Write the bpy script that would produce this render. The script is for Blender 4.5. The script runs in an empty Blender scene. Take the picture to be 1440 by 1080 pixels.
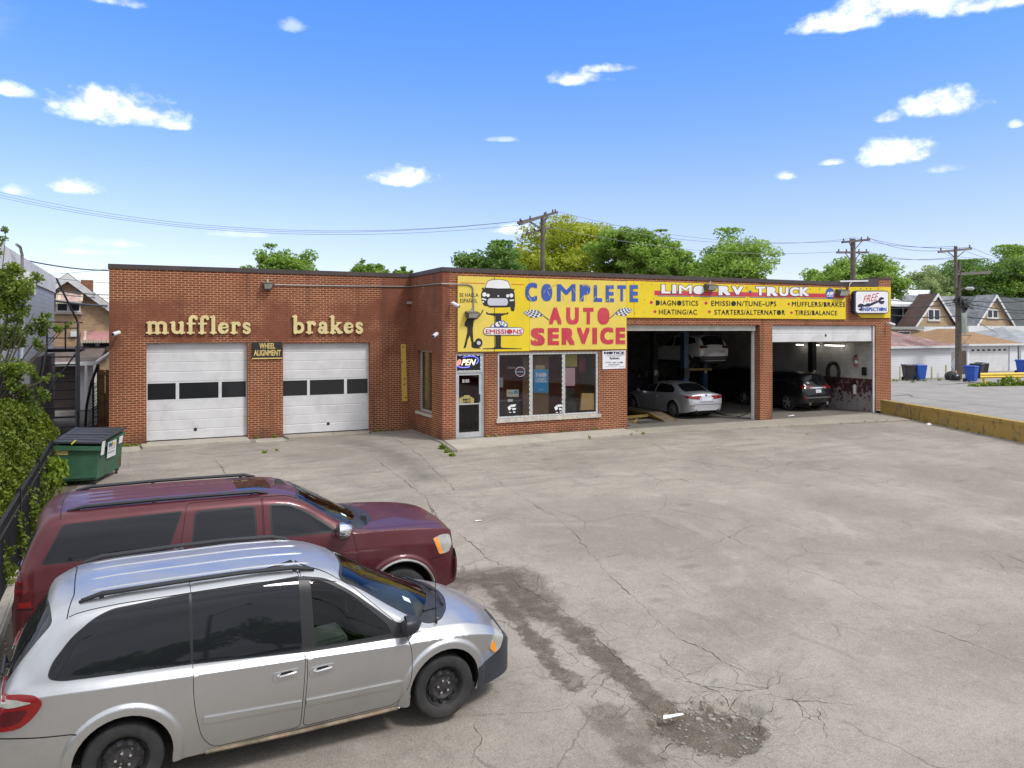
import bpy, bmesh, math, random
import numpy as np
from mathutils import Vector, Matrix
from mathutils.geometry import delaunay_2d_cdt
random.seed(7)
rng = np.random.default_rng(11)
scene = bpy.context.scene
R_ = math.radians

# ------------------------------------------------------------------ camera
YAW, CAM_H, FPX, HOR = 0.4472, 3.65, 1089.3, 464.07
cd = bpy.data.cameras.new('camera'); cam = bpy.data.objects.new('camera', cd)
scene.collection.objects.link(cam); scene.camera = cam
cam.location = (0, 0, CAM_H); cam.rotation_euler = (math.pi/2, 0, -YAW)
cd.sensor_width = 36; cd.lens = 36*FPX/1440; cd.shift_y = (HOR-540)/1440
cd.clip_start = 0.1; cd.clip_end = 2000

# ------------------------------------------------------------------ light and sky
SUN_EL, SUN_AZ = 52, 145          # azimuth clockwise from +Y (behind the camera, to the right)
EXPOSURE = 0.80
SKY_STRENGTH = 0.11
scene.view_settings.view_transform = 'Standard'; scene.view_settings.look = 'None'
scene.view_settings.gamma = 1; scene.view_settings.exposure = EXPOSURE
sl = bpy.data.lights.new('sun', 'SUN'); sun = bpy.data.objects.new('sun', sl); scene.collection.objects.link(sun)
sl.energy = 1.5; sl.angle = R_(12); sl.color = (1.0, 0.965, 0.925)
_d = Vector((math.sin(R_(SUN_AZ))*math.cos(R_(SUN_EL)), math.cos(R_(SUN_AZ))*math.cos(R_(SUN_EL)), math.sin(R_(SUN_EL))))
sun.rotation_euler = _d.to_track_quat('Z', 'Y').to_euler()

def pix_dir(px, py):
    a = (px-720)/FPX; b = (HOR-py)/FPX; c, s = math.cos(YAW), math.sin(YAW)
    return Vector((a*c+s, -a*s+c, b))
def at_y(px, py, Y):
    d = pix_dir(px, py); t = Y/d.y; return Vector((d.x*t, Y, CAM_H+d.z*t))
def at_x(px, py, X):
    d = pix_dir(px, py); t = X/d.x; return Vector((X, d.y*t, CAM_H+d.z*t))
def at_z(px, py, z=0.0):
    d = pix_dir(px, py); t = (z-CAM_H)/d.z; return Vector((d.x*t, d.y*t, z))
def at_d(px, py, D):
    d = pix_dir(px, py); return Vector((d.x*D, d.y*D, CAM_H+d.z*D))

class NT:
    """small helper round a node tree"""
    def __init__(s, tree): s.t = tree; s.n = tree.nodes; s.l = tree.links
    def add(s, typ, **kw):
        n = s.n.new(typ)
        for k, v in kw.items(): setattr(n, k, v)
        return n
    def put(s, sock, v):
        if hasattr(v, 'is_output'): s.l.new(v, sock)
        else: sock.default_value = v
    def math(s, op, a, b=0.0, c=0.0, clamp=False):
        n = s.add('ShaderNodeMath', operation=op, use_clamp=clamp)
        s.put(n.inputs[0], a); s.put(n.inputs[1], b); s.put(n.inputs[2], c); return n.outputs[0]
    def vmath(s, op, a, b=(0, 0, 0)):
        n = s.add('ShaderNodeVectorMath', operation=op); s.put(n.inputs[0], a); s.put(n.inputs[1], b)
        return n.outputs['Value'] if op in ('LENGTH', 'DISTANCE', 'DOT_PRODUCT') else n.outputs[0]
    def mix(s, f, a, b, mode='MIX'):
        n = s.add('ShaderNodeMix', data_type='RGBA', blend_type=mode)
        s.put(n.inputs[0], f); s.put(n.inputs[6], a if hasattr(a, 'is_output') else (*a[:3], 1)); s.put(n.inputs[7], b if hasattr(b, 'is_output') else (*b[:3], 1))
        return n.outputs[2]
    def ramp(s, f, lo, hi, a=0.0, b=1.0):
        n = s.add('ShaderNodeMapRange', interpolation_type='SMOOTHSTEP'); s.put(n.inputs[0], f)
        for i, v in zip((1, 2, 3, 4), (lo, hi, a, b)): s.put(n.inputs[i], v)
        return n.outputs[0]
    def noise(s, vec, scale, detail=4.0, rough=0.55, dist=0.0, dims='3D'):
        n = s.add('ShaderNodeTexNoise', noise_dimensions=dims)
        if vec is not None: s.put(n.inputs['Vector'], vec)
        n.inputs['Scale'].default_value = scale; n.inputs['Detail'].default_value = detail
        n.inputs['Roughness'].default_value = rough; n.inputs['Distortion'].default_value = dist
        return n.outputs[0]
    def pos(s): return s.add('ShaderNodeNewGeometry').outputs['Position']
    def obj(s): return s.add('ShaderNodeTexCoord').outputs['Object']
    def scale(s, v, sc):
        n = s.add('ShaderNodeMapping'); s.put(n.inputs[0], v); n.inputs['Scale'].default_value = sc; return n.outputs[0]
    def bump(s, h, strength=0.3, dist=0.01):
        n = s.add('ShaderNodeBump'); n.inputs['Strength'].default_value = strength; n.inputs['Distance'].default_value = dist
        s.put(n.inputs['Height'], h); return n.outputs[0]

w = bpy.data.worlds.new('World'); scene.world = w; w.use_nodes = True
T = NT(w.node_tree); T.n.clear()
out = T.add('ShaderNodeOutputWorld'); bg = T.add('ShaderNodeBackground'); T.l.new(bg.outputs[0], out.inputs[0])
sky = T.add('ShaderNodeTexSky', sky_type='NISHITA', sun_disc=False)
sky.sun_elevation = R_(SUN_EL); sky.sun_rotation = R_(SUN_AZ)
sky.air_density = 1.0; sky.dust_density = 0.25; sky.ozone_density = 5.0; sky.altitude = 300
gen = T.add('ShaderNodeTexCoord').outputs['Generated']
nrm = T.vmath('NORMALIZE', gen)
sep = T.add('ShaderNodeSeparateXYZ'); T.l.new(nrm, sep.inputs[0])
el = T.math('ARCSINE', sep.outputs[2]); az = T.math('ARCTAN2', sep.outputs[0], sep.outputs[1])
n_big = T.noise(T.scale(nrm, (1, 1, 1.35)), 30, 6, 0.58)
n_fine = T.noise(T.scale(nrm, (1, 1, 1.8)), 95, 5, 0.65)
nn = T.math('ADD', T.math('MULTIPLY', T.math('SUBTRACT', n_big, 0.5), 2.6), T.math('MULTIPLY', T.math('SUBTRACT', n_fine, 0.5), .8))
# small fair-weather clouds at their places in the sky: centre px, half width, half height, weight
CLOUDS = [(165, 158, 105, 42, 1.0), (225, 175, 45, 14, .7), (105, 263, 50, 21, .95), (20, 130, 40, 16, .9), (28, 270, 30, 13, .6), (562, 251, 54, 25, .95), (815, 112, 50, 18, .8), (850, 98, 45, 10, .75),
          (1185, 34, 90, 26, .95), (1290, 6, 170, 40, 1.0), (1400, 4, 120, 26, .9), (1326, 150, 76, 32, 1.0), (1249, 167, 24, 14, .9), (1258, 218, 64, 30, 1.0), (1104, 249, 20, 11, .85), (1172, 229, 26, 8, .7),
          (725, 325, 36, 16, .9), (745, 330, 26, 10, .8), (155, 343, 60, 10, .35), (150, 0, 70, 14, .6), (410, 38, 24, 16, .3), (706, 197, 30, 6, .3), (120, 355, 70, 8, .25), (1330, 238, 34, 10, .4), (330, 330, 50, 8, .25), (1428, 176, 14, 9, .5)]
mask = None
for (px, py, hw, hh, wt) in CLOUDS:
    d = pix_dir(px, py).normalized(); e0 = math.asin(d.z); a0 = math.atan2(d.x, d.y)
    d2 = pix_dir(px+hw, py).normalized(); d3 = pix_dir(px, py-hh).normalized()
    sa = abs(math.atan2(d2.x, d2.y)-a0); se = abs(math.asin(d3.z)-e0)
    u = T.math('DIVIDE', T.math('SUBTRACT', az, a0), sa); v = T.math('DIVIDE', T.math('SUBTRACT', el, e0), se)
    vb = T.math('MULTIPLY', v, T.math('ADD', 1.0, T.math('LESS_THAN', v, 0.0)))          # flatter bases
    q = T.math('ADD', T.math('MULTIPLY', u, u), T.math('MULTIPLY', vb, vb))
    m = T.math('MULTIPLY', T.ramp(T.math('ADD', T.math('SUBTRACT', 1.0, q), nn), 0.0, 1.45), wt)
    mask = m if mask is None else T.math('MAXIMUM', mask, m)
# overcast veil over the half of the sky behind the camera and overhead
veil_n = T.noise(T.scale(nrm, (1, 1, 3)), 3.0, 6, 0.6)
fw = pix_dir(720, HOR)
dotf = T.vmath('DOT_PRODUCT', nrm, tuple(fw))
veil = T.ramp(T.math('ADD', T.math('MULTIPLY', dotf, -1.0), T.math('MULTIPLY', T.math('SUBTRACT', veil_n, 0.5), 0.5)), -0.76, -0.52)
hsv = T.add('ShaderNodeHueSaturation'); T.l.new(sky.outputs[0], hsv.inputs['Color'])
hsv.inputs['Saturation'].default_value = 1.12; hsv.inputs['Hue'].default_value = 0.505
gain = T.mix(T.ramp(el, 0.06, 0.42), T.mix(T.ramp(el, .03, .19), (1.12, .90, .90), (1.46, 1.03, 1.0)), (.88, 1.12, 1.50))
skyc = T.mix(1.0, hsv.outputs[0], gain, 'MULTIPLY')
cl_bright = T.ramp(n_big, 0.32, 0.62, 6.2, 9.2)
cc = T.add('ShaderNodeCombineColor'); 
for i, k in enumerate((0.97, 0.985, 1.02)): T.l.new(T.math('MULTIPLY', cl_bright, k), cc.inputs[i])
veil_b = T.math('MULTIPLY', T.ramp(veil_n, 0.3, 0.7, 4.6, 7.6), T.ramp(el, -.05, .5, .55, 1.0))
vc = T.add('ShaderNodeCombineColor')
for i, k in enumerate((0.95, 0.99, 1.09)): T.l.new(T.math('MULTIPLY', veil_b, k), vc.inputs[i])
c1 = T.mix(T.math('MULTIPLY', mask, 1.0, clamp=True), skyc, cc.outputs[0])
veil = T.math('MAXIMUM', veil, T.ramp(T.math('ADD', el, T.math('MULTIPLY', T.math('SUBTRACT', veil_n, 0.5), 0.05)), .45, .62))
c2 = T.mix(veil, c1, vc.outputs[0])
T.l.new(c2, bg.inputs[0]); bg.inputs[1].default_value = SKY_STRENGTH

# ------------------------------------------------------------------ materials
MATS = {}
def new_mat(name):
    m = bpy.data.materials.new(name); m.use_nodes = True
    t = NT(m.node_tree); b = m.node_tree.nodes['Principled BSDF']
    return m, t, b
def mat(name, col, rough=0.6, metal=0.0, var=0.12, vscale=3.0, bump=0.0, bscale=60, spec=0.5, coat=0.0, dirt=None, dscale=1.2, damt=0.5, emit=None, estr=0.0):
    if name in MATS: return MATS[name]
    m, t, b = new_mat(name)
    p = t.obj()
    base = col
    if var > 0:
        n1 = t.noise(p, vscale, 5, 0.6)
        lo = tuple(c*(1-var) for c in col); hi = tuple(min(1, c*(1+var)) for c in col)
        base = t.mix(t.ramp(n1, 0.3, 0.7), lo, hi)
    if dirt is not None:
        n2 = t.noise(p, dscale, 7, 0.65, 0.6)
        base = t.mix(t.math('MULTIPLY', t.ramp(n2, 0.45, 0.72), damt), base, dirt)
    t.put(b.inputs['Base Color'], base if hasattr(base, 'is_output') else (*base[:3], 1))
    b.inputs['Roughness'].default_value = rough; b.inputs['Metallic'].default_value = metal
    b.inputs['Specular IOR Level'].default_value = spec; b.inputs['Coat Weight'].default_value = coat; b.inputs['Coat Roughness'].default_value = 0.06
    if bump > 0: t.l.new(t.bump(t.noise(p, bscale, 4, 0.6), bump, 0.01), b.inputs['Normal'])
    if emit: b.inputs['Emission Color'].default_value = (*emit, 1); b.inputs['Emission Strength'].default_value = estr
    MATS[name] = m; return m
def glass_dark(name, col=(0.012, 0.013, 0.016), rough=0.03):
    if name in MATS: return MATS[name]
    m, t, b = new_mat(name)
    b.inputs['Base Color'].default_value = (*col, 1); b.inputs['Roughness'].default_value = rough
    b.inputs['Specular IOR Level'].default_value = 0.5; b.inputs['IOR'].default_value = 1.42
    MATS[name] = m; return m
def glass_clear(name, tint=(0.55, 0.62, 0.6), refl=0.10, rough=0.01):
    if name in MATS: return MATS[name]
    m, t, b = new_mat(name); t.n.remove(b)
    o = t.n['Material Output']
    tr = t.add('ShaderNodeBsdfTransparent'); tr.inputs[0].default_value = (*tint, 1)
    gl = t.add('ShaderNodeBsdfGlossy'); gl.inputs['Roughness'].default_value = rough
    fr = t.add('ShaderNodeFresnel'); fr.inputs[0].default_value = 1.5
    f = t.math('MULTIPLY', fr.outputs[0], refl*10, clamp=True)
    mx = t.add('ShaderNodeMixShader'); t.l.new(f, mx.inputs[0]); t.l.new(tr.outputs[0], mx.inputs[1]); t.l.new(gl.outputs[0], mx.inputs[2])
    t.l.new(mx.outputs[0], o.inputs[0]); MATS[name] = m; return m

# ------------------------------------------------------------------ objects
COL = scene.collection
def tag(o, label=None, cat=None, group=None, kind=None):
    if label: o['label'] = label
    if cat: o['category'] = cat
    if group: o['group'] = group
    if kind: o['kind'] = kind
    return o
def thing(name, label, cat, loc=(0, 0, 0), rz=0.0, group=None):
    o = bpy.data.objects.new(name, None); COL.objects.link(o); o.empty_display_size = .2
    o.location = loc; o.rotation_euler = (0, 0, rz)
    return tag(o, label, cat, group)
def root_matrix(o):
    m = o.matrix_basis.copy()
    while o.parent: o = o.parent; m = o.matrix_basis @ m
    return m
class MB:
    def __init__(s): s.v = []; s.f = []; s.mi = []; s.cur = 0
    def face(s, pts):
        i = len(s.v); s.v += [tuple(p) for p in pts]; s.f.append(list(range(i, i+len(pts)))); s.mi.append(s.cur)
    def raw(s, verts, faces):
        i = len(s.v); s.v += [tuple(p) for p in verts]
        for f in faces: s.f.append([k+i for k in f]); s.mi.append(s.cur)
        return s
    def box(s, x0, x1, y0, y1, z0, z1):
        v = [(x0, y0, z0), (x1, y0, z0), (x1, y1, z0), (x0, y1, z0), (x0, y0, z1), (x1, y0, z1), (x1, y1, z1), (x0, y1, z1)]
        return s.raw(v, [(0, 3, 2, 1), (4, 5, 6, 7), (0, 1, 5, 4), (1, 2, 6, 5), (2, 3, 7, 6), (3, 0, 4, 7)])
    def hexa(s, bot, top):
        n = len(bot); return s.raw(list(bot)+list(top), [tuple(range(n-1, -1, -1)), tuple(range(n, 2*n))]+[(i, (i+1) % n, n+(i+1) % n, n+i) for i in range(n)])
    def obox(s, c, ax, ay, az):
        c, ax, ay, az = map(Vector, (c, ax, ay, az))
        P = lambda i, j, k: c+ax*i+ay*j+az*k
        v = [P(-1, -1, -1), P(1, -1, -1), P(1, 1, -1), P(-1, 1, -1), P(-1, -1, 1), P(1, -1, 1), P(1, 1, 1), P(-1, 1, 1)]
        return s.raw(v, [(0, 3, 2, 1), (4, 5, 6, 7), (0, 1, 5, 4), (1, 2, 6, 5), (2, 3, 7, 6), (3, 0, 4, 7)])
    def beam(s, a, b, wx, wz, up=(0, 0, 1)):
        a, b = Vector(a), Vector(b); d = b-a; L = d.length; d.normalize(); up = Vector(up)
        if abs(d.dot(up)) > .98: up = Vector((0, 1, 0))
        x = d.cross(up).normalized(); z = x.cross(d).normalized()
        return s.obox((a+b)/2, x*wx/2, d*L/2, z*wz/2)
    def tube(s, path, r, n=8, cap=True):
        path = [Vector(p) for p in path]; rs = r if isinstance(r, (list, tuple)) else [r]*len(path)
        base = len(s.v); prev = None
        for i, p in enumerate(path):
            d = (path[min(i+1, len(path)-1)]-path[max(i-1, 0)]).normalized()
            if prev is None:
                u = d.cross(Vector((0, 0, 1)))
                if u.length < .05: u = d.cross(Vector((0, 1, 0)))
            else: u = prev-d*prev.dot(d)
            u.normalize(); prev = u; wv = d.cross(u)
            for k in range(n):
                a = 2*math.pi*k/n; s.v.append(tuple(p+(u*math.cos(a)+wv*math.sin(a))*rs[i]))
        for i in range(len(path)-1):
            for k in range(n):
                a = base+i*n+k; b = base+i*n+(k+1) % n; s.f.append([a, b, b+n, a+n]); s.mi.append(s.cur)
        if cap:
            s.f.append([base+k for k in range(n-1, -1, -1)]); s.mi.append(s.cur)
            e = base+(len(path)-1)*n; s.f.append([e+k for k in range(n)]); s.mi.append(s.cur)
        return s
    def lathe(s, prof, c, axis='z', n=24, caps=(True, True)):
        """prof: (radius, height along axis)"""
        base = len(s.v); c = Vector(c)
        for (r, hh) in prof:
            for k in range(n):
                a = 2*math.pi*k/n; p = (r*math.cos(a), r*math.sin(a), hh)
                if axis == 'y': p = (p[0], p[2], -p[1])
                if axis == 'x': p = (p[2], p[0], p[1])
                s.v.append(tuple(c+Vector(p)))
        for i in range(len(prof)-1):
            for k in range(n):
                a = base+i*n+k; b = base+i*n+(k+1) % n; s.f.append([a, b, b+n, a+n]); s.mi.append(s.cur)
        if caps[0]: s.f.append([base+k for k in range(n-1, -1, -1)]); s.mi.append(s.cur)
        if caps[1]: e = base+(len(prof)-1)*n; s.f.append([e+k for k in range(n)]); s.mi.append(s.cur)
        return s
    def build(s, name, m, parent=None, smooth=False, bevel=0.0, local=False, angle=40):
        me = bpy.data.meshes.new(name)
        vs = s.v
        if parent is not None and not local:
            inv = root_matrix(parent).inverted(); vs = [tuple(inv @ Vector(v)) for v in vs]
        me.from_pydata(vs, [], s.f)
        for mm in (m if isinstance(m, (list, tuple)) else [m]): me.materials.append(mm)
        me.polygons.foreach_set('material_index', s.mi)
        if smooth: me.polygons.foreach_set('use_smooth', [True]*len(me.polygons))
        bm = bmesh.new(); bm.from_mesh(me)
        if smooth or bevel: bmesh.ops.remove_doubles(bm, verts=bm.verts, dist=1e-5)
        bmesh.ops.recalc_face_normals(bm, faces=bm.faces)
        if bevel > 0:
            ed = [e for e in bm.edges if len(e.link_faces) == 2 and e.calc_face_angle(0) > R_(30)]
            bmesh.ops.bevel(bm, geom=ed, offset=bevel, segments=2, affect='EDGES', clamp_overlap=True)
        bm.to_mesh(me); bm.free()
        if smooth or bevel:
            me.polygons.foreach_set('use_smooth', [True]*len(me.polygons)); me.set_sharp_from_angle(angle=R_(angle))
        o = bpy.data.objects.new(name, me); COL.objects.link(o)
        if parent is not None: o.parent = parent
        return o
def copy_tree(o, parent=None):
    c = o.copy(); COL.objects.link(c); c.parent = parent
    for ch in list(o.children): copy_tree(ch, c)
    return c
def poly_plate(polys, Y, th, name, m, parent):
    """flat shapes standing on a vertical plane y=Y facing the camera side; polys of (x,z)"""
    mb = MB()
    for p in polys:
        n = len(p); mb.raw([(x, Y-th, z) for x, z in p]+[(x, Y, z) for x, z in p], [list(range(n))]+[(i, (i+1) % n, n+(i+1) % n, n+i) for i in range(n)])
    return mb.build(name, m, parent)
def text_verts(body, bold=0.0, shear=0.0, spacing=1.0):
    cu = bpy.data.curves.new('t', 'FONT'); cu.body = body; cu.size = 1; cu.shear = shear; cu.space_character = spacing
    cu.resolution_u = 3
    ob = bpy.data.objects.new('t', cu); COL.objects.link(ob)
    bpy.context.view_layer.update()
    me = bpy.data.meshes.new_from_object(ob.evaluated_get(bpy.context.evaluated_depsgraph_get()))
    V = [tuple(v.co) for v in me.vertices]; F = [list(p.vertices) for p in me.polygons]
    if bold > .008:      # heavier strokes: the union of slightly shifted copies, kept as one clean layer
        n = len(V); V0, F0 = V, F; V, F = [], []
        for i, (dx, dy) in enumerate(((1, 1), (-1, 1), (1, -1), (-1, -1), (0, 0))):
            V += [(v[0]+dx*bold, v[1]+dy*bold*.8, 0) for v in V0]; F += [[k+i*n for k in f] for f in F0]
        V2, _, F2, *_ = delaunay_2d_cdt([Vector(v[:2]) for v in V], [], F, 1, 1e-5)
        V = [(v[0], v[1], 0) for v in V2]; F = [list(f) for f in F2]
    bpy.data.objects.remove(ob); bpy.data.curves.remove(cu); bpy.data.meshes.remove(me)
    return V, F
def text_into(mb, body, frame, bold=0.0, shear=0.0, spacing=1.0):
    """frame(u,v)->3D point for u,v in 0..1 of the text's own box"""
    V, F = text_verts(body, bold, shear, spacing)
    xs = [v[0] for v in V]; ys = [v[1] for v in V]; x0, x1, y0, y1 = min(xs), max(xs), min(ys), max(ys)
    mb.raw([frame((v[0]-x0)/(x1-x0), (v[1]-y0)/(y1-y0)) for v in V], F)
def wall_grid(mb, outline, holes, th, P):
    """wall in (u,z) with rectangular holes; P(u,d,z)->3D, d=0 outer face, d=th inner face"""
    us = sorted({outline[0], outline[1], *[h[0] for h in holes], *[h[1] for h in holes]}); zs = sorted({outline[2], outline[3], *[h[2] for h in holes], *[h[3] for h in holes]})
    us = [u for u in us if outline[0] <= u <= outline[1]]; zs = [z for z in zs if outline[2] <= z <= outline[3]]
    def solid(i, j):
        if i < 0 or j < 0 or i >= len(us)-1 or j >= len(zs)-1: return False
        u = (us[i]+us[i+1])/2; z = (zs[j]+zs[j+1])/2
        return not any(h[0] < u < h[1] and h[2] < z < h[3] for h in holes)
    for i in range(len(us)-1):
        for j in range(len(zs)-1):
            if not solid(i, j): continue
            a, b, c, d = us[i], us[i+1], zs[j], zs[j+1]
            mb.face([P(a, 0, c), P(b, 0, c), P(b, 0, d), P(a, 0, d)]); mb.face([P(b, th, c), P(a, th, c), P(a, th, d), P(b, th, d)])
            if not solid(i-1, j): mb.face([P(a, th, c), P(a, 0, c), P(a, 0, d), P(a, th, d)])
            if not solid(i+1, j): mb.face([P(b, 0, c), P(b, th, c), P(b, th, d), P(b, 0, d)])
            if not solid(i, j-1): mb.face([P(a, 0, c), P(a, th, c), P(b, th, c), P(b, 0, c)])
            if not solid(i, j+1): mb.face([P(a, 0, d), P(b, 0, d), P(b, th, d), P(a, th, d)])
# ------------------------------------------------------------------ the ground
YB, YA, XL, XI, XR, TOP = 23.888, 27.188, -0.885, 8.924, 30.24, 5.72
def gh(y, x=0.0):
    """height of the paved lot: it falls gently from the building towards the street"""
    t = min(max((22.9-y)/17.65, 0), 1.0)
    s = t if t < .9 else .9+(t-.9)*(1-(t-.9)*5)
    return -0.60*s
def gs(px, py):
    z = 0.0
    for _ in range(40): p = at_z(px, py, z); z = gh(p.y)
    return Vector((p.x, p.y, z))
def lot_px(X, Y): return gs(600+X/1.714, 600+Y/1.714)

def seg_dist(t, p, a, b):
    """distance in plan from shading point to the segment a-b"""
    ab = (b[0]-a[0], b[1]-a[1], 0); L2 = ab[0]**2+ab[1]**2
    pa = t.vmath('SUBTRACT', p, (a[0], a[1], 0))
    hh = t.math('DIVIDE', t.vmath('DOT_PRODUCT', pa, ab), L2, clamp=True)
    n = t.add('ShaderNodeVectorMath', operation='SCALE'); n.inputs[0].default_value = ab; t.l.new(hh, n.inputs['Scale'])
    return t.vmath('LENGTH', t.vmath('SUBTRACT', pa, n.outputs[0]))
def make_lot_mat():
    m, t, b = new_mat('old_asphalt')
    p3 = t.pos(); flat = t.vmath('MULTIPLY', p3, (1, 1, 0))
    n_l = t.noise(flat, .28, 6, .62, .4); n_m = t.noise(flat, 1.6, 7, .68, .5); n_s = t.noise(flat, 48, 4, .75); n_g = t.noise(flat, 150, 2, .8)
    c = t.mix(t.ramp(n_l, .34, .64), (.236, .205, .168), (.358, .318, .264))
    c = t.mix(t.math('MULTIPLY', t.ramp(n_m, .42, .70), .42), c, (.205, .185, .160))
    n_k = t.noise(flat, 5.5, 6, .75, .8); c = t.mix(t.math('MULTIPLY', t.ramp(n_k, .50, .72), .42), c, (.13, .118, .105)); c = t.mix(t.math('MULTIPLY', t.ramp(n_k, .46, .30), .34), c, (.46, .42, .36)); n_j = t.noise(flat, 16, 5, .8, .4); c = t.mix(t.math('MULTIPLY', t.ramp(n_j, .50, .68), .42), c, (.12, .105, .09)); c = t.mix(t.math('MULTIPLY', t.ramp(n_j, .46, .32), .28), c, (.50, .46, .40))
    tar = t.noise(t.scale(flat, (1.5, .45, 1)), .8, 7, .72, 1.2); c = t.mix(t.math('MULTIPLY', t.ramp(tar, .58, .68), .34), c, (.11, .102, .094))
    # worn pale wheel arcs
    wv = t.add('ShaderNodeTexWave', wave_type='RINGS', rings_direction='SPHERICAL', wave_profile='SIN')
    mp = t.add('ShaderNodeMapping'); t.l.new(flat, mp.inputs[0]); mp.inputs['Location'].default_value = (-7.0, -12.0, 0); t.l.new(mp.outputs[0], wv.inputs[0])
    wv.inputs['Scale'].default_value = .26; wv.inputs['Distortion'].default_value = 9.0; wv.inputs['Detail'].default_value = 4
    c = t.mix(t.math('MULTIPLY', t.ramp(wv.outputs[1], .78, 1.0), t.math('MULTIPLY', t.ramp(t.noise(flat, .55, 5, .7), .46, .64), .30)), c, (.46, .425, .38))
    # dark scattered oil spots
    vor = t.add('ShaderNodeTexVoronoi'); vor.inputs['Scale'].default_value = .95; t.l.new(t.scale(flat, (.62, 1.25, 1)), vor.inputs[0])
    sp = t.math('MULTIPLY', t.ramp(t.math('ADD', vor.outputs['Distance'], t.math('MULTIPLY', n_m, .35)), .36, .24), t.ramp(t.noise(flat, .5, 2), .44, .56))
    c = t.mix(t.math('MULTIPLY', sp, .42), c, (.10, .085, .07))
    # streaky darker wear in front of the bays
    st = t.noise(t.scale(flat, (.35, 1.7, 1)), 1.4, 6, .7, .3)
    sx = t.add('ShaderNodeSeparateXYZ'); t.l.new(p3, sx.inputs[0])
    c = t.mix(t.math('MULTIPLY', t.math('MULTIPLY', t.ramp(st, .48, .66), t.ramp(sx.outputs[1], 12, 19)), .60), c, (.15, .14, .13))
    # trail of damp soil running from the parked cars down to the pothole
    warp = t.math('ADD', t.math('MULTIPLY', t.math('SUBTRACT', t.noise(flat, 2.6, 6, .7), .5), .62), t.math('MULTIPLY', t.math('SUBTRACT', t.noise(flat, 19, 4, .75), .5), .16))
    wet = t.noise(flat, 3.7, 6, .72, .6)
    def trail(pts, w, amt, col, soft=.16):
        nonlocal c
        d = None
        for a, q in zip(pts[:-1], pts[1:]):
            s = seg_dist(t, flat, a, q); d = s if d is None else t.math('MINIMUM', d, s)
        c = t.mix(t.math('MULTIPLY', t.math('MULTIPLY', t.ramp(t.math('ADD', d, warp), w, w-soft), amt), t.ramp(wet, .30, .58, .45, 1.0)), c, col)
    soil = t.mix(t.ramp(t.noise(flat, 7, 6, .75), .3, .7), (.030, .020, .012), (.098, .066, .040))
    main = [lot_px(*q) for q in ((90, 370), (200, 362), (250, 432), (340, 480), (430, 560), (520, 640), (590, 700))]
    br = [lot_px(*q) for q in ((150, 380), (225, 470), (290, 560), (365, 622))]
    trail(main, .36, .45, soil, .34); trail(main, .23, .96, soil, .09); trail(main[0:3], .66, .80, soil, .32); trail(br, .17, .95, soil, .08)
    trail([lot_px(*q) for q in ((420, 690), (470, 740), (520, 800))], .30, .75, soil, .2)
    trail([lot_px(*q) for q in ((600, 712), (690, 722))], .62, .55, soil, .3); trail([lot_px(*q) for q in ((640, 722), (720, 722))], .44, .92, soil, .07)
    # blotches by the van and a paler worn seam
    trail([lot_px(*q) for q in ((20, 760), (60, 800))], .10, .55, (.07, .06, .05), .3)
    trail([lot_px(*q) for q in ((540, 440), (620, 500), (720, 560))], .07, .45, (.20, .195, .19), .14)
    nv = t.add('ShaderNodeTexNoise'); nv.inputs['Scale'].default_value = 2.5; nv.inputs['Detail'].default_value = 5; t.l.new(flat, nv.inputs['Vector'])
    wv2 = t.add('ShaderNodeVectorMath', operation='MULTIPLY_ADD'); t.l.new(nv.outputs[1], wv2.inputs[0]); wv2.inputs[1].default_value = (.35, .35, 0); t.l.new(flat, wv2.inputs[2])
    def crackle(scale, width, amt, mask):
        nonlocal c
        ve = t.add('ShaderNodeTexVoronoi', feature='DISTANCE_TO_EDGE'); ve.inputs['Scale'].default_value = scale; t.l.new(wv2.outputs[0], ve.inputs[0])
        c = t.mix(t.math('MULTIPLY', t.math('MULTIPLY', t.ramp(ve.outputs['Distance'], width, width*.35), mask), amt), c, (.07, .06, .05))
    dz = None
    for a, q in zip(main[:-1]+[lot_px(760, 690), lot_px(640, 640)], main[1:]+[lot_px(560, 790), lot_px(800, 650)]):
        sdd = seg_dist(t, flat, a, q); dz = sdd if dz is None else t.math('MINIMUM', dz, sdd)
    zone = t.math('MULTIPLY', t.ramp(t.math('ADD', dz, t.math('MULTIPLY', warp, 2.0)), 1.25, .5), t.ramp(n_l, .35, .5))
    crackle(1.9, .014, .65, zone); crackle(4.2, .02, .45, t.math('MULTIPLY', zone, t.ramp(t.noise(flat, .9, 3), .5, .6)))
    crackle(.42, .006, .6, t.ramp(t.noise(flat, .33, 3), .50, .60)); crackle(.95, .010, .4, t.ramp(t.noise(t.scale(flat, (1, 1, 1)), .21, 3), .56, .66))
    # dark damp asphalt in front of the second garage door
    trail([at_z(500, 622), at_z(560, 640), at_z(600, 665)], .75, .62, (.075, .068, .062), .8)
    c = t.mix(t.ramp(n_s, .34, .66), t.mix(.30, c, (.065, .052, .04)), t.mix(.12, c, (.66, .62, .56)))
    c = t.mix(t.math('MULTIPLY', t.ramp(n_g, .54, .68), .58), c, (.07, .058, .046))
    c = t.mix(t.math('MULTIPLY', t.ramp(n_g, .42, .32), .26), c, (.66, .62, .56))
    t.l.new(c, b.inputs['Base Color']); b.inputs['Roughness'].default_value = .9; b.inputs['Specular IOR Level'].default_value = .3
    hgt = t.math('ADD', t.math('MULTIPLY', n_s, .6), t.math('MULTIPLY', n_m, 1.2))
    t.l.new(t.bump(hgt, .45, .007), b.inputs['Normal'])
    return m
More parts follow.
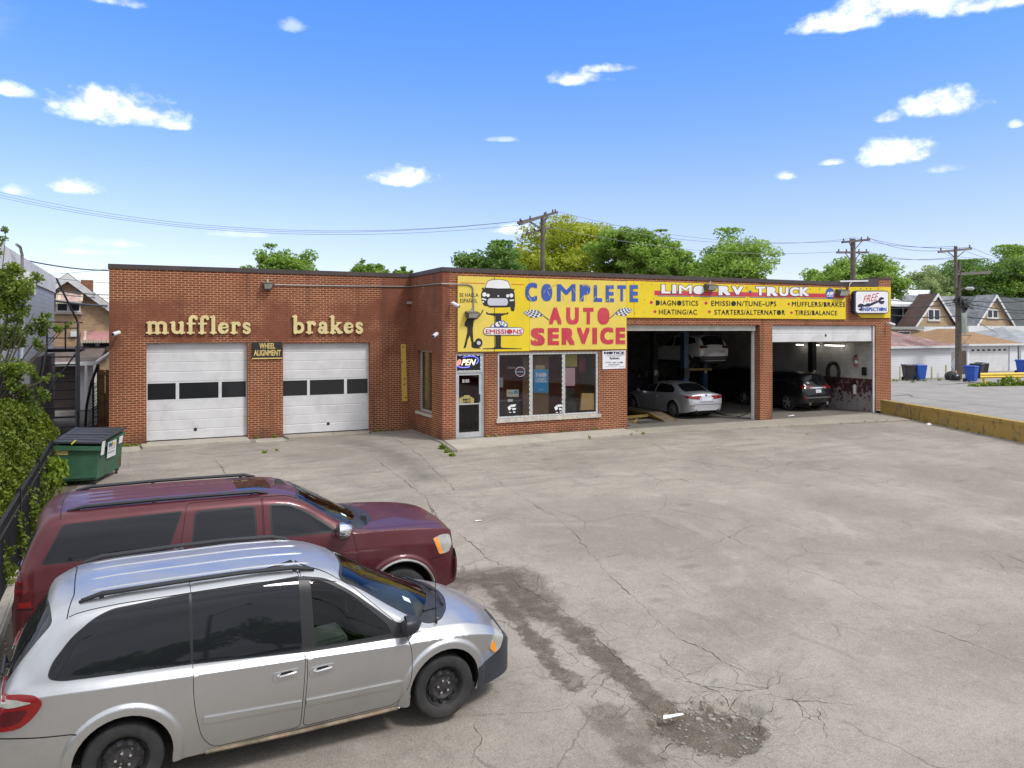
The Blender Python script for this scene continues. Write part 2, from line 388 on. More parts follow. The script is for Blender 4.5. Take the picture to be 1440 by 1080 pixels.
def concrete_mat(name, col, dirt, joint=None):
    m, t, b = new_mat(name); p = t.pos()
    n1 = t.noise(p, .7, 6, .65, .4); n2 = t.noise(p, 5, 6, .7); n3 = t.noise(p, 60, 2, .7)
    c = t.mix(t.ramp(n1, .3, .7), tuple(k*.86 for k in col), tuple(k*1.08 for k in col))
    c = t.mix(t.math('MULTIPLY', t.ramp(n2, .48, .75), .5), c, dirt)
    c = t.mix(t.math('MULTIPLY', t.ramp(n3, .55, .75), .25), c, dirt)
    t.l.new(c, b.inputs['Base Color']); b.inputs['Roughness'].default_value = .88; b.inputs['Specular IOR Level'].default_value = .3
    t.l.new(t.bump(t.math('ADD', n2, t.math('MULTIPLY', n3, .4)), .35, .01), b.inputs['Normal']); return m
M_lot = make_lot_mat()
M_conc = concrete_mat('pale_concrete', (.40, .365, .305), (.20, .175, .145))
M_alley = concrete_mat('alley_concrete', (.29, .275, .255), (.19, .178, .165))
M_apron = concrete_mat('apron_concrete', (.33, .295, .24), (.15, .13, .11))
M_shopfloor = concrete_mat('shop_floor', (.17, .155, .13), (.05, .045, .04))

def sheet(name, xs, ys, zf, m, kind='structure', inside=None):
    mb = MB(); n = len(xs)
    mb.v = [(x, y, zf(x, y)) for y in ys for x in xs]
    for j in range(len(ys)-1):
        for i in range(n-1):
            if inside and not inside((xs[i]+xs[i+1])/2, (ys[j]+ys[j+1])/2): continue
            mb.f.append([j*n+i, j*n+i+1, j*n+n+i+1, j*n+n+i]); mb.mi.append(0)
    o = mb.build(name, m, None, smooth=True); o['kind'] = kind; return o
M_earth = concrete_mat('bare_earth', (.11, .105, .095), (.06, .06, .045))
sheet('ground', [-600, -60, -10, 0, 10, 40, 100, 600], [-120, -20]+[float(k) for k in range(0, 31)]+[60, 200, 1200], lambda x, y: gh(y)-.22, M_earth)
PH = gs(1000, 1020)
def ph_depth(x, y):
    a = math.atan2(y-PH.y, x-PH.x); r = math.hypot((x-PH.x)/.62, (y-PH.y)/.60)
    e = 1+.13*math.sin(3*a+1)+.09*math.sin(5*a)+.06*math.sin(9*a+2)
    return -.10*min(1, max(0, (e-r)/.14))*(0.85+.3*math.sin(9*x+4*y)*math.sin(7*y))
fine_x = list(np.arange(PH.x-.85, PH.x+.85, .035)); fine_y = list(np.arange(PH.y-.85, PH.y+.85, .035))
xs = [-2.1, -1, 0, 1, 2, 3, 4, fine_x[0]-.05]+fine_x+[fine_x[-1]+.05]+[float(k) for k in range(7, 31)]
ys = [-40, -20, -5]+[float(k)*.5 for k in range(0, 12) if k*.5 < fine_y[0]-.1]+fine_y+[float(k)*.5 for k in range(12, 56) if k*.5 > fine_y[-1]+.1]
lot = sheet('parking_lot', xs, ys, lambda x, y: gh(y)+ph_depth(x, y), M_lot)
lot['label'] = 'cracked sun-bleached asphalt lot with an open pothole'
# cracks: thin jagged ribbons lying in the asphalt
M_crack = mat('crack_dirt', (.06, .052, .045), .95, var=.3, vscale=8)
CR = [[(0, 180), (45, 240), (85, 262), (150, 320), (205, 348), (212, 368), (260, 405), (340, 455), (400, 500), (450, 548), (500, 590)],
      [(205, 348), (300, 345), (400, 322), (450, 312), (530, 300)], [(90, 80), (200, 150), (300, 215), (360, 260), (400, 310), (440, 355), (480, 395), (520, 430), (555, 465), (620, 512), (700, 556), (800, 612)],
      [(380, 622), (430, 592), (470, 612), (540, 682), (590, 760), (562, 792), (600, 823)], [(380, 622), (330, 680), (220, 690), (110, 705)], [(185, 590), (290, 575)],
      [(560, 600), (640, 622), (700, 640), (760, 690), (800, 722), (832, 752)], [(550, 575), (680, 630), (760, 640), (840, 620), (875, 590)],
      [(620, 200), (720, 260), (850, 322), (1000, 380), (1150, 462), (1280, 512), (1440, 575)], [(840, 660), (900, 665), (1000, 665), (1100, 682), (1180, 690)], [(930, 665), (950, 722), (965, 760)],
      [(480, 490), (550, 482), (558, 462)], [(560, 540), (600, 592), (650, 632)], [(440, 600), (400, 650), (440, 690), (500, 720)], [(120, 700), (130, 760), (100, 823)],
      [(265, 350), (268, 400), (250, 430)], [(560, 350), (600, 380), (640, 410), (690, 440)], [(870, 640), (905, 700), (1000, 740)], [(700, 130), (800, 150), (900, 180), (1000, 190)], [(760, 640), (720, 680)],
      [(840, 660), (800, 700), (790, 745)], [(1300, 330), (1380, 360), (1440, 380)], [(1180, 110), (1300, 150), (1440, 170)], [(-60, 110), (20, 130), (60, 170)], [(330, 60), (420, 110), (560, 130)]]
mb = MB(); rc = random.Random(5)
def ribbon(pts, wd):
    path = []
    for a, b in zip(pts[:-1], pts[1:]):
        L = (b-a).length; k = max(2, int(L/.05))
        path += [a.lerp(b, i/k) for i in range(k)]
    path.append(pts[-1]); N = len(path); off = 0; vs = []
    for i, p in enumerate(path):
        d = (path[min(i+1, N-1)]-path[max(i-1, 0)]); d.z = 0; d.normalize(); nrm_ = Vector((-d.y, d.x, 0))
        off = off*.8+rc.uniform(-.028, .028); wv = wd*rc.uniform(.1, 1.3)*min(1, .25+min(i, N-1-i)/6)*(.35+.65*max(0, math.sin(i*.13+wd*900)))
        for s in (-1, 1):
            q = p+nrm_*(off+s*wv/2); vs.append((q.x, q.y, gh(q.y)+ph_depth(q.x, q.y)+.004))
    mb.raw(vs, [(2*i, 2*i+1, 2*i+3, 2*i+2) for i in range(N-1)])
for i, c in enumerate(CR): ribbon([lot_px(*q) for q in c], [.02, .010, .014, .016, .010, .012, .014, .012, .010, .008, .008][i] if i < 11 else .008)
for q in ([(545, 612), (575, 628), (600, 650), (640, 690)], [(190, 662), (215, 660), (230, 668)], [(230, 632), (300, 640), (345, 628), (420, 642)], [(520, 640), (600, 700), (620, 745)], [(600, 690), (615, 700)], [(300, 645), (320, 668)]):
    ribbon([gs(*k) for k in q], .025)
cr = mb.build('cracks', M_crack, lot); cr['kind'] = 'stuff'
# broken asphalt pieces in the pothole
M_rubble = mat('broken_asphalt', (.24, .215, .185), .95, var=.35, vscale=25, bump=.6, bscale=40)
mb = MB(); rr = random.Random(9)
def chunk(c, s):
    n = 7; bot = []; top = []
    for k in range(n):
        a = 2*math.pi*k/n+rr.uniform(-.3, .3); r = s*rr.uniform(.6, 1.1)
        bot.append((c.x+r*math.cos(a), c.y+r*math.sin(a), c.z-.02)); top.append((c.x+r*.8*math.cos(a), c.y+r*.8*math.sin(a), c.z+s*rr.uniform(.25, .5)))
    mb.hexa(bot, top)
for k in range(190):
    a = rr.uniform(0, 6.28); r = math.sqrt(rr.random())*.60 if k > 50 else rr.uniform(.42, .62)
    c = Vector((PH.x+r*math.cos(a), PH.y+r*math.sin(a), 0)); c.z = gh(c.y)+ph_depth(c.x, c.y); chunk(c, rr.choice((.008, .012, .016, .022, .03)))
for q in ((640, 668), (652, 676), (668, 664), (683, 680), (700, 672), (728, 700), (742, 690), (760, 720), (775, 735), (690, 690), (655, 690), (610, 672)):
    c = lot_px(*q); c.z += ph_depth(c.x, c.y); chunk(c, rr.uniform(.035, .06))
rub = mb.build('rubble', M_rubble, None); tag(rub, 'loose broken asphalt lying in the pothole', 'rubble', kind='stuff')
mb = MB(); c = lot_px(590, 700); mb.face([c+Vector(k) for k in ((-.12, -.02, .012), (.13, -.05, .02), (.15, .0, .014), (-.08, .04, .018))])
tag(mb.build('paper_scrap', mat('white_paper', (.75, .75, .74), .8, var=.05), None), 'white paper scrap lying beside the pothole', 'litter')
mb = MB(); c = gs(672, 733); mb.face([c+Vector(k) for k in ((-.06, -.03, .012), (.07, -.04, .02), (.08, .02, .014), (-.05, .03, .018))])
tag(mb.build('paper_scrap', mat('white_paper', (.75, .75, .74), .8), None), 'white paper scrap on open asphalt ahead of the maroon suv', 'litter')

# concrete apron in front of the bays, walk in front of the office
def slab(name, poly, zb, zt, m, parent=None):
    mb = MB(); n = len(poly)
    mb.hexa([(x, y, zb) for x, y in poly], [(x, y, zt) for x, y in poly])
    o = mb.build(name, m, parent, bevel=.015); o['kind'] = 'structure'; return o
slab('sidewalk', [(8.60, 21.75), (15.85, 22.55), (15.98, 23.86), (8.95, 23.86)], -.3, .045, M_conc)
slab('apron', [(15.90, 22.55), (17.4, 22.42), (28.15, 21.35), (29.25, 23.0), (29.15, 23.86), (16.02, 23.86)], -.35, .012, M_apron)
slab('kerb', [(8.60, 21.75), (8.93, 23.84), (8.93, 27.15), (8.74, 27.15), (8.74, 23.7), (8.45, 21.8)], -.3, .035, concrete_mat('old_kerb', (.25, .225, .19), (.12, .11, .09)))
slab('threshold', [(.05, 26.2), (1.2, 26.15), (2.4, 26.35), (3.22, 26.25), (3.22, 27.4), (.18, 27.4), (.17, 27.0), (.0, 27.0)], -.3, .075, M_conc)
slab('threshold', [(3.35, 26.05), (4.0, 26.0), (4.32, 26.25), (4.3, 26.85), (3.4, 26.9)], -.3, .028, M_conc)
slab('threshold', [(-.6, 25.6), (-.1, 25.62), (0.02, 26.1), (-.05, 26.8), (-.7, 26.75)], -.3, .03, M_conc)
slab('threshold', [(4.45, 26.5), (7.2, 26.62), (7.39, 27.0), (7.39, 27.4), (4.39, 27.4), (4.39, 27.0)], -.3, .055, M_apron)
# alley beyond the low wall
mb = MB()
mb.raw([(29.3, 24.0, .10), (22.9, -1, .10), (22.9, -60, .10), (200, -60, .10), (200, 70, .10), (30.3, 70, .10), (30.3, 24.0, .10)], [(0, 1, 2, 3, 4, 5, 6)])
al = mb.build('alley', M_alley, None); al['kind'] = 'structure'
mb = MB()
for q in ([(1254, 557), (1278, 555), (1283, 558), (1330, 564), (1440, 577)], [(1320, 541), (1375, 538)], [(1300, 538), (1340, 540), (1380, 537)]):
    pts = [at_z(*k, .104) for k in q]; path = []
    for a, b in zip(pts[:-1], pts[1:]): path += [a.lerp(b, i/12) for i in range(12)]
    vs = []
    for i, p in enumerate(path):
        for s in (-1, 1): vs.append((p.x, p.y+s*(.10+rc.uniform(-.03, .03))+rc.uniform(-.05, .05), .104))
    mb.raw(vs, [(2*i, 2*i+1, 2*i+3, 2*i+2) for i in range(len(path)-1)])
mb.build('cracks', mat('alley_crack', (.12, .115, .11), .95, var=.2), al)['kind'] = 'stuff'

# ------------------------------------------------------------------ the shop
def brick_mat(name, red=True, c1=None, c2=None, mortar=None, smear=True):
    m, t, b = new_mat(name); p = t.pos()
    g = t.add('ShaderNodeNewGeometry'); sn = t.add('ShaderNodeSeparateXYZ'); t.l.new(g.outputs['Normal'], sn.inputs[0])
    sp = t.add('ShaderNodeSeparateXYZ'); t.l.new(p, sp.inputs[0])
    f = t.math('GREATER_THAN', t.math('ABSOLUTE', sn.outputs[0]), .7)
    u = t.math('ADD', t.math('MULTIPLY', sp.outputs[0], t.math('SUBTRACT', 1.0, f)), t.math('MULTIPLY', sp.outputs[1], f))
    cv = t.add('ShaderNodeCombineXYZ'); t.l.new(u, cv.inputs[0]); t.l.new(sp.outputs[2], cv.inputs[1])
    br = t.add('ShaderNodeTexBrick'); t.l.new(cv.outputs[0], br.inputs['Vector'])
    br.offset = .5; br.inputs['Scale'].default_value = 1; br.inputs['Brick Width'].default_value = .217; br.inputs['Row Height'].default_value = .0724
    br.inputs['Mortar Size'].default_value = .0075; br.inputs['Mortar Smooth'].default_value = .1; br.inputs['Bias'].default_value = 0
    br.inputs['Color1'].default_value = (*c1, 1); br.inputs['Color2'].default_value = (*c2, 1)
    n1 = t.noise(p, .9, 6, .65); n2 = t.noise(p, 7, 4, .6)
    mc = t.mix(t.ramp(n1, .35, .7), mortar, tuple(k*.62 for k in mortar))
    t.l.new(mc, br.inputs['Mortar'])
    c = br.outputs['Color']
    if smear:
        # patches where the wall was washed over with red and the joints are stained
        z = sp.outputs[2]; band = t.math('MULTIPLY', t.ramp(z, 2.6, 3.5), t.ramp(z, 5.3, 4.4)); xg = t.ramp(sp.outputs[0], 9.6, 8.9)
        corner = t.math('MULTIPLY', t.math('MULTIPLY', t.ramp(sp.outputs[0], 7.0, 8.4), t.ramp(sp.outputs[0], 9.4, 9.0)), t.ramp(z, 1.2, 3.0))
        lo = t.math('MULTIPLY', t.ramp(z, .5, .0), .55)
        rm = t.math('MAXIMUM', t.math('MAXIMUM', t.math('MULTIPLY', band, xg), t.math('MULTIPLY', corner, 1.1)), lo)
        k = t.math('MULTIPLY', t.ramp(t.math('ADD', t.math('MULTIPLY', rm, .55), t.math('SUBTRACT', n1, .5)), .36, .62), .88)
        c = t.mix(k, c, t.mix(t.ramp(n2, .3, .7), (.165, .058, .034), (.215, .078, .046)))
        st = t.noise(t.scale(p, (2.2, 2.2, .12)), 1.3, 5, .6)
        c = t.mix(t.math('MULTIPLY', t.ramp(st, .52, .70), .50), c, (.085, .042, .028)); c = t.mix(t.math('MULTIPLY', t.math('MULTIPLY', t.ramp(z, .55, .0), t.ramp(n1, .4, .6)), .5), c, (.07, .045, .035))
    c = t.mix(t.math('MULTIPLY', t.ramp(n2, .5, .8), .28), c, (.10, .05, .03)); c = t.mix(t.math('MULTIPLY', t.ramp(t.noise(p, .45, 5, .6), .45, .75), .30), c, t.mix(1.0, c, (1.25, 1.15, 1.05), 'MULTIPLY'))
    t.l.new(c, b.inputs['Base Color']); b.inputs['Roughness'].default_value = .9; b.inputs['Specular IOR Level'].default_value = .25
    t.l.new(t.bump(t.math('SUBTRACT', 1.0, br.outputs['Fac']), .35, .008), b.inputs['Normal']); return m
M_brick = brick_mat('red_brick', c1=(.225, .064, .028), c2=(.165, .044, .019), mortar=(.60, .38, .23))
M_coping = mat('brown_coping', (.060, .045, .042), .55, var=.2, vscale=2)
M_white = mat('white_paint', (.62, .62, .625), .5, var=.07, vscale=1.5, dirt=(.40, .385, .36), damt=.4)
M_alu = mat('aluminium_frame', (.47, .48, .49), .45, metal=.25, var=.1)
M_stone = mat('limestone_sill', (.50, .46, .40), .85, var=.18, vscale=5, dirt=(.25, .22, .18))
M_black = mat('black_plastic', (.018, .018, .02), .5, var=.2)
M_dark = mat('dark_steel', (.03, .032, .036), .5, metal=.3)
M_block = None
def block_mat():
    m, t, b = new_mat('painted_block'); p = t.pos(); sp = t.add('ShaderNodeSeparateXYZ'); t.l.new(p, sp.inputs[0])
    cv = t.add('ShaderNodeCombineXYZ'); t.l.new(t.math('ADD', sp.outputs[0], sp.outputs[1]), cv.inputs[0]); t.l.new(sp.outputs[2], cv.inputs[1])
    br = t.add('ShaderNodeTexBrick'); t.l.new(cv.outputs[0], br.inputs['Vector']); br.inputs['Scale'].default_value = 1
    br.inputs['Brick Width'].default_value = .41; br.inputs['Row Height'].default_value = .21; br.inputs['Mortar Size'].default_value = .006; br.inputs['Mortar Smooth'].default_value = .3
    br.inputs['Color1'].default_value = (1, 1, 1, 1); br.inputs['Color2'].default_value = (.93, .93, .93, 1); br.inputs['Mortar'].default_value = (.68, .68, .68, 1)
    n = t.noise(p, 1.3, 6, .7); n2 = t.noise(p, 6, 6, .75)
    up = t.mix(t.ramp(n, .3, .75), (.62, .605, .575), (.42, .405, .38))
    peel = t.mix(t.ramp(t.math('ADD', n2, t.math('MULTIPLY', t.ramp(sp.outputs[2], 1.3, .2), .16)), .54, .60), (.085, .022, .024), (.34, .31, .30))
    low = t.mix(t.math('MULTIPLY', t.math('SUBTRACT', 1.0, br.outputs['Fac']), 0), peel, peel)
    c = t.mix(t.math('GREATER_THAN', sp.outputs[2], 1.46), low, up)
    c = t.mix(1.0, c, br.outputs['Color'], 'MULTIPLY')
    t.l.new(c, b.inputs['Base Color']); b.inputs['Roughness'].default_value = .7
    t.l.new(t.bump(t.math('SUBTRACT', 1.0, br.outputs['Fac']), .4, .01), b.inputs['Normal']); return m
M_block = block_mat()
shop = thing('brick_auto_shop', 'long single storey red brick auto repair shop with four garage doors', 'building', (15, 30, 0))
HB = dict(door=(9.40, 10.43, -.2, 2.875), win=(10.92, 14.93, .60, 2.88), bay1=(16.16, 22.57, -.2, 3.845), bay2=(23.23, 29.27, -.2, 3.845))
HA = dict(d1=(.171, 3.226, -.2, 3.235), d2=(4.382, 7.397, -.2, 3.205))
mb = MB()
wall_grid(mb, (XL, XI, -.3, 5.60), list(HA.values()), .30, lambda u, d, z: (u, YA+d, z))
wall_grid(mb, (XI, XR, -.3, 5.60), list(HB.values()), .36, lambda u, d, z: (u, YB+d, z))
wall_grid(mb, (YB+.36, YA, -.3, 5.60), [(24.92, 26.42, .77, 2.94)], .30, lambda u, d, z: (XI+d, u, z))
mb.box(XL, XL+.3, YA+.3, 41, -.3, 5.6); mb.box(XR-.34, XR, YB+.36, 41, -.3, 5.6); mb.box(XL+.3, XR-.34, 40.7, 41, -.3, 5.6)
mb.box(29.42, XR, YB, YB+.36, 5.6, 5.90); mb.box(29.9, XR, YB+.36, 30, 5.6, 5.90)
mb.build('wall', M_brick, shop)
mb = MB()
cp = [(XL-.03, YA-.03), (XI-.03, YA-.03), (XI-.03, YB-.03), (29.36, YB-.03), (29.36, YB+.4), (XI+.33, YB+.4), (XI+.33, YA+.35), (XL-.03, YA+.35)]
mb.hexa([(x, y, 5.57) for x, y in cp], [(x, y, 5.715) for x, y in cp])
mb.hexa([(29.36, YB-.03, 5.60), (29.42, YB-.03, 5.6), (29.42, YB+.4, 5.6), (29.36, YB+.4, 5.6)], [(29.36, YB-.03, 6.0), (29.42, YB-.03, 6.0), (29.42, YB+.4, 6.0), (29.36, YB+.4, 6.0)])
mb.box(29.42, XR+.03, YB-.03, YB+.4, 5.90, 6.0); mb.box(29.87, XR+.03, YB+.4, 30, 5.9, 6.0)
# bent flashing that lifts towards the step
mb.hexa([(26.0, YB-.032, 5.56), (29.36, YB-.034, 5.56), (29.36, YB-.03, 5.56), (26.0, YB-.03, 5.56)], [(26.0, YB-.032, 5.70), (29.36, YB-.034, 5.93), (29.36, YB+.02, 5.93), (26.0, YB+.02, 5.70)])
mb.build('coping', M_coping, shop)
mb = MB(); mb.beam((27.0, YB-.06, 5.735), (28.7, YB-.06, 5.80), .05, .07); mb.build('flashing_strip', M_white, shop)
mb = MB(); mb.box(XL+.3, XR-.34, YA+.3, 40.7, 5.2, 5.35); mb.box(XI+.3, XR-.34, YB+.36, YA+.3, 5.2, 5.35); mb.build('roof', mat('roof_felt', (.09, .088, .085), .9), shop)
# interior of the shop
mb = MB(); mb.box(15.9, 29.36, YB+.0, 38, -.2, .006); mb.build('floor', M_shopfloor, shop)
mb = MB();  mb.box(15.62, 15.78, YB+.36, 38, 0, 5.2); mb.box(15.78, 29.84, 37.9, 38, 0, 5.2); mb.build('inner_wall', mat('shade_dark_inner_wall', (.16, .155, .145), .8, var=.2, dirt=(.06, .055, .05)), shop); mb = MB(); mb.box(29.30, 29.36, YB+.36, 38, .0, 5.2); mb.box(29.258, 29.272, YB+.102, YB+.37, 0, 3.84); mb.build('bay_wall', M_block, shop)  # inner_wall colour darkened to stand for the bay's shade, bay_wall left bright
mb = MB(); mb.box(9.25, 15.62, 25.9, 26.0, 0, 5.2); mb.box(9.25, 15.62, YB+.4, 25.9, 3.0, 3.05); mb.build('office_partition', mat('office_wall', (.26, .045, .05), .7, var=.15), shop)
mb = MB(); mb.box(9.25, 15.62, YB+.0, 26.6, -.2, .05); mb.build('office_floor', mat('office_floor', (.16, .15, .14), .5), shop)
mb = MB(); mb.box(XL+.31, 8.92, 31.5, 31.6, 0, 5.2); mb.build('bay_partition', mat('bay_dark', (.06, .06, .06), .8), shop)
mb = MB(); mb.box(12.30, 13.35, 24.75, 24.80, .05, 2.7); mb.build('office_screen', mat('wood_panel', (.26, .15, .08), .6, var=.25, vscale=2), shop)
mb = MB()
for k in range(4): mb.box(15.8, 29.8, 26+3.3*k, 26.25+3.3*k, 4.75, 5.18)
mb.build('beam', mat('roof_beam', (.10, .10, .10), .7), shop)
# closed sectional doors
def sectional_door(x0, x1, z0, z1, y, nsec, parent, win=None, lock=None, name='garage_door', m=None):
    d = None; mb = MB(); hs = (z1-z0)/nsec
    prof = []
    for k in range(nsec):
        a = z0+k*hs; h = hs
        for fr, dy in ((0.0, .012), (.02, 0), (.46, 0), (.48, .009), (.50, .009), (.52, 0), (.975, 0), (1.0, .012)): prof.append((a+fr*h, dy))
    def strip(xa, xb, pr):
        n = len(pr); vs = [(xa, y+dy, z) for z, dy in pr]+[(xb, y+dy, z) for z, dy in pr]
        mb.raw(vs, [(i, n+i, n+i+1, i+1) for i in range(n-1)])
    if win is None: strip(x0, x1, prof)
    else:
        k, panes, fz = win; a = z0+k*hs; lo, hi = a+fz*hs, a+(1-fz)*hs
        strip(x0, x1, [p for p in prof if p[0] <= a+1e-6]); strip(x0, x1, [p for p in prof if p[0] >= a+hs-1e-6])
        wall_grid(mb, (x0, x1, a, a+hs), [(q[0], q[1], lo, hi) for q in panes], .04, lambda u, dd, z: (u, y+dd, z))
    d = mb.build(name, m or M_white, parent)
    if win is not None:
        for q in panes:
            pm = MB(); pm.box(q[0]+.001, q[1]-.001, y+.018, y+.024, lo+.001, hi-.001); pm.build('window_pane', glass_dark('door_glass', (.02, .022, .024), .08), d)
    if lock:
        lm = MB(); lm.lathe([(.055, 0), (.055, .012), (.03, .02)], (lock[0], y, lock[1]), 'y', 12); lm.v = [(v[0], 2*y-v[1], v[2]) for v in lm.v]; lm.build('lock', M_dark, d)
    return d
x0, x1 = HA['d1'][:2]
sectional_door(x0, x1, .10, 3.235, YA+.16, 5, shop, (2, [(x0+.03, x0+.86), (x0+.96, x0+2.16), (x0+2.26, x1-.03)], .08), (1.62, .40))
x0, x1 = HA['d2'][:2]
sectional_door(x0, x1, .08, 3.205, YA+.16, 5, shop, (2, [(x0+.02, x0+.84), (x0+.93, x0+2.13), (x0+2.23, x1-.03)], .08), (5.95, .36))
mb = MB()
for k in ('d1', 'd2'): mb.box(HA[k][0]+.01, HA[k][1]-.01, YA+.165, YA+.2, -.05, .11 if k == 'd1' else .09)
mb.build('door_seal', M_black, shop)
sectional_door(23.23+.02, 29.16, 3.15, 3.845, YB+.12, 1, shop, None, (26.35, 3.42))
sectional_door(16.16+.02, 22.46, 3.62, 3.845, YB+.14, 1, shop, m=mat('dusty_door', (.50, .49, .45), .6))
mb = MB(); mb.box(22.47, 22.565, YB+.31, YB+.40, 0, 3.845); mb.build('door_jamb', M_white, shop)
mb = MB(); mb.box(29.17, 29.265, YB+.05, YB+.10, 0, 3.845); mb.build('door_jamb', M_white, shop)
# return window, sill
mb = MB(); wall_grid(mb, (24.92, 26.42, .77, 2.94), [(24.99, 26.35, .85, 2.88)], .06, lambda u, d, z: (XI+.12+d, u, z)); wf = mb.build('window', M_alu, shop)
mb = MB(); mb.box(XI+.14, XI+.15, 24.99, 26.35, .85, 2.88); mb.build('pane', glass_clear('shop_glass', (.94, .95, .95), .07), wf)
mb = MB(); mb.box(XI-.07, XI+.12, 24.85, 26.49, .68, .765); mb.build('sill', M_stone, wf)
mb = MB(); mb.box(XI+.22, XI+.26, 25.75, 26.3, .8, 2.9); mb.build('blind', mat('yellowed_blind', (.46, .40, .22), .8), wf)
# office front: three light window
def bz(py, px=770): return at_y(px, py, YB).z
def bx(px, py=500): return at_y(px, py, YB).x
wx = [10.92, 14.93]; mull = [bx(747.5), bx(793.5)]
mb = MB(); wall_grid(mb, (10.92, 14.93, .63, 2.88), [(10.99, mull[0]-.055, .70, 2.80), (mull[0]+.055, mull[1]-.055, .70, 2.80), (mull[1]+.055, 14.84, .70, 2.80)], .07, lambda u, d, z: (u, YB+.03+d, z))
win = mb.build('window', M_alu, shop)
for a, b in ((10.99, mull[0]-.055), (mull[0]+.055, mull[1]-.055), (mull[1]+.055, 14.84)):
    mb = MB(); mb.box(a, b, YB+.06, YB+.066, .70, 2.80); mb.build('pane', glass_clear('shop_glass'), win)
mb = MB(); mb.box(10.86, 15.0, YB-.06, YB+.10, .50, .626); mb.build('sill', M_stone, win)
M_led = mat('led_string', (.62, .58, .48), .4, emit=(1, .92, .8), estr=.12, var=0)
mb = MB(); k = 0
def leds(a, b, y):
    a, b = Vector(a), Vector(b); n = int((b-a).length/.15)
    for i in range(n):
        p = a.lerp(b, (i+.5)/n); dd = (b-a).normalized()*.030; mb.obox((p.x, y, p.z), dd if abs(dd.x) > abs(dd.z) else (.010, 0, 0), (0, .008, 0), (0, 0, .010) if abs(dd.x) > abs(dd.z) else dd)
leds((11.0, 0, 2.82), (14.85, 0, 2.82), YB+.02)
for x in (mull[0]-.07, mull[1]-.07, 14.86): leds((x, 0, .72), (x, 0, 2.8), YB+.02)
leds((11.0, 0, .67), (14.85, 0, .67), YB+.02)
mb.build('light_string', M_led, win)
# entrance door with transom
dx0, dx1 = 9.40, 10.43
mb = MB(); wall_grid(mb, (dx0, dx1, .04, 2.875), [(dx0+.05, dx1-.13, 2.30, 2.80), (dx0+.07, dx1-.06, .06, 2.22)], .10, lambda u, d, z: (u, YB+.04+d, z)); df = mb.build('entrance_frame', M_alu, shop)
mb = MB(); mb.box(dx0+.05, dx1-.13, YB+.10, YB+.106, 2.30, 2.80); mb.build('transom_pane', glass_dark('transom_glass', (.02, .02, .022), .06), df)
mb = MB(); wall_grid(mb, (dx0+.08, dx1-.07, .07, 2.21), [(dx0+.13, dx1-.17, .24, 2.14)], .05, lambda u, d, z: (u, YB+.06+d, z)); dr = mb.build('entrance_door', M_alu, shop)
mb = MB(); mb.box(dx0+.13, dx1-.17, YB+.085, YB+.09, .24, 2.14); mb.build('pane', glass_clear('door_clear', (.62, .64, .65), .09), dr)
mb = MB(); mb.box(dx0+.13, dx1-.17, YB+.055, YB+.06, 1.16, 1.20); mb.build('push_bar', M_alu, dr)
mb = MB(); mb.box(dx1-.17, dx1-.14, YB+.02, YB+.06, 1.25, 1.50); mb.build('handle', M_dark, dr)
mb = MB(); text_into(mb, '5151', lambda u, v: (9.66+.24*u, YB+.080, 1.90+.10*v), .02); mb.build('street_number', mat('white_vinyl', (.78, .78, .78), .6, var=0), dr)
mb = MB(); leds((dx0+.08, 0, 2.80), (dx1-.15, 0, 2.80), YB+.03); leds((dx1-.13, 0, 2.32), (dx1-.13, 0, 2.8), YB+.03); leds((dx0+.08, 0, 2.29), (dx1-.15, 0, 2.29), YB+.03); mb.build('light_string', M_led, df)
# ------------------------------------------------------------------ signs and lettering on the front
def flatmat(n, c, r=.55, **k): return mat(n, c, r, var=k.pop('var', .07), vscale=k.pop('vscale', 1.2), **k)
M_yb = flatmat('sign_yellow', (.74, .555, .010), var=.06, dirt=(.55, .40, .05), damt=.25); M_yp = flatmat('sign_yellow_faded', (.72, .56, .090), var=.06, dirt=(.58, .44, .12), damt=.25)
M_red = flatmat('sign_red', (.50, .032, .060), dirt=(.55, .10, .10), damt=.4); M_blue = flatmat('sign_blue', (.035, .085, .36), dirt=(.08, .14, .40), damt=.4)
M_blk = flatmat('sign_black', (.018, .016, .015)); M_wht = flatmat('sign_white', (.74, .74, .76)); M_navy = flatmat('sign_navy', (.014, .018, .055)); M_grey = flatmat('sign_silver', (.52, .53, .60))
def PX(zoom, ox, oy):
    def f(X, Y, Yp=YB):
        p = at_y(ox+X/zoom, oy+Y/zoom, Yp); return (p.x, p.z)
    return f
Z1, Z2, Z3, Z4, Z5 = PX(9, 640, 380), PX(8.47, 730, 385), PX(8, 880, 385), PX(6.545, 1040, 385), PX(12, 1160, 370)
def quad_text(mb, body, q, y, bold=0, shear=0, spacing=1.0):
    """q: four (x,z) corners: bottom left, bottom right, top right, top left"""
    def fr(u, v):
        x = (1-v)*((1-u)*q[0][0]+u*q[1][0])+v*((1-u)*q[3][0]+u*q[2][0]); z = (1-v)*((1-u)*q[0][1]+u*q[1][1])+v*((1-u)*q[3][1]+u*q[2][1])
        return (x, y, z)
    text_into(mb, body, fr, bold, shear, spacing)
def box_text(mb, body, F, x0, y0, x1, y1, y, **k):
    quad_text(mb, body, [F(x0, y1), F(x1, y1), F(x1, y0), F(x0, y0)], y, **k)
def circ(F, cx, cy, r, n=18, ry=None): return [F(cx+r*math.cos(2*math.pi*i/n), cy+(ry or r)*math.sin(2*math.pi*i/n)) for i in range(n)]
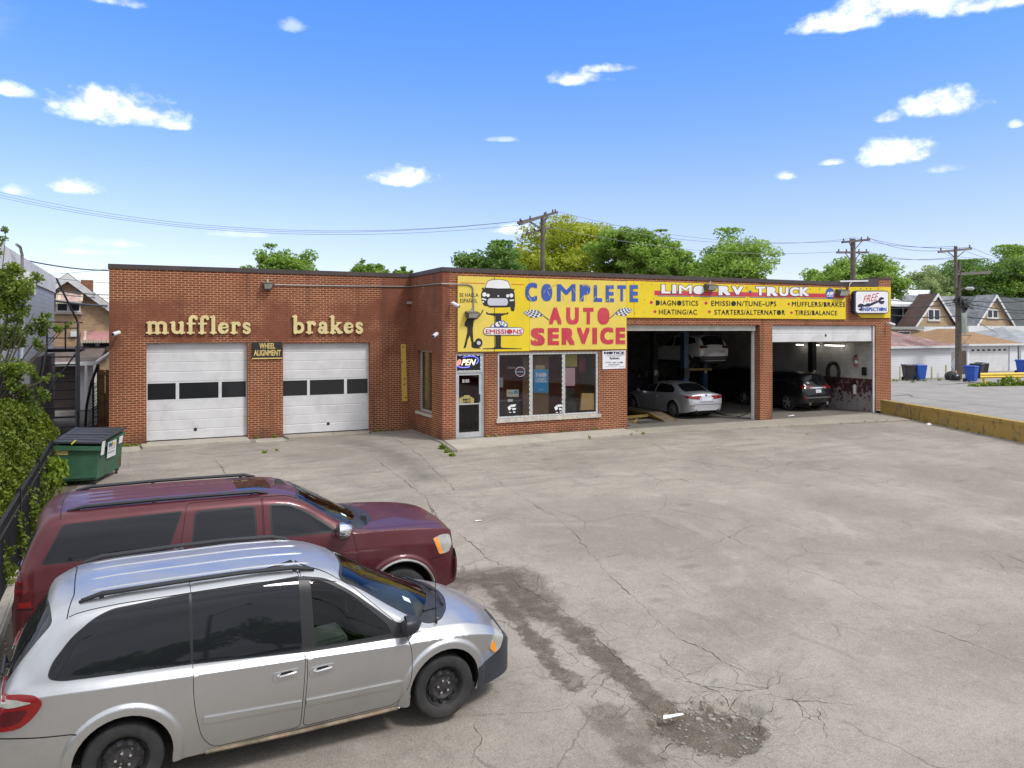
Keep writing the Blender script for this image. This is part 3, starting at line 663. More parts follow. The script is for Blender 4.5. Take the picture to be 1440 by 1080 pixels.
def rrect(F, x0, y0, x1, y1, r, n=5):
    P = []
    for cx, cy, a in ((x1-r, y0+r, -90), (x1-r, y1-r, 0), (x0+r, y1-r, 90), (x0+r, y0+r, 180)):
        for i in range(n+1):
            t = R_(a+90*i/n); P.append(F(cx+r*math.cos(t), cy+r*math.sin(t)))
    return P
sg = thing('shop_sign', 'big yellow sign reading complete auto service above the office window', 'sign', (12.5, YB, 4.1))
P0 = YB-.05
def panel(F, pts, th, name, m, par, base=YB): return poly_plate([[F(*p) for p in pts]], base-.004, th, name, m, par)
zb_ = 2.925; zt_ = 5.44
def xz_panel(x0, x1, z0, z1, name, m, par, th=.05): 
    mb = MB(); mb.box(x0, x1, YB-.004-th, YB-.004, z0, z1); return mb.build(name, m, par, bevel=.004)
sa, sb, sc, se = 9.448, Z1(490, 500)[0], Z1(935, 500)[0], 16.10
pn = xz_panel(sa, sb-.012, zb_, zt_, 'panel', M_yp, sg); xz_panel(sb+.012, sc-.006, zb_, zt_, 'panel', M_yb, sg); xz_panel(sc, se, zb_+.02, zt_, 'panel', M_yp, sg)
f1, f2, f3 = YB-.060, YB-.064, YB-.068
def art(polys, y, name, m, par): return poly_plate(polys, y+.004, .004, name, m, par)
seam = 491
body = [(370, 225), (338, 250), (320, 300), (323, 360), (338, 420), (360, 452), (412, 458), (420, 472), (640, 470), (690, 465), (698, 512), (718, 520), (738, 515), (750, 440), (745, 300), (730, 250), (700, 233)]
art([[Z1(*p) for p in body], [Z1(*p) for p in ((328, 228), (350, 218), (356, 240), (336, 246))], [Z1(*p) for p in ((715, 240), (742, 236), (744, 252), (722, 252))],
     [Z1(*p) for p in ((364, 224), (402, 138), (450, 118), (535, 114), (602, 119), (664, 142), (700, 234))]], f1, 'car_picture', M_blk, sg)
art([[Z1(*p) for p in ((372, 221), (406, 144), (452, 126), (535, 121), (600, 127), (658, 148), (692, 230), (540, 232))]], f2, 'car_windscreen_picture', M_wht, sg)
art([rrect(Z1, 402, 356, 658, 448, 34)], f2, 'car_grille_picture', M_grey, sg)
art([circ(Z1, 361, 308, 27), circ(Z1, 408, 319, 21), circ(Z1, 655, 325, 20), circ(Z1, 702, 320, 25), circ(Z1, 345, 402, 12), circ(Z1, 537, 327, 9, 8, 12),
     [Z1(*p) for p in ((328, 352), (385, 366), (383, 383), (330, 371))], [Z1(*p) for p in ((680, 374), (735, 370), (733, 389), (682, 392))]], f2, 'car_lamp_picture', M_wht, sg)
art([[Z1(*p) for p in ((385, 530), (400, 530), (406, 545), (640, 545), (655, 530), (666, 535), (662, 556), (620, 562), (575, 580), (500, 580), (430, 566), (388, 558))],
     [Z1(*p) for p in ((500, 580), (575, 580), (570, 968), (590, 982), (470, 986), (500, 970))], [Z1(*p) for p in ((340, 990), (470, 984), (590, 980), (830, 990), (836, 997), (345, 999))]], f1, 'lift_picture', M_blk, sg)
art([circ(Z1, 463, 706, 22), circ(Z1, 527, 682, 36), circ(Z1, 556, 666, 30), circ(Z1, 592, 668, 32), circ(Z1, 627, 690, 30), [Z1(*p) for p in ((432, 728), (452, 700), (650, 700), (664, 728))]], f2, 'cloud_outline', M_blue, sg)
art([circ(Z1, 465, 708, 16), circ(Z1, 529, 686, 30), circ(Z1, 557, 670, 23), circ(Z1, 592, 674, 25), circ(Z1, 622, 692, 23)], f3, 'cloud_picture', M_wht, sg)
art([rrect(Z1, 345, 722, 855, 824, 50, 8)], f3-.002, 'plate_outline', M_navy, sg); art([rrect(Z1, 352, 729, 848, 817, 43, 8)], f3-.006, 'plate', M_wht, sg)
mb = MB(); box_text(mb, 'EMISSIONS', Z1, 376, 748, 834, 806, f3-.0125, bold=.018); mb.build('lettering', M_red, sg)
art([[Z1(*p) for p in ((55, 156), (366, 164), (366, 172), (55, 164))], [Z1(*p) for p in ((700, 173), (865, 180), (865, 187), (700, 180))]], f1, 'red_line', flatmat('sign_orange_red', (.60, .09, .03)), sg)
man = [[(150, 612), (215, 604), (226, 622), (222, 680), (216, 740), (216, 790), (221, 870), (224, 905), (195, 906), (178, 822), (152, 880), (132, 965), (122, 986), (98, 986), (110, 940), (130, 860), (146, 780), (146, 726), (110, 702), (112, 670), (134, 625)],
       [(212, 632), (270, 620), (312, 572), (342, 530), (352, 500), (338, 504), (322, 540), (298, 570), (218, 606)], [(200, 905), (246, 905), (262, 962), (320, 992), (225, 987), (198, 966)]]
art([[Z1(*p) for p in q] for q in man]+[circ(Z1, 166, 568, 26, 14), circ(Z1, 290, 918, 48, 20, 58)], f1, 'mechanic_picture', M_blk, sg); art([circ(Z1, 290, 920, 25, 14)], f2, 'wheel_picture', M_grey, sg)
mb = MB(); box_text(mb, 'SE HABLA', Z1, 48, 290, 286, 338, f1-.001, bold=.004); box_text(mb, 'ESPAÑOL', Z1, 55, 350, 275, 412, f1-.001, bold=.004); mb.build('lettering', M_blk, sg)
mb = MB()
for ch, x0, y0, x1, y1 in (('C', 62, 108, 205, 330), ('O', 253, 120, 386, 328), ('M', 440, 125, 662, 328), ('P', 712, 130, 838, 328), ('L', 878, 138, 978, 335), ('E', 1020, 138, 1118, 338), ('T', 1160, 138, 1262, 328), ('E', 1305, 135, 1405, 338)):
    box_text(mb, ch, Z2, x0, y0, x1, y1, f1-.004 if x0 < 1290 else f1-.006, bold=.05 if ch != 'M' else .022)
mb.build('lettering', M_blue, sg)
mb = MB(); rk = random.Random(3)
for k in range(26):
    x = rk.uniform(70, 1200); y = rk.uniform(130, 320); a = rk.uniform(0, 3.1); L = rk.uniform(18, 42); c, s = math.cos(a)*L, math.sin(a)*L
    q = [Z2(x-c+s*.06, y-s-c*.06), Z2(x+c+s*.06, y+s-c*.06), Z2(x+c-s*.06, y+s+c*.06), Z2(x-c-s*.06, y-s+c*.06)]; mb.face([(p[0], f1-.0075, p[1]) for p in q])
mb.build('crack_mark', M_yp, sg)
mb = MB()
for ch, x0, y0, x1, y1 in (('A', 345, 400, 496, 602), ('U', 552, 400, 701, 604), ('T', 752, 405, 876, 602), ('O', 922, 402, 1066, 606), ('S', 130, 645, 297, 855), ('E', 332, 645, 466, 848), ('R', 497, 645, 653, 846), ('V', 678, 642, 831, 842), ('I', 862, 642, 918, 838), ('C', 955, 638, 1111, 840), ('E', 1140, 640, 1254, 838)):
    box_text(mb, ch, Z2, x0, y0, x1, y1, f1-.004, bold=.06)
mb.build('lettering', M_red, sg)
def flag(tip, a, b, c, pole_end, sx):
    # waving chequered flag: base quad white, checks laid on it
    P = lambda u, v: (tip[0]+(c[0]-tip[0])*u+(0.36*sx*60)*math.sin(v*2.6)*0+(a[0]-tip[0])*0, 0)
    def S(u, v):
        top = (tip[0]*(1-u)+b[0]*u, tip[1]*(1-u)+b[1]*u-18*math.sin(u*3.14)); bot = (tip[0]*(1-u)+c[0]*u+ (0), tip[1]*(1-u)+c[1]*u+42*math.sin(min(1, u*1.25)*3.14))
        return (top[0]*(1-v)+bot[0]*v, top[1]*(1-v)+bot[1]*v)
    n, m_ = 9, 5; wh, bl = MB(), MB()
    for i in range(n):
        for j in range(m_):
            q = [Z2(*S(u/n, v/m_)) for u, v in ((i, j), (i+1, j), (i+1, j+1), (i, j+1))]
            (bl if (i+j) % 2 else wh).face([(p[0], f2-.001, p[1]) for p in q])
    wh.build('flag_picture', M_wht, sg); bl.build('flag_checks', M_navy, sg)
    b_, e_ = b, pole_end; dx, dy = e_[0]-b_[0], e_[1]-b_[1]; L = math.hypot(dx, dy); nx, ny = -dy/L*4, dx/L*4
    art([[Z2(b_[0]+nx, b_[1]+ny), Z2(b_[0]-nx, b_[1]-ny), Z2(e_[0]-nx, e_[1]-ny), Z2(e_[0]+nx, e_[1]+ny)]], f2-.002, 'flag_pole_picture', M_navy, sg)
flag((35, 460), (130, 435), (205, 437), (300, 512), (345, 550), 1)

st = thing('shop_sign', 'long yellow sign strip listing repair services above the two open bays', 'sign', (21, YB, 4.75))
zs0, zs1 = 4.105, 5.455
xs_ = [16.105, Z3(85, 0)[0], Z3(1362, 100)[0], Z4(528, 200)[0], 27.36]
for a, b in zip(xs_[:-1], xs_[1:]): xz_panel(a, b-.012, zs0, zs1, 'panel', M_yb, st, .052)
g1 = YB-.062
flag((1345, 430), (1270, 415), (1195, 417), (1110, 497), (1068, 532), -1)
q = [Z3(312, 190), Z4(965, 186), Z4(965, 224), Z3(312, 240)]; art([q], g1, 'red_band', M_red, st)
art([[Z3(345, 246), Z3(720, 250), Z3(720, 257), Z3(345, 253)], [Z3(748, 251), Z3(1336, 262), Z3(1336, 269), Z3(748, 258)], [Z4(80, 214), Z4(515, 222), Z4(515, 227), Z4(80, 219)], [Z4(552, 224), Z4(950, 228), Z4(950, 233), Z4(552, 229)]], g1, 'blue_line', M_blue, st)
lets = [('L', Z3, 388, 122, 490, 222), ('I', Z3, 510, 125, 555, 222), ('M', Z3, 585, 128, 728, 225), ('O', Z3, 748, 135, 868, 230), ('R', Z3, 1030, 138, 1165, 242), ('V', Z3, 1180, 140, 1305, 238),
        ('T', Z4, 138, 119, 222, 199), ('R', Z4, 240, 122, 340, 206), ('U', Z4, 355, 125, 438, 205), ('C', Z4, 450, 125, 535, 205), ('K', Z4, 540, 126, 628, 206)]
a_, b_ = MB(), MB()
for ch, F, x0, y0, x1, y1 in lets:
    e = 6 if F is Z3 else 5
    box_text(a_, ch, F, x0-e, y0-e, x1+e, y1+e, g1-.006, bold=.085 if ch != 'M' else .03); box_text(b_, ch, F, x0, y0, x1, y1, g1-.009, bold=.055 if ch != 'M' else .015)
a_.build('letter_outline', M_navy, st); b_.build('lettering', M_wht, st)
art([circ(Z4, 88, 166, 13)], g1-.003, 'blue_dot', M_blue, st)
mb = MB()
def span_text(body, A, B):  # A: (F,x,ytop,ybot) left edge, B: right edge
    mb = MB()
    quad_text(mb, body, [A[0](A[1], A[3]), B[0](B[1], B[3]), B[0](B[1], B[2]), A[0](A[1], A[2])], g1-.002, bold=.014, spacing=1.12); mb.build('lettering', M_blk, st)
span_text('DIAGNOSTICS', (Z3, 328, 298, 356), (Z3, 802, 304, 361)); span_text('HEATING/AC', (Z3, 362, 400, 458), (Z3, 790, 404, 460))
span_text('EMISSION/TUNE–UPS', (Z3, 950, 305, 362), (Z4, 328, 254, 301)); span_text('STARTERS/ALTERNATOR', (Z3, 985, 404, 461), (Z4, 408, 334, 380))
span_text('MUFFLERS/BRAKES', (Z4, 472, 256, 302), (Z4, 960, 262, 306)); span_text('TIRES/BALANCE', (Z4, 498, 336, 381), (Z4, 888, 340, 383))
for q_ in (circ(Z3, 277, 322, 18), circ(Z3, 318, 425, 17), circ(Z3, 892, 330, 17), circ(Z3, 929, 427, 16), circ(Z4, 443, 278, 12), circ(Z4, 468, 358, 12)): art([q_], g1, 'bullet', M_red, st)
art([[Z4(822+(44 if i % 2 else 38)*math.cos(math.pi*i/22), 182+(54 if i % 2 else 48)*math.sin(math.pi*i/22)) for i in range(44)]], g1-.004, 'badge', M_blue, st)
mb = MB(); box_text(mb, 'ASE', Z4, 786, 166, 858, 198, g1-.0105, bold=.06, shear=.25); mb.build('badge_lettering', M_wht, st)
art([[Z4(792, 203), Z4(852, 204), Z4(852, 210), Z4(792, 209)]], g1-.0065, 'badge_line', M_wht, st)
mb = MB()
for X, Y in ((170, 122), (283, 122), (200, 292), (305, 278), (90, 443), (198, 432)): mb.raw([(p[0], g1-.004, p[1]) for p in circ(Z3, X, Y, 5, 6)], [range(6)])
for X, Y in ((50, 130), (640, 143), (725, 143)): mb.raw([(p[0], g1-.004, p[1]) for p in circ(Z4, X, Y, 5, 6)], [range(6)])
mb.build('screw_hole', M_dark, st)
fp = thing('sign_backing', 'curled yellow board with a cut curved edge behind the free inspection box', 'sign board', (27.3, YB, 4.7))
cut = [(372, 402), (1095, 406), (1086, 925), (602, 922), (555, 880), (500, 780), (460, 700), (420, 580), (398, 500)]
panel(Z5, cut, .05, 'panel', M_yb, fp)
art([[Z5(*p) for p in ((408, 528), (478, 530), (486, 606), (428, 600))]], YB-.058, 'red_band', M_red, fp)
mb = MB(); mb.raw([(p[0], YB-.06, p[1]) for c in ((585, 428), (685, 432), (755, 432), (880, 432)) for p in circ(Z5, *c, 10, 6)], [range(6*i, 6*i+6) for i in range(4)]); mb.build('screw_hole', M_dark, fp)
fi = thing('box_sign', 'white rounded box sign reading free inspection with a black wrench', 'sign', (27.5, YB-.2, 4.7))
YF = YB-.21
Z5f = lambda X, Y: (lambda p: (p.x, p.z))(at_y(1160+X/12, 370+Y/12, YF))
poly_plate([rrect(Z5f, 492, 464, 1080, 852, 55, 6)], YB-.056, .21-.056, 'case', M_navy, fi)
poly_plate([rrect(Z5f, 520, 480, 1066, 838, 40, 6)], YF-.001, .012, 'face', M_wht, fi)
yw_ = YF-.016
wrench = [(545, 745), (558, 702), (595, 682), (640, 690), (660, 706), (720, 676), (760, 682), (800, 660), (902, 625), (912, 590), (946, 572), (992, 584), (992, 606), (946, 624), (930, 636), (1006, 640), (990, 680), (950, 696), (915, 680), (905, 660), (742, 735), (640, 738), (622, 744), (616, 812), (580, 800), (555, 775), (602, 760), (600, 746)]
art([[Z5f(*p) for p in wrench]], yw_, 'wrench_picture', M_navy, fi)
mb = MB(); quad_text(mb, 'FREE', [Z5f(640, 672), Z5f(880, 628), Z5f(908, 500), Z5f(655, 556)], yw_-.003, bold=-.006, shear=.15); mb.build('lettering', M_red, fi)
mb = MB(); box_text(mb, 'INSPECTION', Z5f, 622, 747, 1034, 810, yw_-.006, bold=.03); mb.build('lettering', M_blue, fi)
# notice
ns = thing('notice_sign', 'white towing notice plate screwed to the pier beside the office window', 'sign', (15.5, YB, 2.5))
N = PX(12, 820, 440)
panel(N, [(322, 642), (712, 632), (708, 936), (326, 950)], .02, 'plate', M_wht, ns)
mb = MB(); box_text(mb, 'NOTICE', N, 345, 652, 690, 698, YB-.027, bold=.06); box_text(mb, '(773) 267-3188', N, 372, 824, 664, 856, YB-.027, bold=.02)
box_text(mb, 'Rydholm', N, 440, 745, 606, 796, YB-.027, bold=.03, shear=.2)
for y, a, b in ((712, 360, 690), (730, 400, 640), (866, 410, 620), (880, 420, 600), (908, 360, 560), (908, 600, 690)):
    q = [N(a, y+4), N(b, y+3), N(b, y-2), N(a, y-1)]; mb.face([(p[0], YB-.027, p[1]) for p in q])
mb.build('lettering', M_navy, ns)
# wheel alignment
wa = thing('wall_sign', 'black sign reading wheel alignment in gold between the garage doors', 'sign', (3.86, YA, 2.98))
A1 = lambda X, Y: (lambda p: (p.x, p.z))(at_y(330+X/3.6, 340+Y/3.6, YA))
x0, z0 = A1(87, 588); x1, z1 = A1(240, 507)
mb = MB(); mb.box(x0, x1, YA-.05, YA-.004, z0, z1); mb.build('board', M_blk, wa)
M_gold = flatmat('gold_paint', (.62, .46, .16)); mb = MB(); mb.box(x0, x1, YA-.056, YA-.004, z0-.04, z0); mb.build('lower_edge', M_gold, wa)
mb = MB(); box_text(mb, 'WHEEL', A1, 124, 513, 204, 541, YA-.053, bold=.03); box_text(mb, 'ALIGNMENT', A1, 96, 547, 232, 577, YA-.053, bold=.03); mb.build('lettering', M_gold, wa)
# carved cream letters built from swept strokes
def stroke_mesh(strokes, xmap, cell, holes=()):
    """flat letter as the union of tapered strokes, cut on a grid; returns polygons"""
    segs = []
    for s in strokes:
        for a, b in zip(s[:-1], s[1:]): segs.append((a, b))
    xs = [p[0] for s in strokes for p in s]; ys = [p[1] for s in strokes for p in s]
    x0, x1, y0, y1 = min(xs)-.35, max(xs)+.35, min(ys)-.35, max(ys)+.35
    nx, ny = int((x1-x0)/cell)+1, int((y1-y0)/cell)+1
    gx = x0+np.arange(nx)*cell; gy = y0+np.arange(ny)*cell; X, Y = np.meshgrid(gx, gy); D = np.full(X.shape, 9.0)
    for a, b in segs:
        dx, dy = b[0]-a[0], b[1]-a[1]; L = dx*dx+dy*dy+1e-9; t = np.clip(((X-a[0])*dx+(Y-a[1])*dy)/L, 0, 1)
        D = np.minimum(D, np.hypot(X-a[0]-t*dx, Y-a[1]-t*dy)-(a[2]+(b[2]-a[2])*t))
    polys = []
    for j in range(ny-1):
        for i in range(nx-1):
            c = [(i, j), (i+1, j), (i+1, j+1), (i, j+1)]; d = [D[q[1], q[0]] for q in c]
            if min(d) > 0: continue
            P = []
            for k in range(4):
                a, b = c[k], c[(k+1) % 4]; da, db = d[k], d[(k+1) % 4]
                if da <= 0: P.append((gx[a[0]], gy[a[1]]))
                if (da <= 0) != (db <= 0):
                    t = da/(da-db); P.append((gx[a[0]]+(gx[b[0]]-gx[a[0]])*t, gy[a[1]]+(gy[b[1]]-gy[a[1]])*t))
            if len(P) >= 3: polys.append(P)
    return polys
def arc(cx, cy, rx, ry, a0, a1, r0, r1, n=10): return [(cx+rx*math.cos(R_(a0+(a1-a0)*i/n)), cy+ry*math.sin(R_(a0+(a1-a0)*i/n)), r0+(r1-r0)*i/n) for i in range(n+1)]
def serif(x, y, w=.24, r=.075): return [(x-w, y, r), (x+w, y, r)]
S_ = .165
def stem(x, y0=.08, y1=.9): return [(x, y0, S_), (x, y1, S_)]
GLY = {
 'm': (1.95, [stem(.30), serif(.30, .075), [(.08, .93, .07), (.3, .93, .07)], arc(.62, .68, .32, .26, 170, 0, .10, .16), [(.94, .68, .16), (.94, .08, S_)], serif(.94, .075), arc(1.28, .68, .32, .26, 170, 0, .10, .16), [(1.60, .68, .16), (1.60, .08, S_)], serif(1.62, .075)]),
 'u': (1.40, [[(.30, .9, S_), (.30, .34, S_)], [(.06, .93, .07), (.3, .93, .07)], arc(.62, .36, .32, .27, 180, 350, .16, .10), [(1.02, .9, S_), (1.02, .1, S_)], [(.8, .93, .07), (1.02, .93, .07)], [(1.02, .075, .075), (1.26, .075, .075)]]),
 'f': (.95, [stem(.32, .08, 1.2), serif(.34, .075, .28), [(.06, .86, .085), (.70, .86, .085)], arc(.60, 1.22, .28, .24, 180, 35, S_, .12), [(.80, 1.33, .13), (.82, 1.28, .13)]]),
 'l': (.66, [stem(.32, .08, 1.42), serif(.32, .075), [(.08, 1.43, .07), (.3, 1.43, .07)]]),
 'e': (1.08, [arc(.55, .48, .36, .38, 20, 350-20, .10, .12, 24), arc(.50, .48, .32, .36, 110, 250, .16, .18), [(.26, .50, .07), (.88, .54, .07)], [(.88, .54, .08), (.86, .66, .10)]]),
 'r': (.98, [stem(.30), serif(.32, .075, .27), [(.08, .93, .07), (.3, .93, .07)], arc(.62, .66, .30, .25, 175, 70, .10, .15), [(.74, .86, .16), (.78, .80, .16)]]),
 's': (.92, [arc(.45, .70, .24, .19, 30, 250, .11, .15), arc(.45, .26, .25, .20, 70, -150, .15, .11), [(.70, .82, .09), (.72, .70, .07)], [(.18, .26, .08), (.18, .12, .08)], [(.40, .52, .16), (.52, .44, .16)]]),
 'b': (1.28, [stem(.30, .10, 1.42), [(.06, 1.43, .07), (.3, 1.43, .07)], arc(.66, .48, .36, .38, 165, -165, .12, .12, 22), arc(.72, .48, .28, .34, 80, -80, .14, .14)]),
 'a': (1.18, [arc(.46, .28, .24, .20, 0, 360, .13, .13, 16), [(.84, .10, S_), (.84, .66, S_)], arc(.56, .66, .28, .24, 0, 150, S_, .10), [(.30, .74, .13), (.32, .70, .13)], [(.84, .075, .075), (1.08, .075, .075)], [(.5, .48, .09), (.84, .54, .09)]]),
 'k': (1.34, [stem(.30, .08, 1.42), serif(.32, .075), [(.06, 1.43, .07), (.3, 1.43, .07)], [(.42, .42, .11), (.92, .88, .10)], [(.74, .92, .07), (1.14, .92, .07)], [(.55, .56, .15), (1.0, .10, .16)], [(.82, .075, .075), (1.26, .075, .075)]]),
}
M_cream = flatmat('cream_letter', (.68, .56, .27), .6, var=.10, vscale=3, dirt=(.5, .42, .25), damt=.3)
def carved_word(word, q0, q1, zb, zt, label):
    root = thing('lettering', label, 'lettering', ((q0+q1)/2, YA, zb)); adv = 0; xs = []
    for ch in word: xs.append(adv); adv += GLY[ch][0]+.06
    asc = 1.5
    for ch, a in zip(word, xs):
        polys = stroke_mesh(GLY[ch][1], None, .028); k = (q1-q0)/adv; kz = (zt-zb)/asc
        f, b = [], []
        bm = bmesh.new(); cache = {}
        def V(p):
            key = (round(p[0], 4), round(p[1], 4))
            if key not in cache: cache[key] = bm.verts.new((q0+(a+p[0])*k-root.location.x, -.085, zb+p[1]*kz-root.location.z))
            return cache[key]
        for P in polys:
            vs = []
            for p in P:
                v = V(p)
                if v not in vs: vs.append(v)
            if len(vs) >= 3:
                try: bm.faces.new(vs)
                except ValueError: pass
        be = [e for e in bm.edges if len(e.link_faces) == 1]; r = bmesh.ops.extrude_edge_only(bm, edges=be)
        for v in [g for g in r['geom'] if isinstance(g, bmesh.types.BMVert)]: v.co.y = -.015
        bmesh.ops.recalc_face_normals(bm, faces=bm.faces)
        me = bpy.data.meshes.new('letter'); bm.to_mesh(me); bm.free(); me.materials.append(M_cream)
        o = bpy.data.objects.new('letter', me); COL.objects.link(o); o.parent = root
ml = at_y(205.4, 469.6, YA); mr = at_y(354.5, 469.8, YA); carved_word('mufflers', ml.x, mr.x, 3.535, 4.10, 'cream carved letters spelling mufflers over the first garage door')
ml = at_y(410.4, 469, YA); mr = at_y(511.8, 469.5, YA); carved_word('brakes', ml.x, mr.x, 3.535, 4.14, 'cream carved letters spelling brakes over the second garage door')

# ------------------------------------------------------------------ small fittings on the walls
M_lampbox = mat('lamp_housing', (.10, .085, .07), .6); M_lens = mat('lamp_lens', (.50, .50, .46), .25, var=.1)
def flood(px0, py0, px1, py1, Y, label, out=.32):
    a = at_y(px0, py1, Y-out*.7); b = at_y(px1, py0, Y-out*.7); x0, x1, z0, z1 = a.x, b.x, a.z, b.z; cx = (x0+x1)/2; h = z1-z0
    root = thing('floodlight', label, 'wall lamp', (cx, Y, (z0+z1)/2), group='floodlights on the shop front')
    mb = MB(); mb.hexa([(x0+.05, Y-out*.55, z0), (x1-.05, Y-out*.55, z0), (x1-.05, Y-.004, z0), (x0+.05, Y-.004, z0)], [(x0, Y-out, z0+h*.75), (x1, Y-out, z0+h*.75), (x1, Y-.004, z1), (x0, Y-.004, z1)]); mb.build('housing', M_lampbox, root, bevel=.015)
    mb = MB(); n = .012
    mb.hexa([(x0+.08, Y-out*.55-n-.02, z0+.03), (x1-.08, Y-out*.55-n-.02, z0+.03), (x1-.08, Y-out*.55+.02, z0+.03), (x0+.08, Y-out*.55+.02, z0+.03)], [(x0+.04, Y-out-n, z0+h*.68), (x1-.04, Y-out-n, z0+h*.68), (x1-.04, Y-out+.04, z0+h*.68), (x0+.04, Y-out+.04, z0+h*.68)]); mb.build('lens', M_lens, root)
    mb = MB(); mb.tube([(cx, Y-.08, z1-.02), (cx, Y-.08, z1+.10)], .03, 8); mb.build('conduit_fitting', M_alu, root)
    return root
flood(369, 396, 385, 407, YA, 'brown floodlight high on the brick wall above the brakes lettering')
flood(656.5, 437.5, 674.5, 448, YB-.06, 'brown floodlight covering the mechanic picture on the yellow sign', .30)
flood(994.5, 399, 1009, 408.5, YB-.06, 'brown floodlight between the words limo and rv on the yellow strip', .30)
flood(1180, 406.5, 1194, 416.5, YB-.06, 'brown floodlight beside the gap left of the free inspection box', .30)
M_pipe = mat('grey_conduit', (.26, .25, .24), .5, metal=.4)
cw = lambda px, py, Y, o=.03: at_y(px, py, Y-o)
p = [cw(386, 400.5, YA), cw(430, 401.4, YA), cw(500, 402.4, YA), cw(574, 403, YA), Vector((XI-.03, YA-.06, cw(576, 403, YA).z)), Vector((XI-.03, YB-.03, at_y(622.5, 398.8, YB).z)), cw(640, 399.5, YB, .08), cw(658, 400.2, YB, .08), cw(663, 402, YB, .08), cw(665.2, 406, YB, .08), cw(666, 437, YB, .08)]
mb = MB(); mb.tube(p, .020, 8); tag(mb.build('conduit', M_pipe, None, smooth=True), 'thin grey conduit running along the bricks to the sign lamp', 'conduit')
mb = MB(); mb.tube([at_y(1192, 412, YB-.12), at_y(1194, 404, YB-.12), at_y(1195, 399, YB-.1), at_y(1198, 397, YB-.05)], .022, 6); tag(mb.build('conduit', M_pipe, None, smooth=True), 'short bent conduit from the roof edge to the floodlight by the free inspection box', 'conduit')
def camera_(pos, dirv, label, dome=False):
    root = thing('security_camera', label, 'security camera', pos, group='security cameras on the walls')
    d = Vector(dirv).normalized(); p0 = Vector(pos)
    mb = MB(); mb.tube([p0, p0+d*.26], [.065, .06], 10); mb.build('camera_body', M_white, root, smooth=True)
    mb = MB(); mb.tube([p0+d*.262, p0+d*.275], .045, 10); mb.build('lens', M_black, root)
    mb = MB(); mb.tube([p0+d*.08, p0+d*.02+Vector((0, .12, .02))], .03, 8); mb.build('bracket', M_white, root)
    return root
camera_(at_y(167.5, 467.5, YA-.2), (-.7, -.8, -.25), 'small white camera on the brick wall left of the mufflers lettering')
camera_(at_x(614.5, 469.5, XI-.12), (-.6, -.5, -.25), 'small white camera low on the return wall above its window')
camera_(at_y(636, 426, YB-.18), (.7, -.5, -.45), 'small white camera beside the left edge of the yellow sign')
camera_(at_y(1250, 454.5, YB-.15), (.6, -.6, -.3), 'small white camera at the right hand corner of the shop')
mb = MB(); a = at_y(566, 484, YA); b = at_y(573, 564, YA)
mb.hexa([(8.62-.03, YA-.06, b.z), (8.62+.17, YA-.06, b.z), (8.62+.17, YA-.005, b.z), (8.62-.03, YA-.005, b.z)], [(8.56-.02, YA-.06, a.z), (8.56+.16, YA-.06, a.z), (8.56+.16, YA-.005, a.z), (8.56-.02, YA-.005, a.z)])
pk = thing('board', 'upright yellow painted board fixed to the bricks in the corner', 'board', (8.65, YA, 1)); mb.build('plank', flatmat('yellow_board', (.60, .40, .07), dirt=(.35, .25, .1)), pk, bevel=.01)
mb = MB()
for z, x in ((a.z-.1, 8.62), (a.z-.65, 8.58), (b.z+.82, 8.67), (b.z+.62, 8.66), (b.z+.14, 8.72)): mb.lathe([(.03, 0), (.03, .012)], (x, YA-.062, z), 'y', 8)
mb.build('bolt_hole', M_dark, pk)
mb = MB(); c = at_y(577.5, 425.8, YA-.1); mb.box(c.x-.13, c.x+.10, YA-.12, YA-.004, c.z-.05, c.z+.05); tag(mb.build('vent_box', mat('galvanised', (.40, .38, .36), .5, metal=.3), None, bevel=.01), 'small grey metal box in the inner corner of the brick wall', 'vent')
# open sign in the transom
osn = thing('open_sign', 'oval lit open sign behind the glass above the entrance door', 'sign', (9.9, YB, 2.55))
D = PX(8, 630, 490); yo = YB+.094
mb = MB(); quad_text(mb, 'PEN', [D(160, 192), D(312, 190), D(330, 120), D(176, 122)], yo, bold=.03, shear=.1); mb.build('lettering', mat('neon_cream', (.7, .66, .5), .5, emit=(.75, .70, .5), estr=.55, var=0), osn)
mb = MB(); quad_text(mb, 'O', [D(104, 195), D(152, 193), D(166, 122), D(120, 124)], yo, bold=.03, shear=.1); mb.build('letter', mat('neon_red', (.8, .15, .12), .5, emit=(.9, .20, .15), estr=.8, var=0), osn)
mb = MB(); c3 = lambda t: (lambda q: (q[0], yo, q[1]))(D(226+128*math.cos(t)-6*math.sin(t), 152+62*math.sin(t)-16*math.cos(t)))
for t0, t1 in ((-2.0, .62), (1.3, 3.35)): mb.tube([c3(t0+(t1-t0)*i/16) for i in range(17)], .017, 6)
mb.build('ring', mat('neon_blue', (.15, .15, .8), .5, emit=(.12, .14, .9), estr=.9, var=0), osn)
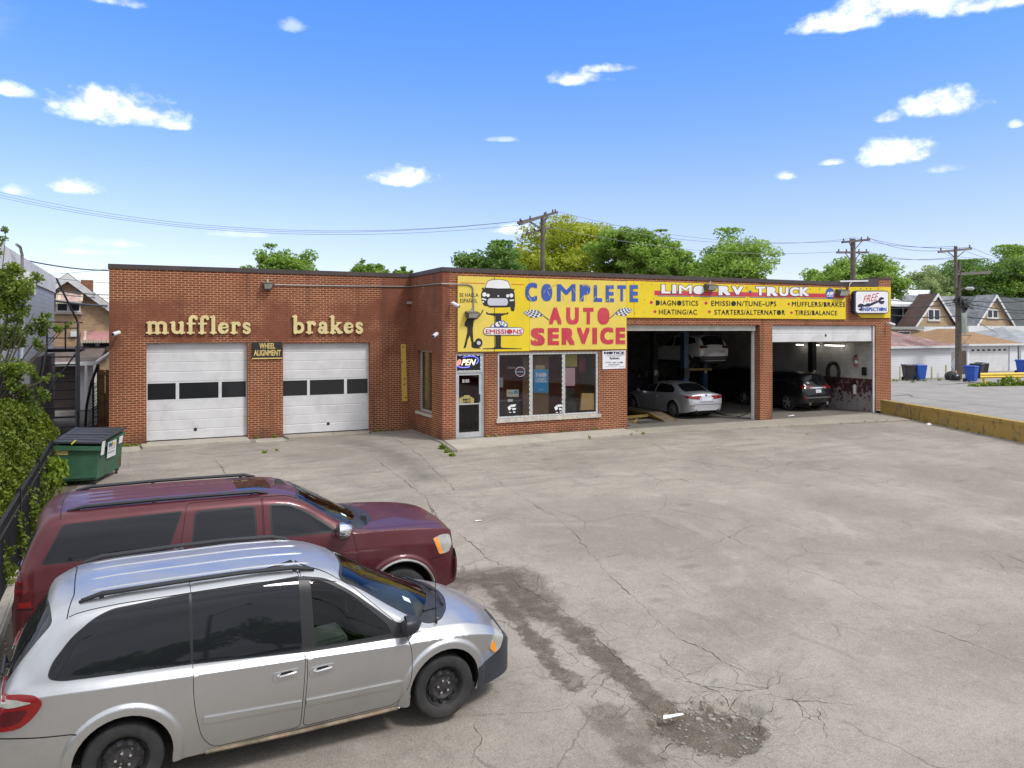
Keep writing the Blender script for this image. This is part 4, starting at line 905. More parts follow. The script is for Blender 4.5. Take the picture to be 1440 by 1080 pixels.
# things behind the office glass
W = PX(7.2, 690, 490)
def poster(q, y, name, label, cat, m, lines=()):
    root = thing(name, label, cat, (q[0][0], y, q[0][1])); mb = MB(); mb.hexa([(x, y, z) for x, z in q], [(x, y+.012, z) for x, z in q]); mb.build('sheet', m, root)
    for txt, qq, mm, bo in lines:
        mb = MB(); quad_text(mb, txt, qq, y-.003, bold=bo); mb.build('lettering', mm, root)
    return root
def rect(F, x0, y0, x1, y1): return [F(x0, y1), F(x1, y1), F(x1, y0), F(x0, y0)]
M_pblue = flatmat('poster_blue', (.03, .24, .50)); M_pwhite = mat('white_paper', (.75, .75, .74), .8)
yi = YB+.12
poster(rect(W, 450, 215, 600, 450), yi, 'poster', 'blue poster reading no credit needed inside the middle pane', 'poster', M_pblue, [('NO', rect(W, 472, 245, 582, 292), M_grey, .05), ('CREDIT', rect(W, 470, 300, 586, 322), M_grey, .03), ('NEEDED', rect(W, 470, 326, 584, 346), M_grey, .03), ('START', rect(W, 502, 412, 552, 426), M_grey, .02)])
poster(rect(W, 474, 172, 566, 214), yi+.02, 'poster', 'small tan card above the blue poster', 'card', flatmat('tan_card', (.35, .27, .15)))
poster(rect(W, 845, 52, 965, 192), yi+.5, 'poster', 'dark yellow placard high inside the third pane', 'placard', flatmat('placard_yellow', (.50, .42, .06)))
poster(rect(W, 780, 200, 900, 385), yi+.2, 'poster', 'pink and white poster inside the third pane', 'poster', flatmat('poster_pink', (.55, .32, .36)))
poster(rect(W, 785, 390, 816, 512), yi+.25, 'poster', 'narrow pale notice below the pink poster', 'notice', flatmat('grey_notice', (.25, .25, .27)))
poster(rect(W, 180, 420, 302, 492), yi+.02, 'poster', 'pale card with a blue corner square in the first pane', 'card', flatmat('pale_card', (.50, .50, .40)), [('We Speak', rect(W, 190, 446, 246, 464), M_navy, .02)])
mb = MB(); mb.box(W(256, 455)[0], W(290, 455)[0], yi+.012, yi+.016, W(256, 460)[1], W(256, 428)[1]); tag(mb.build('sticker', M_pblue, None), 'blue square sticker on the pale card in the first pane', 'sticker')
poster(rect(W, 188, 516, 238, 542), yi, 'sticker', 'small white sticker low in the first pane', 'sticker', M_pwhite)
for X, lab in ((222, 'white splash shaped decal at the bottom of the first pane'), (696, 'white splash shaped decal at the bottom of the middle pane')):
    root = thing('decal', lab, 'decal', (W(X, 600)[0], yi-.06, W(X, 600)[1]))
    poly_plate([[W(X-44, 600), W(X-20, 575), W(X-4, 612), W(X-30, 630)], [W(X-14, 572), W(X+44, 566), W(X+30, 592), W(X-10, 594)], [W(X+4, 604), W(X+46, 606), W(X+34, 624), W(X+6, 626)], [W(X-30, 645), W(X-6, 645), W(X-8, 652), W(X-28, 652)], [W(X+12, 640), W(X+36, 640), W(X+34, 652), W(X+12, 652)]], YB+.059, .002, 'shape', M_wht, root)
rs = thing('neon_sign', 'round red and white badge sign hanging inside the first pane', 'sign', (W(322, 235)[0], yi+.06, W(322, 235)[1]))
poly_plate([circ(W, 322, 238, 46, 20)], yi+.06, .006, 'disc', flatmat('badge_maroon', (.12, .02, .04)), rs)
mb = MB(); mb.tube([(lambda q: (q[0], yi+.05, q[1]))(W(322+48*math.cos(t*.3142), 238+48*math.sin(t*.3142))) for t in range(21)], .010, 5); mb.build('ring', mat('neon_white', (.6, .6, .7), .5, emit=(.5, .5, .62), estr=.35, var=0), rs)
poly_plate([rect(W, 250, 222, 392, 255)], yi+.05, .006, 'bar', M_navy, rs);
poly_plate([rect(W, 268+k*22, 232, 284+k*22, 245) for k in range(5)], yi+.043, .003, 'lettering', M_grey, rs)
bx_ = thing('cardboard_box', 'tan cardboard sheet leaning inside the third pane', 'cardboard', (14.5, YB+.2, .7))
q = [W(926, 628), W(1066, 622), W(1066, 456), W(942, 456)]; mb = MB(); mb.hexa([(x, YB+.12, z) for x, z in q], [(x, YB+.2, z) for x, z in q]); mb.build('sheet', flatmat('cardboard', (.50, .33, .13), .8), bx_)
mo = thing('monitor', 'black monitor standing on the counter behind the third pane', 'monitor', (13.9, YB+.7, .9))
mb = MB(); x0, z0 = W(822, 530); x1, z1 = W(940, 395); mb.hexa([(x0, YB+.55, z0), (x1, YB+.6, z0), (x1, YB+.64, z0), (x0, YB+.59, z0)], [(x0, YB+.55, z1), (x1, YB+.6, z1-.1), (x1, YB+.64, z1-.1), (x0, YB+.59, z1)]); mb.build('screen', M_black, mo)
mb = MB(); mb.box((x0+x1)/2-.05, (x0+x1)/2+.05, YB+.6, YB+.66, .62, z0+.05); mb.build('stand', M_black, mo)
ch = thing('office_chair', 'black office chair back behind the third pane', 'chair', (13.7, YB+.5, .05))
mb = MB(); x0, z0 = W(775, 632); x1, z1 = W(925, 540); mb.box(x0, x1, YB+.3, YB+.38, .6, z1); mb.build('backrest', M_black, ch, bevel=.03); mb = MB(); mb.box(x0, x1, YB+.38, YB+.85, .48, .58); mb.build('seat', M_black, ch, bevel=.03); mb = MB(); mb.tube([((x0+x1)/2, YB+.6, .05), ((x0+x1)/2, YB+.6, .48)], .03, 8); mb.build('pedestal', M_dark, ch)
ct = thing('counter', 'dark service counter inside the office behind the first pane', 'counter', (12, YB+1.2, .05))
mb = MB(); mb.box(10.3, 12.1, YB+.7, YB+1.3, .05, 1.15); mb.build('cabinet', mat('counter_dark', (.05, .05, .055), .6), ct); mb = MB(); mb.box(10.25, 12.15, YB+.65, YB+1.35, 1.15, 1.2); mb.build('top', mat('counter_top', (.12, .12, .12), .4), ct)
for i, (X0, Y0, X1, Y1) in enumerate(((88, 326, 140, 405), (150, 308, 215, 408))):
    poster(rect(W, X0, Y0, X1, Y1), yi+.6, 'brochure_stand', ['low grey brochure holder by the left edge of the first pane', 'taller white brochure holder beside the grey one in the first pane'][i], 'brochure holder', [flatmat('brochure_grey', (.22, .23, .25)), flatmat('brochure_white', (.45, .46, .47))][i])
poster(rect(W, 300, 200, 385, 218), yi+.9, 'wall_sign', 'pale strip sign on the dark red office wall behind the first pane', 'sign', flatmat('pale_strip', (.45, .42, .38)))
poster(rect(W, 900, 215, 1000, 330), yi+.95, 'wall_chart', 'framed dark chart on the office wall behind the third pane', 'chart', flatmat('chart_grey', (.22, .22, .24)))
poster(rect(W, 1000, 110, 1062, 250), yi+.6, 'poster', 'dark red poster by the right edge of the third pane', 'poster', flatmat('poster_maroon', (.28, .05, .07)))
dn = thing('door_notice', 'yellow cut out notice on the lower half of the entrance door glass', 'notice', (9.8, YB+.07, 1.3))
poly_plate([[D(134, 560), D(160, 556), D(165, 545), D(190, 545), D(190, 528), D(254, 528), D(256, 545), D(280, 548), D(282, 560), D(304, 560), D(302, 628), D(136, 630)]], YB+.083, .003, 'card', flatmat('notice_yellow', (.36, .30, .10)), dn)
mb = MB(); box_text(mb, "DON'T", D, 178, 565, 268, 592, YB+.0785, bold=.04); box_text(mb, 'MOVE', D, 178, 598, 268, 618, YB+.0785, bold=.04); mb.build('lettering', M_blk, dn)
# ------------------------------------------------------------------ vehicles: a lofted body cut into panels
def pchip(pts):
    pts = sorted(pts); X = np.array([p[0] for p in pts], float); Y = np.array([p[1] for p in pts], float)
    h = np.diff(X); dl = np.diff(Y)/h; d = np.zeros(len(X))
    for i in range(1, len(X)-1):
        if dl[i-1]*dl[i] > 0:
            w1 = 2*h[i]+h[i-1]; w2 = h[i]+2*h[i-1]; d[i] = (w1+w2)/(w1/dl[i-1]+w2/dl[i])
    d[0] = dl[0]; d[-1] = dl[-1]
    def f(x):
        x = np.clip(np.asarray(x, float), X[0], X[-1]); i = np.clip(np.searchsorted(X, x)-1, 0, len(h)-1); t = (x-X[i])/h[i]
        return Y[i]*(1+2*t)*(1-t)**2+d[i]*h[i]*t*(1-t)**2+Y[i+1]*t*t*(3-2*t)+d[i+1]*h[i]*t*t*(t-1)
    return f
def rnd(poly, r=.05, n=5):
    """round the corners of a closed polygon; r may be a list"""
    out = []; N = len(poly)
    for i in range(N):
        p0, p, p1 = (np.array(poly[(i+k) % N], float) for k in (-1, 0, 1)); ri = r[i] if isinstance(r, (list, tuple)) else r
        a, b = p0-p, p1-p; la, lb = np.linalg.norm(a), np.linalg.norm(b); k = min(ri, la*.45, lb*.45)
        if k < 1e-4: out.append(tuple(p)); continue
        A, B = p+a/la*k, p+b/lb*k
        for j in range(n+1):
            t = j/n; out.append(tuple((1-t)**2*A+2*t*(1-t)*p+t*t*B))
    return out
def dense(poly, step=.05, closed=True):
    out = []; N = len(poly)
    for i in range(N if closed else N-1):
        a = np.array(poly[i], float); b = np.array(poly[(i+1) % N], float); k = max(1, int(np.linalg.norm(b-a)/step))
        out += [tuple(a+(b-a)*j/k) for j in range(k)]
    return out
def inset(poly, d):
    P = np.array(poly, float); N = len(P); area = .5*np.sum(P[:, 0]*np.roll(P[:, 1], -1)-np.roll(P[:, 0], -1)*P[:, 1]); sg_ = 1 if area > 0 else -1
    out = []
    for i in range(N):
        a, b = P[i]-P[i-1], P[(i+1) % N]-P[i]; a /= np.linalg.norm(a)+1e-9; b /= np.linalg.norm(b)+1e-9
        n1 = np.array([-a[1], a[0]]); n2 = np.array([-b[1], b[0]]); n = n1+n2; n /= max(np.linalg.norm(n), .3); c = max(.5, n.dot(n1)); out.append(tuple(P[i]+sg_*n*d/c))
    return out
def inpoly(P, pts):
    P = np.array(P); x, y = pts[:, 0], pts[:, 1]; r = np.zeros(len(x), bool); j = len(P)-1
    for i in range(len(P)):
        xi, yi_, xj, yj = P[i, 0], P[i, 1], P[j, 0], P[j, 1]
        c = ((yi_ > y) != (yj > y)) & (x < (xj-xi)*(y-yi_)/((yj-yi_) if yj != yi_ else 1e-12)+xi); r ^= c; j = i
    return r
KS = .7
class Body:
    def __init__(s, prof, crown=2.2, e1=.10, e2=.22, bulge=.012, step=.075, ns=30, flares=(), extra_x=(), extra_s=()):
        s.f = {k: pchip(v) for k, v in prof.items()}; s.x0 = min(p[0] for p in prof['zt']); s.x1 = max(p[0] for p in prof['zt'])
        s.crown, s.e1, s.e2, s.bulge, s.flares = crown, e1, e2, bulge, flares; s.regions = []
        # stations, closer where the roof line is steep
        X = np.linspace(s.x0, s.x1, 2000); z = s.f['zt'](X)*1.0; wv = s.f['wc'](X); L = np.concatenate([[0], np.cumsum(np.sqrt(np.diff(X)**2+np.diff(z)**2+np.diff(wv)**2))])
        n = int(L[-1]/step); s.xs = np.unique(np.concatenate([np.interp(np.linspace(0, L[-1], n), L, X), np.array(list(extra_x), float)]))
        base = np.concatenate([np.linspace(0, .76, max(6, int(ns*.28))), [.79, .82, .86], np.linspace(.9, 1.1, 5), np.linspace(1.18, 1.72, max(4, int(ns*.2))), np.linspace(1.78, 2.22, 9), np.linspace(2.3, 3.0, max(5, int(ns*.24)))])
        s.ss = np.unique(np.concatenate([base, np.array(list(extra_s), float)]))
    def core(s, x, S):
        f = s.f; g = {k: v(x) for k, v in f.items()}; S = np.clip(S, 0, 3)
        t = np.clip(S/.8, 0, 1); yl = g['wb']+(g['wc']-g['wb'])*np.sin(np.pi/2*np.minimum(t*1.25, 1)); zl = g['zb']+(g['zc']-g['zb'])*t
        u = np.clip((S-.8)/.2, 0, 1); yl = yl+(g['ws']-g['wc'])*u; zl = zl+(g['zs']-g['zc'])*u
        u = np.clip(S-1, 0, 1); yg = g['ws']+(g['wr']-g['ws'])*u+s.bulge*4*u*(1-u); zg_ = g['zs']+(g['zr']-g['zs'])*u
        v = np.clip(S-2, 0, 1); yr = g['wr']*(1-v); zr = g['zr']+(g['zt']-g['zr'])*(1-(1-v)**s.crown)
        y = np.where(S < 1, yl, np.where(S < 2, yg, yr)); z = np.where(S < 1, zl, np.where(S < 2, zg_, zr)); return y, z
    def sec(s, x, S):
        x = np.asarray(x, float); S = np.asarray(S, float); y, z = s.core(x, S)
        for k, e in ((1.0, s.e1), (2.0, s.e2)):
            m = np.abs(S-k) < e
            if m.any():
                t = (S-(k-e))/(2*e); ya, za = s.core(x, np.full_like(S, k-e)); yk, zk = s.core(x, np.full_like(S, k)); yb, zb = s.core(x, np.full_like(S, k+e))
                y = np.where(m, (1-t)**2*ya+2*t*(1-t)*yk+t*t*yb, y); z = np.where(m, (1-t)**2*za+2*t*(1-t)*zk+t*t*zb, z)
        for (cx, cz, r, w, hgt) in s.flares:
            d = np.hypot(x-cx, z-cz)-r; b = hgt*np.clip(1-np.clip((d-w*.55)/(w*.45), 0, 1), 0, 1); b = b*b*(3-2*b/hgt)/hgt if hgt else b
            y = y+np.where((S < 1.0) & (d > -.1) & (d < w), b, 0)
        return y, z
    def P(s, x, S, off=0.0):
        x = np.asarray(x, float); S = np.asarray(S, float); y, z = s.sec(x, S); p = np.stack([x, y, z], -1)
        n = s.N(x, S)
        return p+n*off if off else p
    def N(s, x, S):
        e = .004; S1, S2 = np.clip(S-e, 0, 3), np.clip(S+e, 0, 3); x1, x2 = np.clip(x-e, s.x0, s.x1), np.clip(x+e, s.x0, s.x1)
        a, b = s.sec(x, S1), s.sec(x, S2); c, d = s.sec(x1, S), s.sec(x2, S)
        ts = np.stack([np.zeros_like(a[0]), b[0]-a[0], b[1]-a[1]], -1); tx = np.stack([x2-x1, d[0]-c[0], d[1]-c[1]], -1)
        n = np.cross(tx, ts); n = np.where((n[..., 1:2]*0+1) > 0, n, n); l = np.linalg.norm(n, axis=-1, keepdims=True); n = n/np.maximum(l, 1e-12)
        flip = np.sign((n[..., 1]*.6+n[..., 2]*.6+1e-9))[..., None]; flip = np.where(np.abs(flip) < .5, 1, flip)
        # outward = away from the section's middle
        yy, zz = s.sec(x, S); mid = (s.f['zb'](x)+s.f['zt'](x))/2; outw = n[..., 1]*yy+n[..., 2]*(zz-mid)*np.where(S > 1.9, 3, 1)
        n = n*np.where(outw < 0, -1, 1)[..., None]; n[..., 1] = np.where(np.asarray(S) >= 2.999, 0, n[..., 1]); return n/np.maximum(np.linalg.norm(n, axis=-1, keepdims=True), 1e-12)
    def s_of_z(s, x, z, smax=2.6):
        T_ = np.linspace(0, smax, 320); y, zz = s.sec(np.full_like(T_, x), T_); zz = np.maximum.accumulate(zz+T_*1e-6); return float(np.interp(z, zz, T_))
    def s_of_y(s, x, y, smin=1.2):
        T_ = np.linspace(smin, 3, 320); yy, z = s.sec(np.full_like(T_, x), T_); return float(np.interp(-y, -yy, T_))
    def side(s, poly, step=.045): return [(x, s.s_of_z(x, z)) for x, z in dense(poly, step)]
    def top(s, poly, step=.045): return [(x, s.s_of_y(x, y)) for x, y in dense(poly, step)]
    def region(s, key, poly_xs): s.regions.append((key, poly_xs)); return s
    def mesh(s):
        ex = []
        for (cx, cz, r, w_, hg) in s.flares:
            for k in range(1, 9):
                rr_ = r+(w_+.02)*k/8
                for a in np.arange(-25, 206, 3.0):
                    x, z = cx+rr_*math.cos(R_(a)), cz+rr_*math.sin(R_(a))
                    if s.x0 < x < s.x1 and z > float(s.f['zb'](x))+.01: S = s.s_of_z(x, z); ex.append((x, S*KS))
        s.extra = np.array(ex); pts = []; edges = []
        for key, poly in s.regions:
            i0 = len(pts); pts += [(x, S*KS) for x, S in poly]; n = len(poly); edges += [(i0+i, i0+(i+1) % n) for i in range(n)]
        C = np.array(pts) if pts else np.zeros((0, 2))
        G = np.stack(np.meshgrid(s.xs, s.ss*KS), -1).reshape(-1, 2)
        if len(C):
            keep = np.ones(len(G), bool)
            for i in range(0, len(G), 500):
                d = np.min(np.hypot(G[i:i+500, None, 0]-C[None, :, 0], G[i:i+500, None, 1]-C[None, :, 1]), axis=1); keep[i:i+500] = d > .012
            edge = (G[:, 0] < s.x0+1e-6) | (G[:, 0] > s.x1-1e-6) | (G[:, 1] < 1e-6) | (G[:, 1] > 3*KS-1e-6); G = G[keep | edge]
            if len(s.extra): E_ = s.extra; d = np.array([np.min(np.hypot(e[0]-C[:, 0], e[1]-C[:, 1])) for e in E_]); G = np.concatenate([G, E_[d > .006]])
        allp = [Vector(p) for p in pts]+[Vector(p) for p in G]
        V, E, F, *_ = delaunay_2d_cdt(allp, edges, [], 0, 1e-5)
        s.V = np.array([(v[0], min(max(v[1]/KS, 0), 3)) for v in V]); s.F = np.array([list(f) for f in F if len(f) == 3])
        cen = s.V[s.F].mean(axis=1); s.key = np.array(['body']*len(s.F), dtype=object)
        ar = np.abs(np.cross(s.V[s.F[:, 1]]-s.V[s.F[:, 0]], s.V[s.F[:, 2]]-s.V[s.F[:, 0]]))
        for key, poly in s.regions: s.key[inpoly(poly, cen)] = key
        s.key[ar < 1e-9] = 'hole'
        s.pos = s.P(s.V[:, 0], s.V[:, 1]); s.nrm = s.N(s.V[:, 0], s.V[:, 1]); return s
    def emit(s, name, keys, mats, parent, sides=(1, -1), off=None, caps=(), flip=False):
        """keys: {region: material index}; off: {region: offset}"""
        off = off or {}; VV, FF, MI, NN = [], [], [], []
        sel = [i for i, k in enumerate(s.key) if k in keys]
        for sd in sides:
            cache = {}
            for i in sel:
                k = s.key[i]; o = off.get(k, 0.0); ids = []
                for v in s.F[i]:
                    c = (int(v), o)
                    if c not in cache:
                        p = s.pos[v]+s.nrm[v]*o; n = s.nrm[v]; cache[c] = len(VV); VV.append((p[0], p[1]*sd, p[2])); NN.append((n[0], n[1]*sd, n[2]))
                    ids.append(cache[c])
                a, b, c_ = (np.array(VV[q]) for q in ids); nn = np.cross(b-a, c_-a); m = np.array(NN[ids[0]])
                FF.append(ids if nn.dot(m) >= 0 else ids[::-1]); MI.append(keys[k])
        ncurve = len(VV)
        for xe, mi in caps:
            T_ = s.ss; p = s.P(np.full_like(T_, xe), T_); loop = [tuple(q) for q in p]+[(q[0], -q[1], q[2]) for q in p[::-1][1:]]
            sg_ = 1 if xe > (s.x0+s.x1)/2 else -1; i0 = len(VV); VV += loop; NN += [(sg_, 0, 0)]*len(loop); f = list(range(i0, i0+len(loop))); FF.append(f[::-1] if sg_ < 0 else f); MI.append(mi)
        me = bpy.data.meshes.new(name); me.from_pydata(VV, [], FF)
        for m in mats: me.materials.append(m)
        me.polygons.foreach_set('material_index', MI); me.polygons.foreach_set('use_smooth', [True]*len(FF)); me.update()
        me.normals_split_custom_set_from_vertices([tuple(n) for n in NN])
        o = bpy.data.objects.new(name, me); COL.objects.link(o); o.parent = parent; return o
    def decal(s, name, poly, off, m, parent, sd, kind='side', th=.02, step=.04):
        """a shape lying on the body skin, standing off it; side poly (x,z), top poly (x,y)"""
        P0 = dense(poly, step); A = np.array(P0); x0, y0 = A.min(0); x1, y1 = A.max(0); n0 = len(P0)
        gx, gy = np.arange(x0+step, x1, step), np.arange(y0+step, y1, step)
        G = np.stack(np.meshgrid(gx, gy), -1).reshape(-1, 2) if len(gx) and len(gy) else np.zeros((0, 2))
        if len(G):
            G = G[inpoly(P0, G)]
            if len(G): G = G[np.min(np.hypot(G[:, None, 0]-A[None, :, 0], G[:, None, 1]-A[None, :, 1]), axis=1) > step*.4]
        V, E, F, *_ = delaunay_2d_cdt([Vector(p) for p in P0]+[Vector(p) for p in G], [(i, (i+1) % n0) for i in range(n0)], [], 1, 1e-5)
        xs = np.array([v[0] for v in V]); S = np.array([(s.s_of_z if kind == 'side' else s.s_of_y)(v[0], v[1]) for v in V])
        p = s.P(xs, S); n = s.N(xs, S); top = p+n*off; bot = p+n*(off-th)
        mb = MB(); fl = lambda q: (q[0], q[1]*sd, q[2])
        mb.raw([fl(q) for q in top]+[fl(q) for q in bot], [tuple(f) for f in F])
        N_ = len(V); cnt = {}
        for f in F:
            for a, b in zip(f, list(f[1:])+[f[0]]): cnt[tuple(sorted((a, b)))] = cnt.get(tuple(sorted((a, b))), 0)+1
        for (a, b), k in cnt.items():
            if k == 1: mb.f.append([a, b, N_+b, N_+a]); mb.mi.append(0)
        return mb.build(name, m, parent, smooth=True, local=True, angle=35)
    def rear_x(s, y, z, lo=None, hi=None, front=False):
        X = np.linspace(s.x0, s.x0+1.4, 260) if not front else np.linspace(s.x1, s.x1-1.4, 260)
        T_ = np.linspace(0, 3, 160)
        for x in X:
            yy, zz = s.sec(np.full_like(T_, x), T_)
            w_ = np.max(np.where(np.abs(zz-z) < .03, yy, -1)); zt = float(s.f['zt'](x)); zb = float(s.f['zb'](x))
            if zb <= z <= zt and w_ >= abs(y): return x
        return X[-1]
    def rear_decal(s, name, poly, off, m, parent, th=.03, step=.06, front=False):
        P0 = dense(poly, step); A = np.array(P0); n0 = len(P0); x0, y0 = A.min(0); x1, y1 = A.max(0)
        G = np.stack(np.meshgrid(np.arange(x0+step, x1, step), np.arange(y0+step, y1, step)), -1).reshape(-1, 2)
        if len(G): G = G[inpoly(P0, G)]
        if len(G): G = G[np.min(np.hypot(G[:, None, 0]-A[None, :, 0], G[:, None, 1]-A[None, :, 1]), axis=1) > step*.4]
        V, E, F, *_ = delaunay_2d_cdt([Vector(p) for p in P0]+[Vector(p) for p in G], [(i, (i+1) % n0) for i in range(n0)], [], 1, 1e-5)
        d = 1 if front else -1
        top = [(s.rear_x(v[0], v[1], front=front)+d*off, v[0], v[1]) for v in V]; N_ = len(V); mb = MB(); mb.raw(top+[(p[0]-d*th, p[1], p[2]) for p in top], [tuple(f) for f in F]); cnt = {}
        for f in F:
            for a, b in zip(f, list(f[1:])+[f[0]]): cnt[tuple(sorted((a, b)))] = cnt.get(tuple(sorted((a, b))), 0)+1
        for (a, b), k in cnt.items():
            if k == 1: mb.f.append([a, b, N_+b, N_+a]); mb.mi.append(0)
        return mb.build(name, m, parent, smooth=True, local=True, angle=35)

def paint(name, col, metal=.5, rough=.3, flake=.06, dust=.10, coat=.55):
    m, t, b = new_mat(name); p = t.obj(); n = t.noise(p, 420, 2, .6); n2 = t.noise(p, 1.7, 6, .65, .4)
    c = t.mix(t.ramp(n, .3, .7), tuple(k*(1-flake) for k in col), tuple(min(1, k*(1+flake)) for k in col))
    sz = t.add('ShaderNodeSeparateXYZ'); t.l.new(p, sz.inputs[0])
    dl = t.math('MULTIPLY', t.math('ADD', t.ramp(sz.outputs[2], .75, .25, 0, dust*1.6), t.math('MULTIPLY', t.ramp(n2, .42, .75), dust*2)), .9)
    c = t.mix(dl, c, (.19, .17, .15)); t.l.new(c, b.inputs['Base Color']); b.inputs['Metallic'].default_value = metal
    t.l.new(t.math('ADD', t.math('MULTIPLY', t.ramp(n2, .35, .75), .16), rough), b.inputs['Roughness'])
    b.inputs['Coat Weight'].default_value = coat; t.l.new(t.math('ADD', t.math('MULTIPLY', dl, .5), .05), b.inputs['Coat Roughness'])
    t.l.new(t.bump(n2, .03, .02), b.inputs['Normal']); return m
M_gap = mat('panel_gap', (.010, .010, .011), .8, var=0); M_trim = mat('window_rubber', (.014, .014, .015), .45, var=0); M_liner = mat('wheel_liner', (.012, .012, .012), .9, var=.1)
M_tint = glass_dark('tinted_glass'); M_lg = glass_clear('light_glass', (.50, .58, .55), .10); M_ws = glass_clear('windscreen_glass', (.50, .56, .53), .085)
M_tyre = mat('tyre_rubber', (.022, .022, .022), .8, var=.25, vscale=6, dirt=(.09, .08, .07), damt=.45, bump=.2, bscale=80)
M_steelw = mat('black_steel_wheel', (.024, .024, .026), .42, metal=.1, var=.2, dirt=(.07, .05, .035), dscale=5, damt=.4)
M_alloy = mat('alloy_wheel', (.55, .56, .58), .3, metal=.8, var=.06)
M_chrome = mat('chrome', (.75, .75, .76), .12, metal=1, var=0)
M_tail = mat('tail_lamp_red', (.20, .002, .004), .22, var=.1, vscale=20, coat=.4); M_taild = mat('tail_lamp_dark', (.07, .003, .005), .2, var=.15, vscale=14, coat=.5)
M_clearl = mat('lamp_clear', (.36, .36, .33), .12, var=.15, vscale=16, coat=1.0); M_amber = mat('lamp_amber', (.85, .28, .01), .15, var=.1, vscale=20, coat=1.0)
M_plate = mat('licence_plate', (.62, .65, .70), .5, var=.15, vscale=14)
M_rackp = mat('rack_plastic', (.016, .017, .022), .45, var=.15)
def wheel(parent, x, y, r, w, rim_r, sd, style='steel', name='wheel', m=None):
    hub = bpy.data.objects.new(name, None); COL.objects.link(hub); hub.parent = parent; hub.location = (x, y, r); hub.empty_display_size = .1
    o = sd    # outside direction
    mb = MB(); prof = [(rim_r*.96, -w*.42), (rim_r+.02, -w*.5), (r*.9, -w*.5), (r*.965, -w*.45), (r*.99, -w*.3), (r, 0), (r*.99, w*.3), (r*.965, w*.45), (r*.9, w*.5), (rim_r+.035, w*.49), (rim_r+.006, w*.44), (rim_r*.97, w*.36), (rim_r*.96, w*.03)]
    mb.lathe([(a, b) for a, b in prof], (0, 0, 0), 'y', 44); 
    if o < 0: mb.v = [(v[0], -v[1], v[2]) for v in mb.v]
    t = mb.build('tyre', M_tyre, hub, smooth=True, local=True, angle=50)
    mb = MB(); of = lambda d: d*o
    if style == 'steel':
        pr = [(rim_r*.985, .44*w), (rim_r*.95, .40*w), (rim_r*.90, .26*w), (rim_r*.84, .20*w), (rim_r*.80, .24*w), (rim_r*.62, .30*w), (rim_r*.50, .24*w), (rim_r*.42, .20*w), (rim_r*.30, .22*w), (rim_r*.16, .30*w), (.001, .31*w)]
        mb.lathe(pr, (0, 0, 0), 'y', 40, (False, True)); mb.v = [(v[0], of(v[1]), v[2]) for v in mb.v]; rim = mb.build('rim', M_steelw, hub, smooth=True, local=True, angle=35)
        mb = MB()
        for k in range(10):
            a = 2*math.pi*k/10+.2; c = (rim_r*.715*math.cos(a), of(.262*w), rim_r*.715*math.sin(a)); mb.lathe([(.024, -.015), (.024, .012)], c, 'y', 10)
        mb.build('vent_hole', M_gap, hub, local=True)
        mb = MB()
        for k in range(5):
            a = 2*math.pi*k/5+.5; c = (rim_r*.31*math.cos(a), of(.24*w), rim_r*.31*math.sin(a)); mb.lathe([(.013, -.03), (.013, .03), (.008, .036)], c, 'y', 8)
        mb.build('lug_nut', M_chrome, hub, local=True)
    else:
        mb.lathe([(rim_r*.99, .44*w), (rim_r*.93, .40*w), (rim_r*.90, .1*w), (.02, .05*w)], (0, 0, 0), 'y', 30, (False, True)); mb.v = [(v[0], of(v[1]), v[2]) for v in mb.v]
        mb.build('rim', M_dark if style != 'dark' else M_gap, hub, smooth=True, local=True, angle=35)
        mb = MB(); n = 10 if style == 'multi' else 5; wd = .030 if style == 'multi' else .055
        for k in range(n):
            a = 2*math.pi*k/n+.3; d = Vector((math.cos(a), 0, math.sin(a))); tn = Vector((-math.sin(a), 0, math.cos(a)))
            mb.hexa([d*rim_r*.12-tn*wd+Vector((0, of(.2*w), 0)), d*rim_r*.12+tn*wd+Vector((0, of(.2*w), 0)), d*rim_r*.95+tn*wd*.7+Vector((0, of(.28*w), 0)), d*rim_r*.95-tn*wd*.7+Vector((0, of(.28*w), 0))],
                    [d*rim_r*.12-tn*wd*.8+Vector((0, of(.36*w), 0)), d*rim_r*.12+tn*wd*.8+Vector((0, of(.36*w), 0)), d*rim_r*.95+tn*wd*.5+Vector((0, of(.42*w), 0)), d*rim_r*.95-tn*wd*.5+Vector((0, of(.42*w), 0))])
        mb.lathe([(rim_r*1.0, .445*w*o), (rim_r*.93, .43*w*o)], (0, 0, 0), 'y', 30, (False, False)); mb.lathe([(rim_r*.2, .3*w), (rim_r*.18, .40*w), (.01, .41*w)], (0, 0, 0), 'y', 16, (False, True))
        i0 = len(mb.v)-16*3; mb.v = mb.v[:i0]+[(v[0], of(v[1]), v[2]) for v in mb.v[i0:]]
        mb.build('spokes', m or M_alloy, hub, local=True)
    return hub
def arch_poly(B, cx, cz, r, n=22):
    P = []
    for k in range(n+1):
        a = R_(-20+220*k/n); x, z = cx+r*math.cos(a), cz+r*math.sin(a); P.append((x, z))
    out = [(x, B.s_of_z(x, z)) for x, z in P if z > float(B.f['zb'](x))-.001]
    return [(out[0][0], -.06)]+out+[(out[-1][0], -.06)]
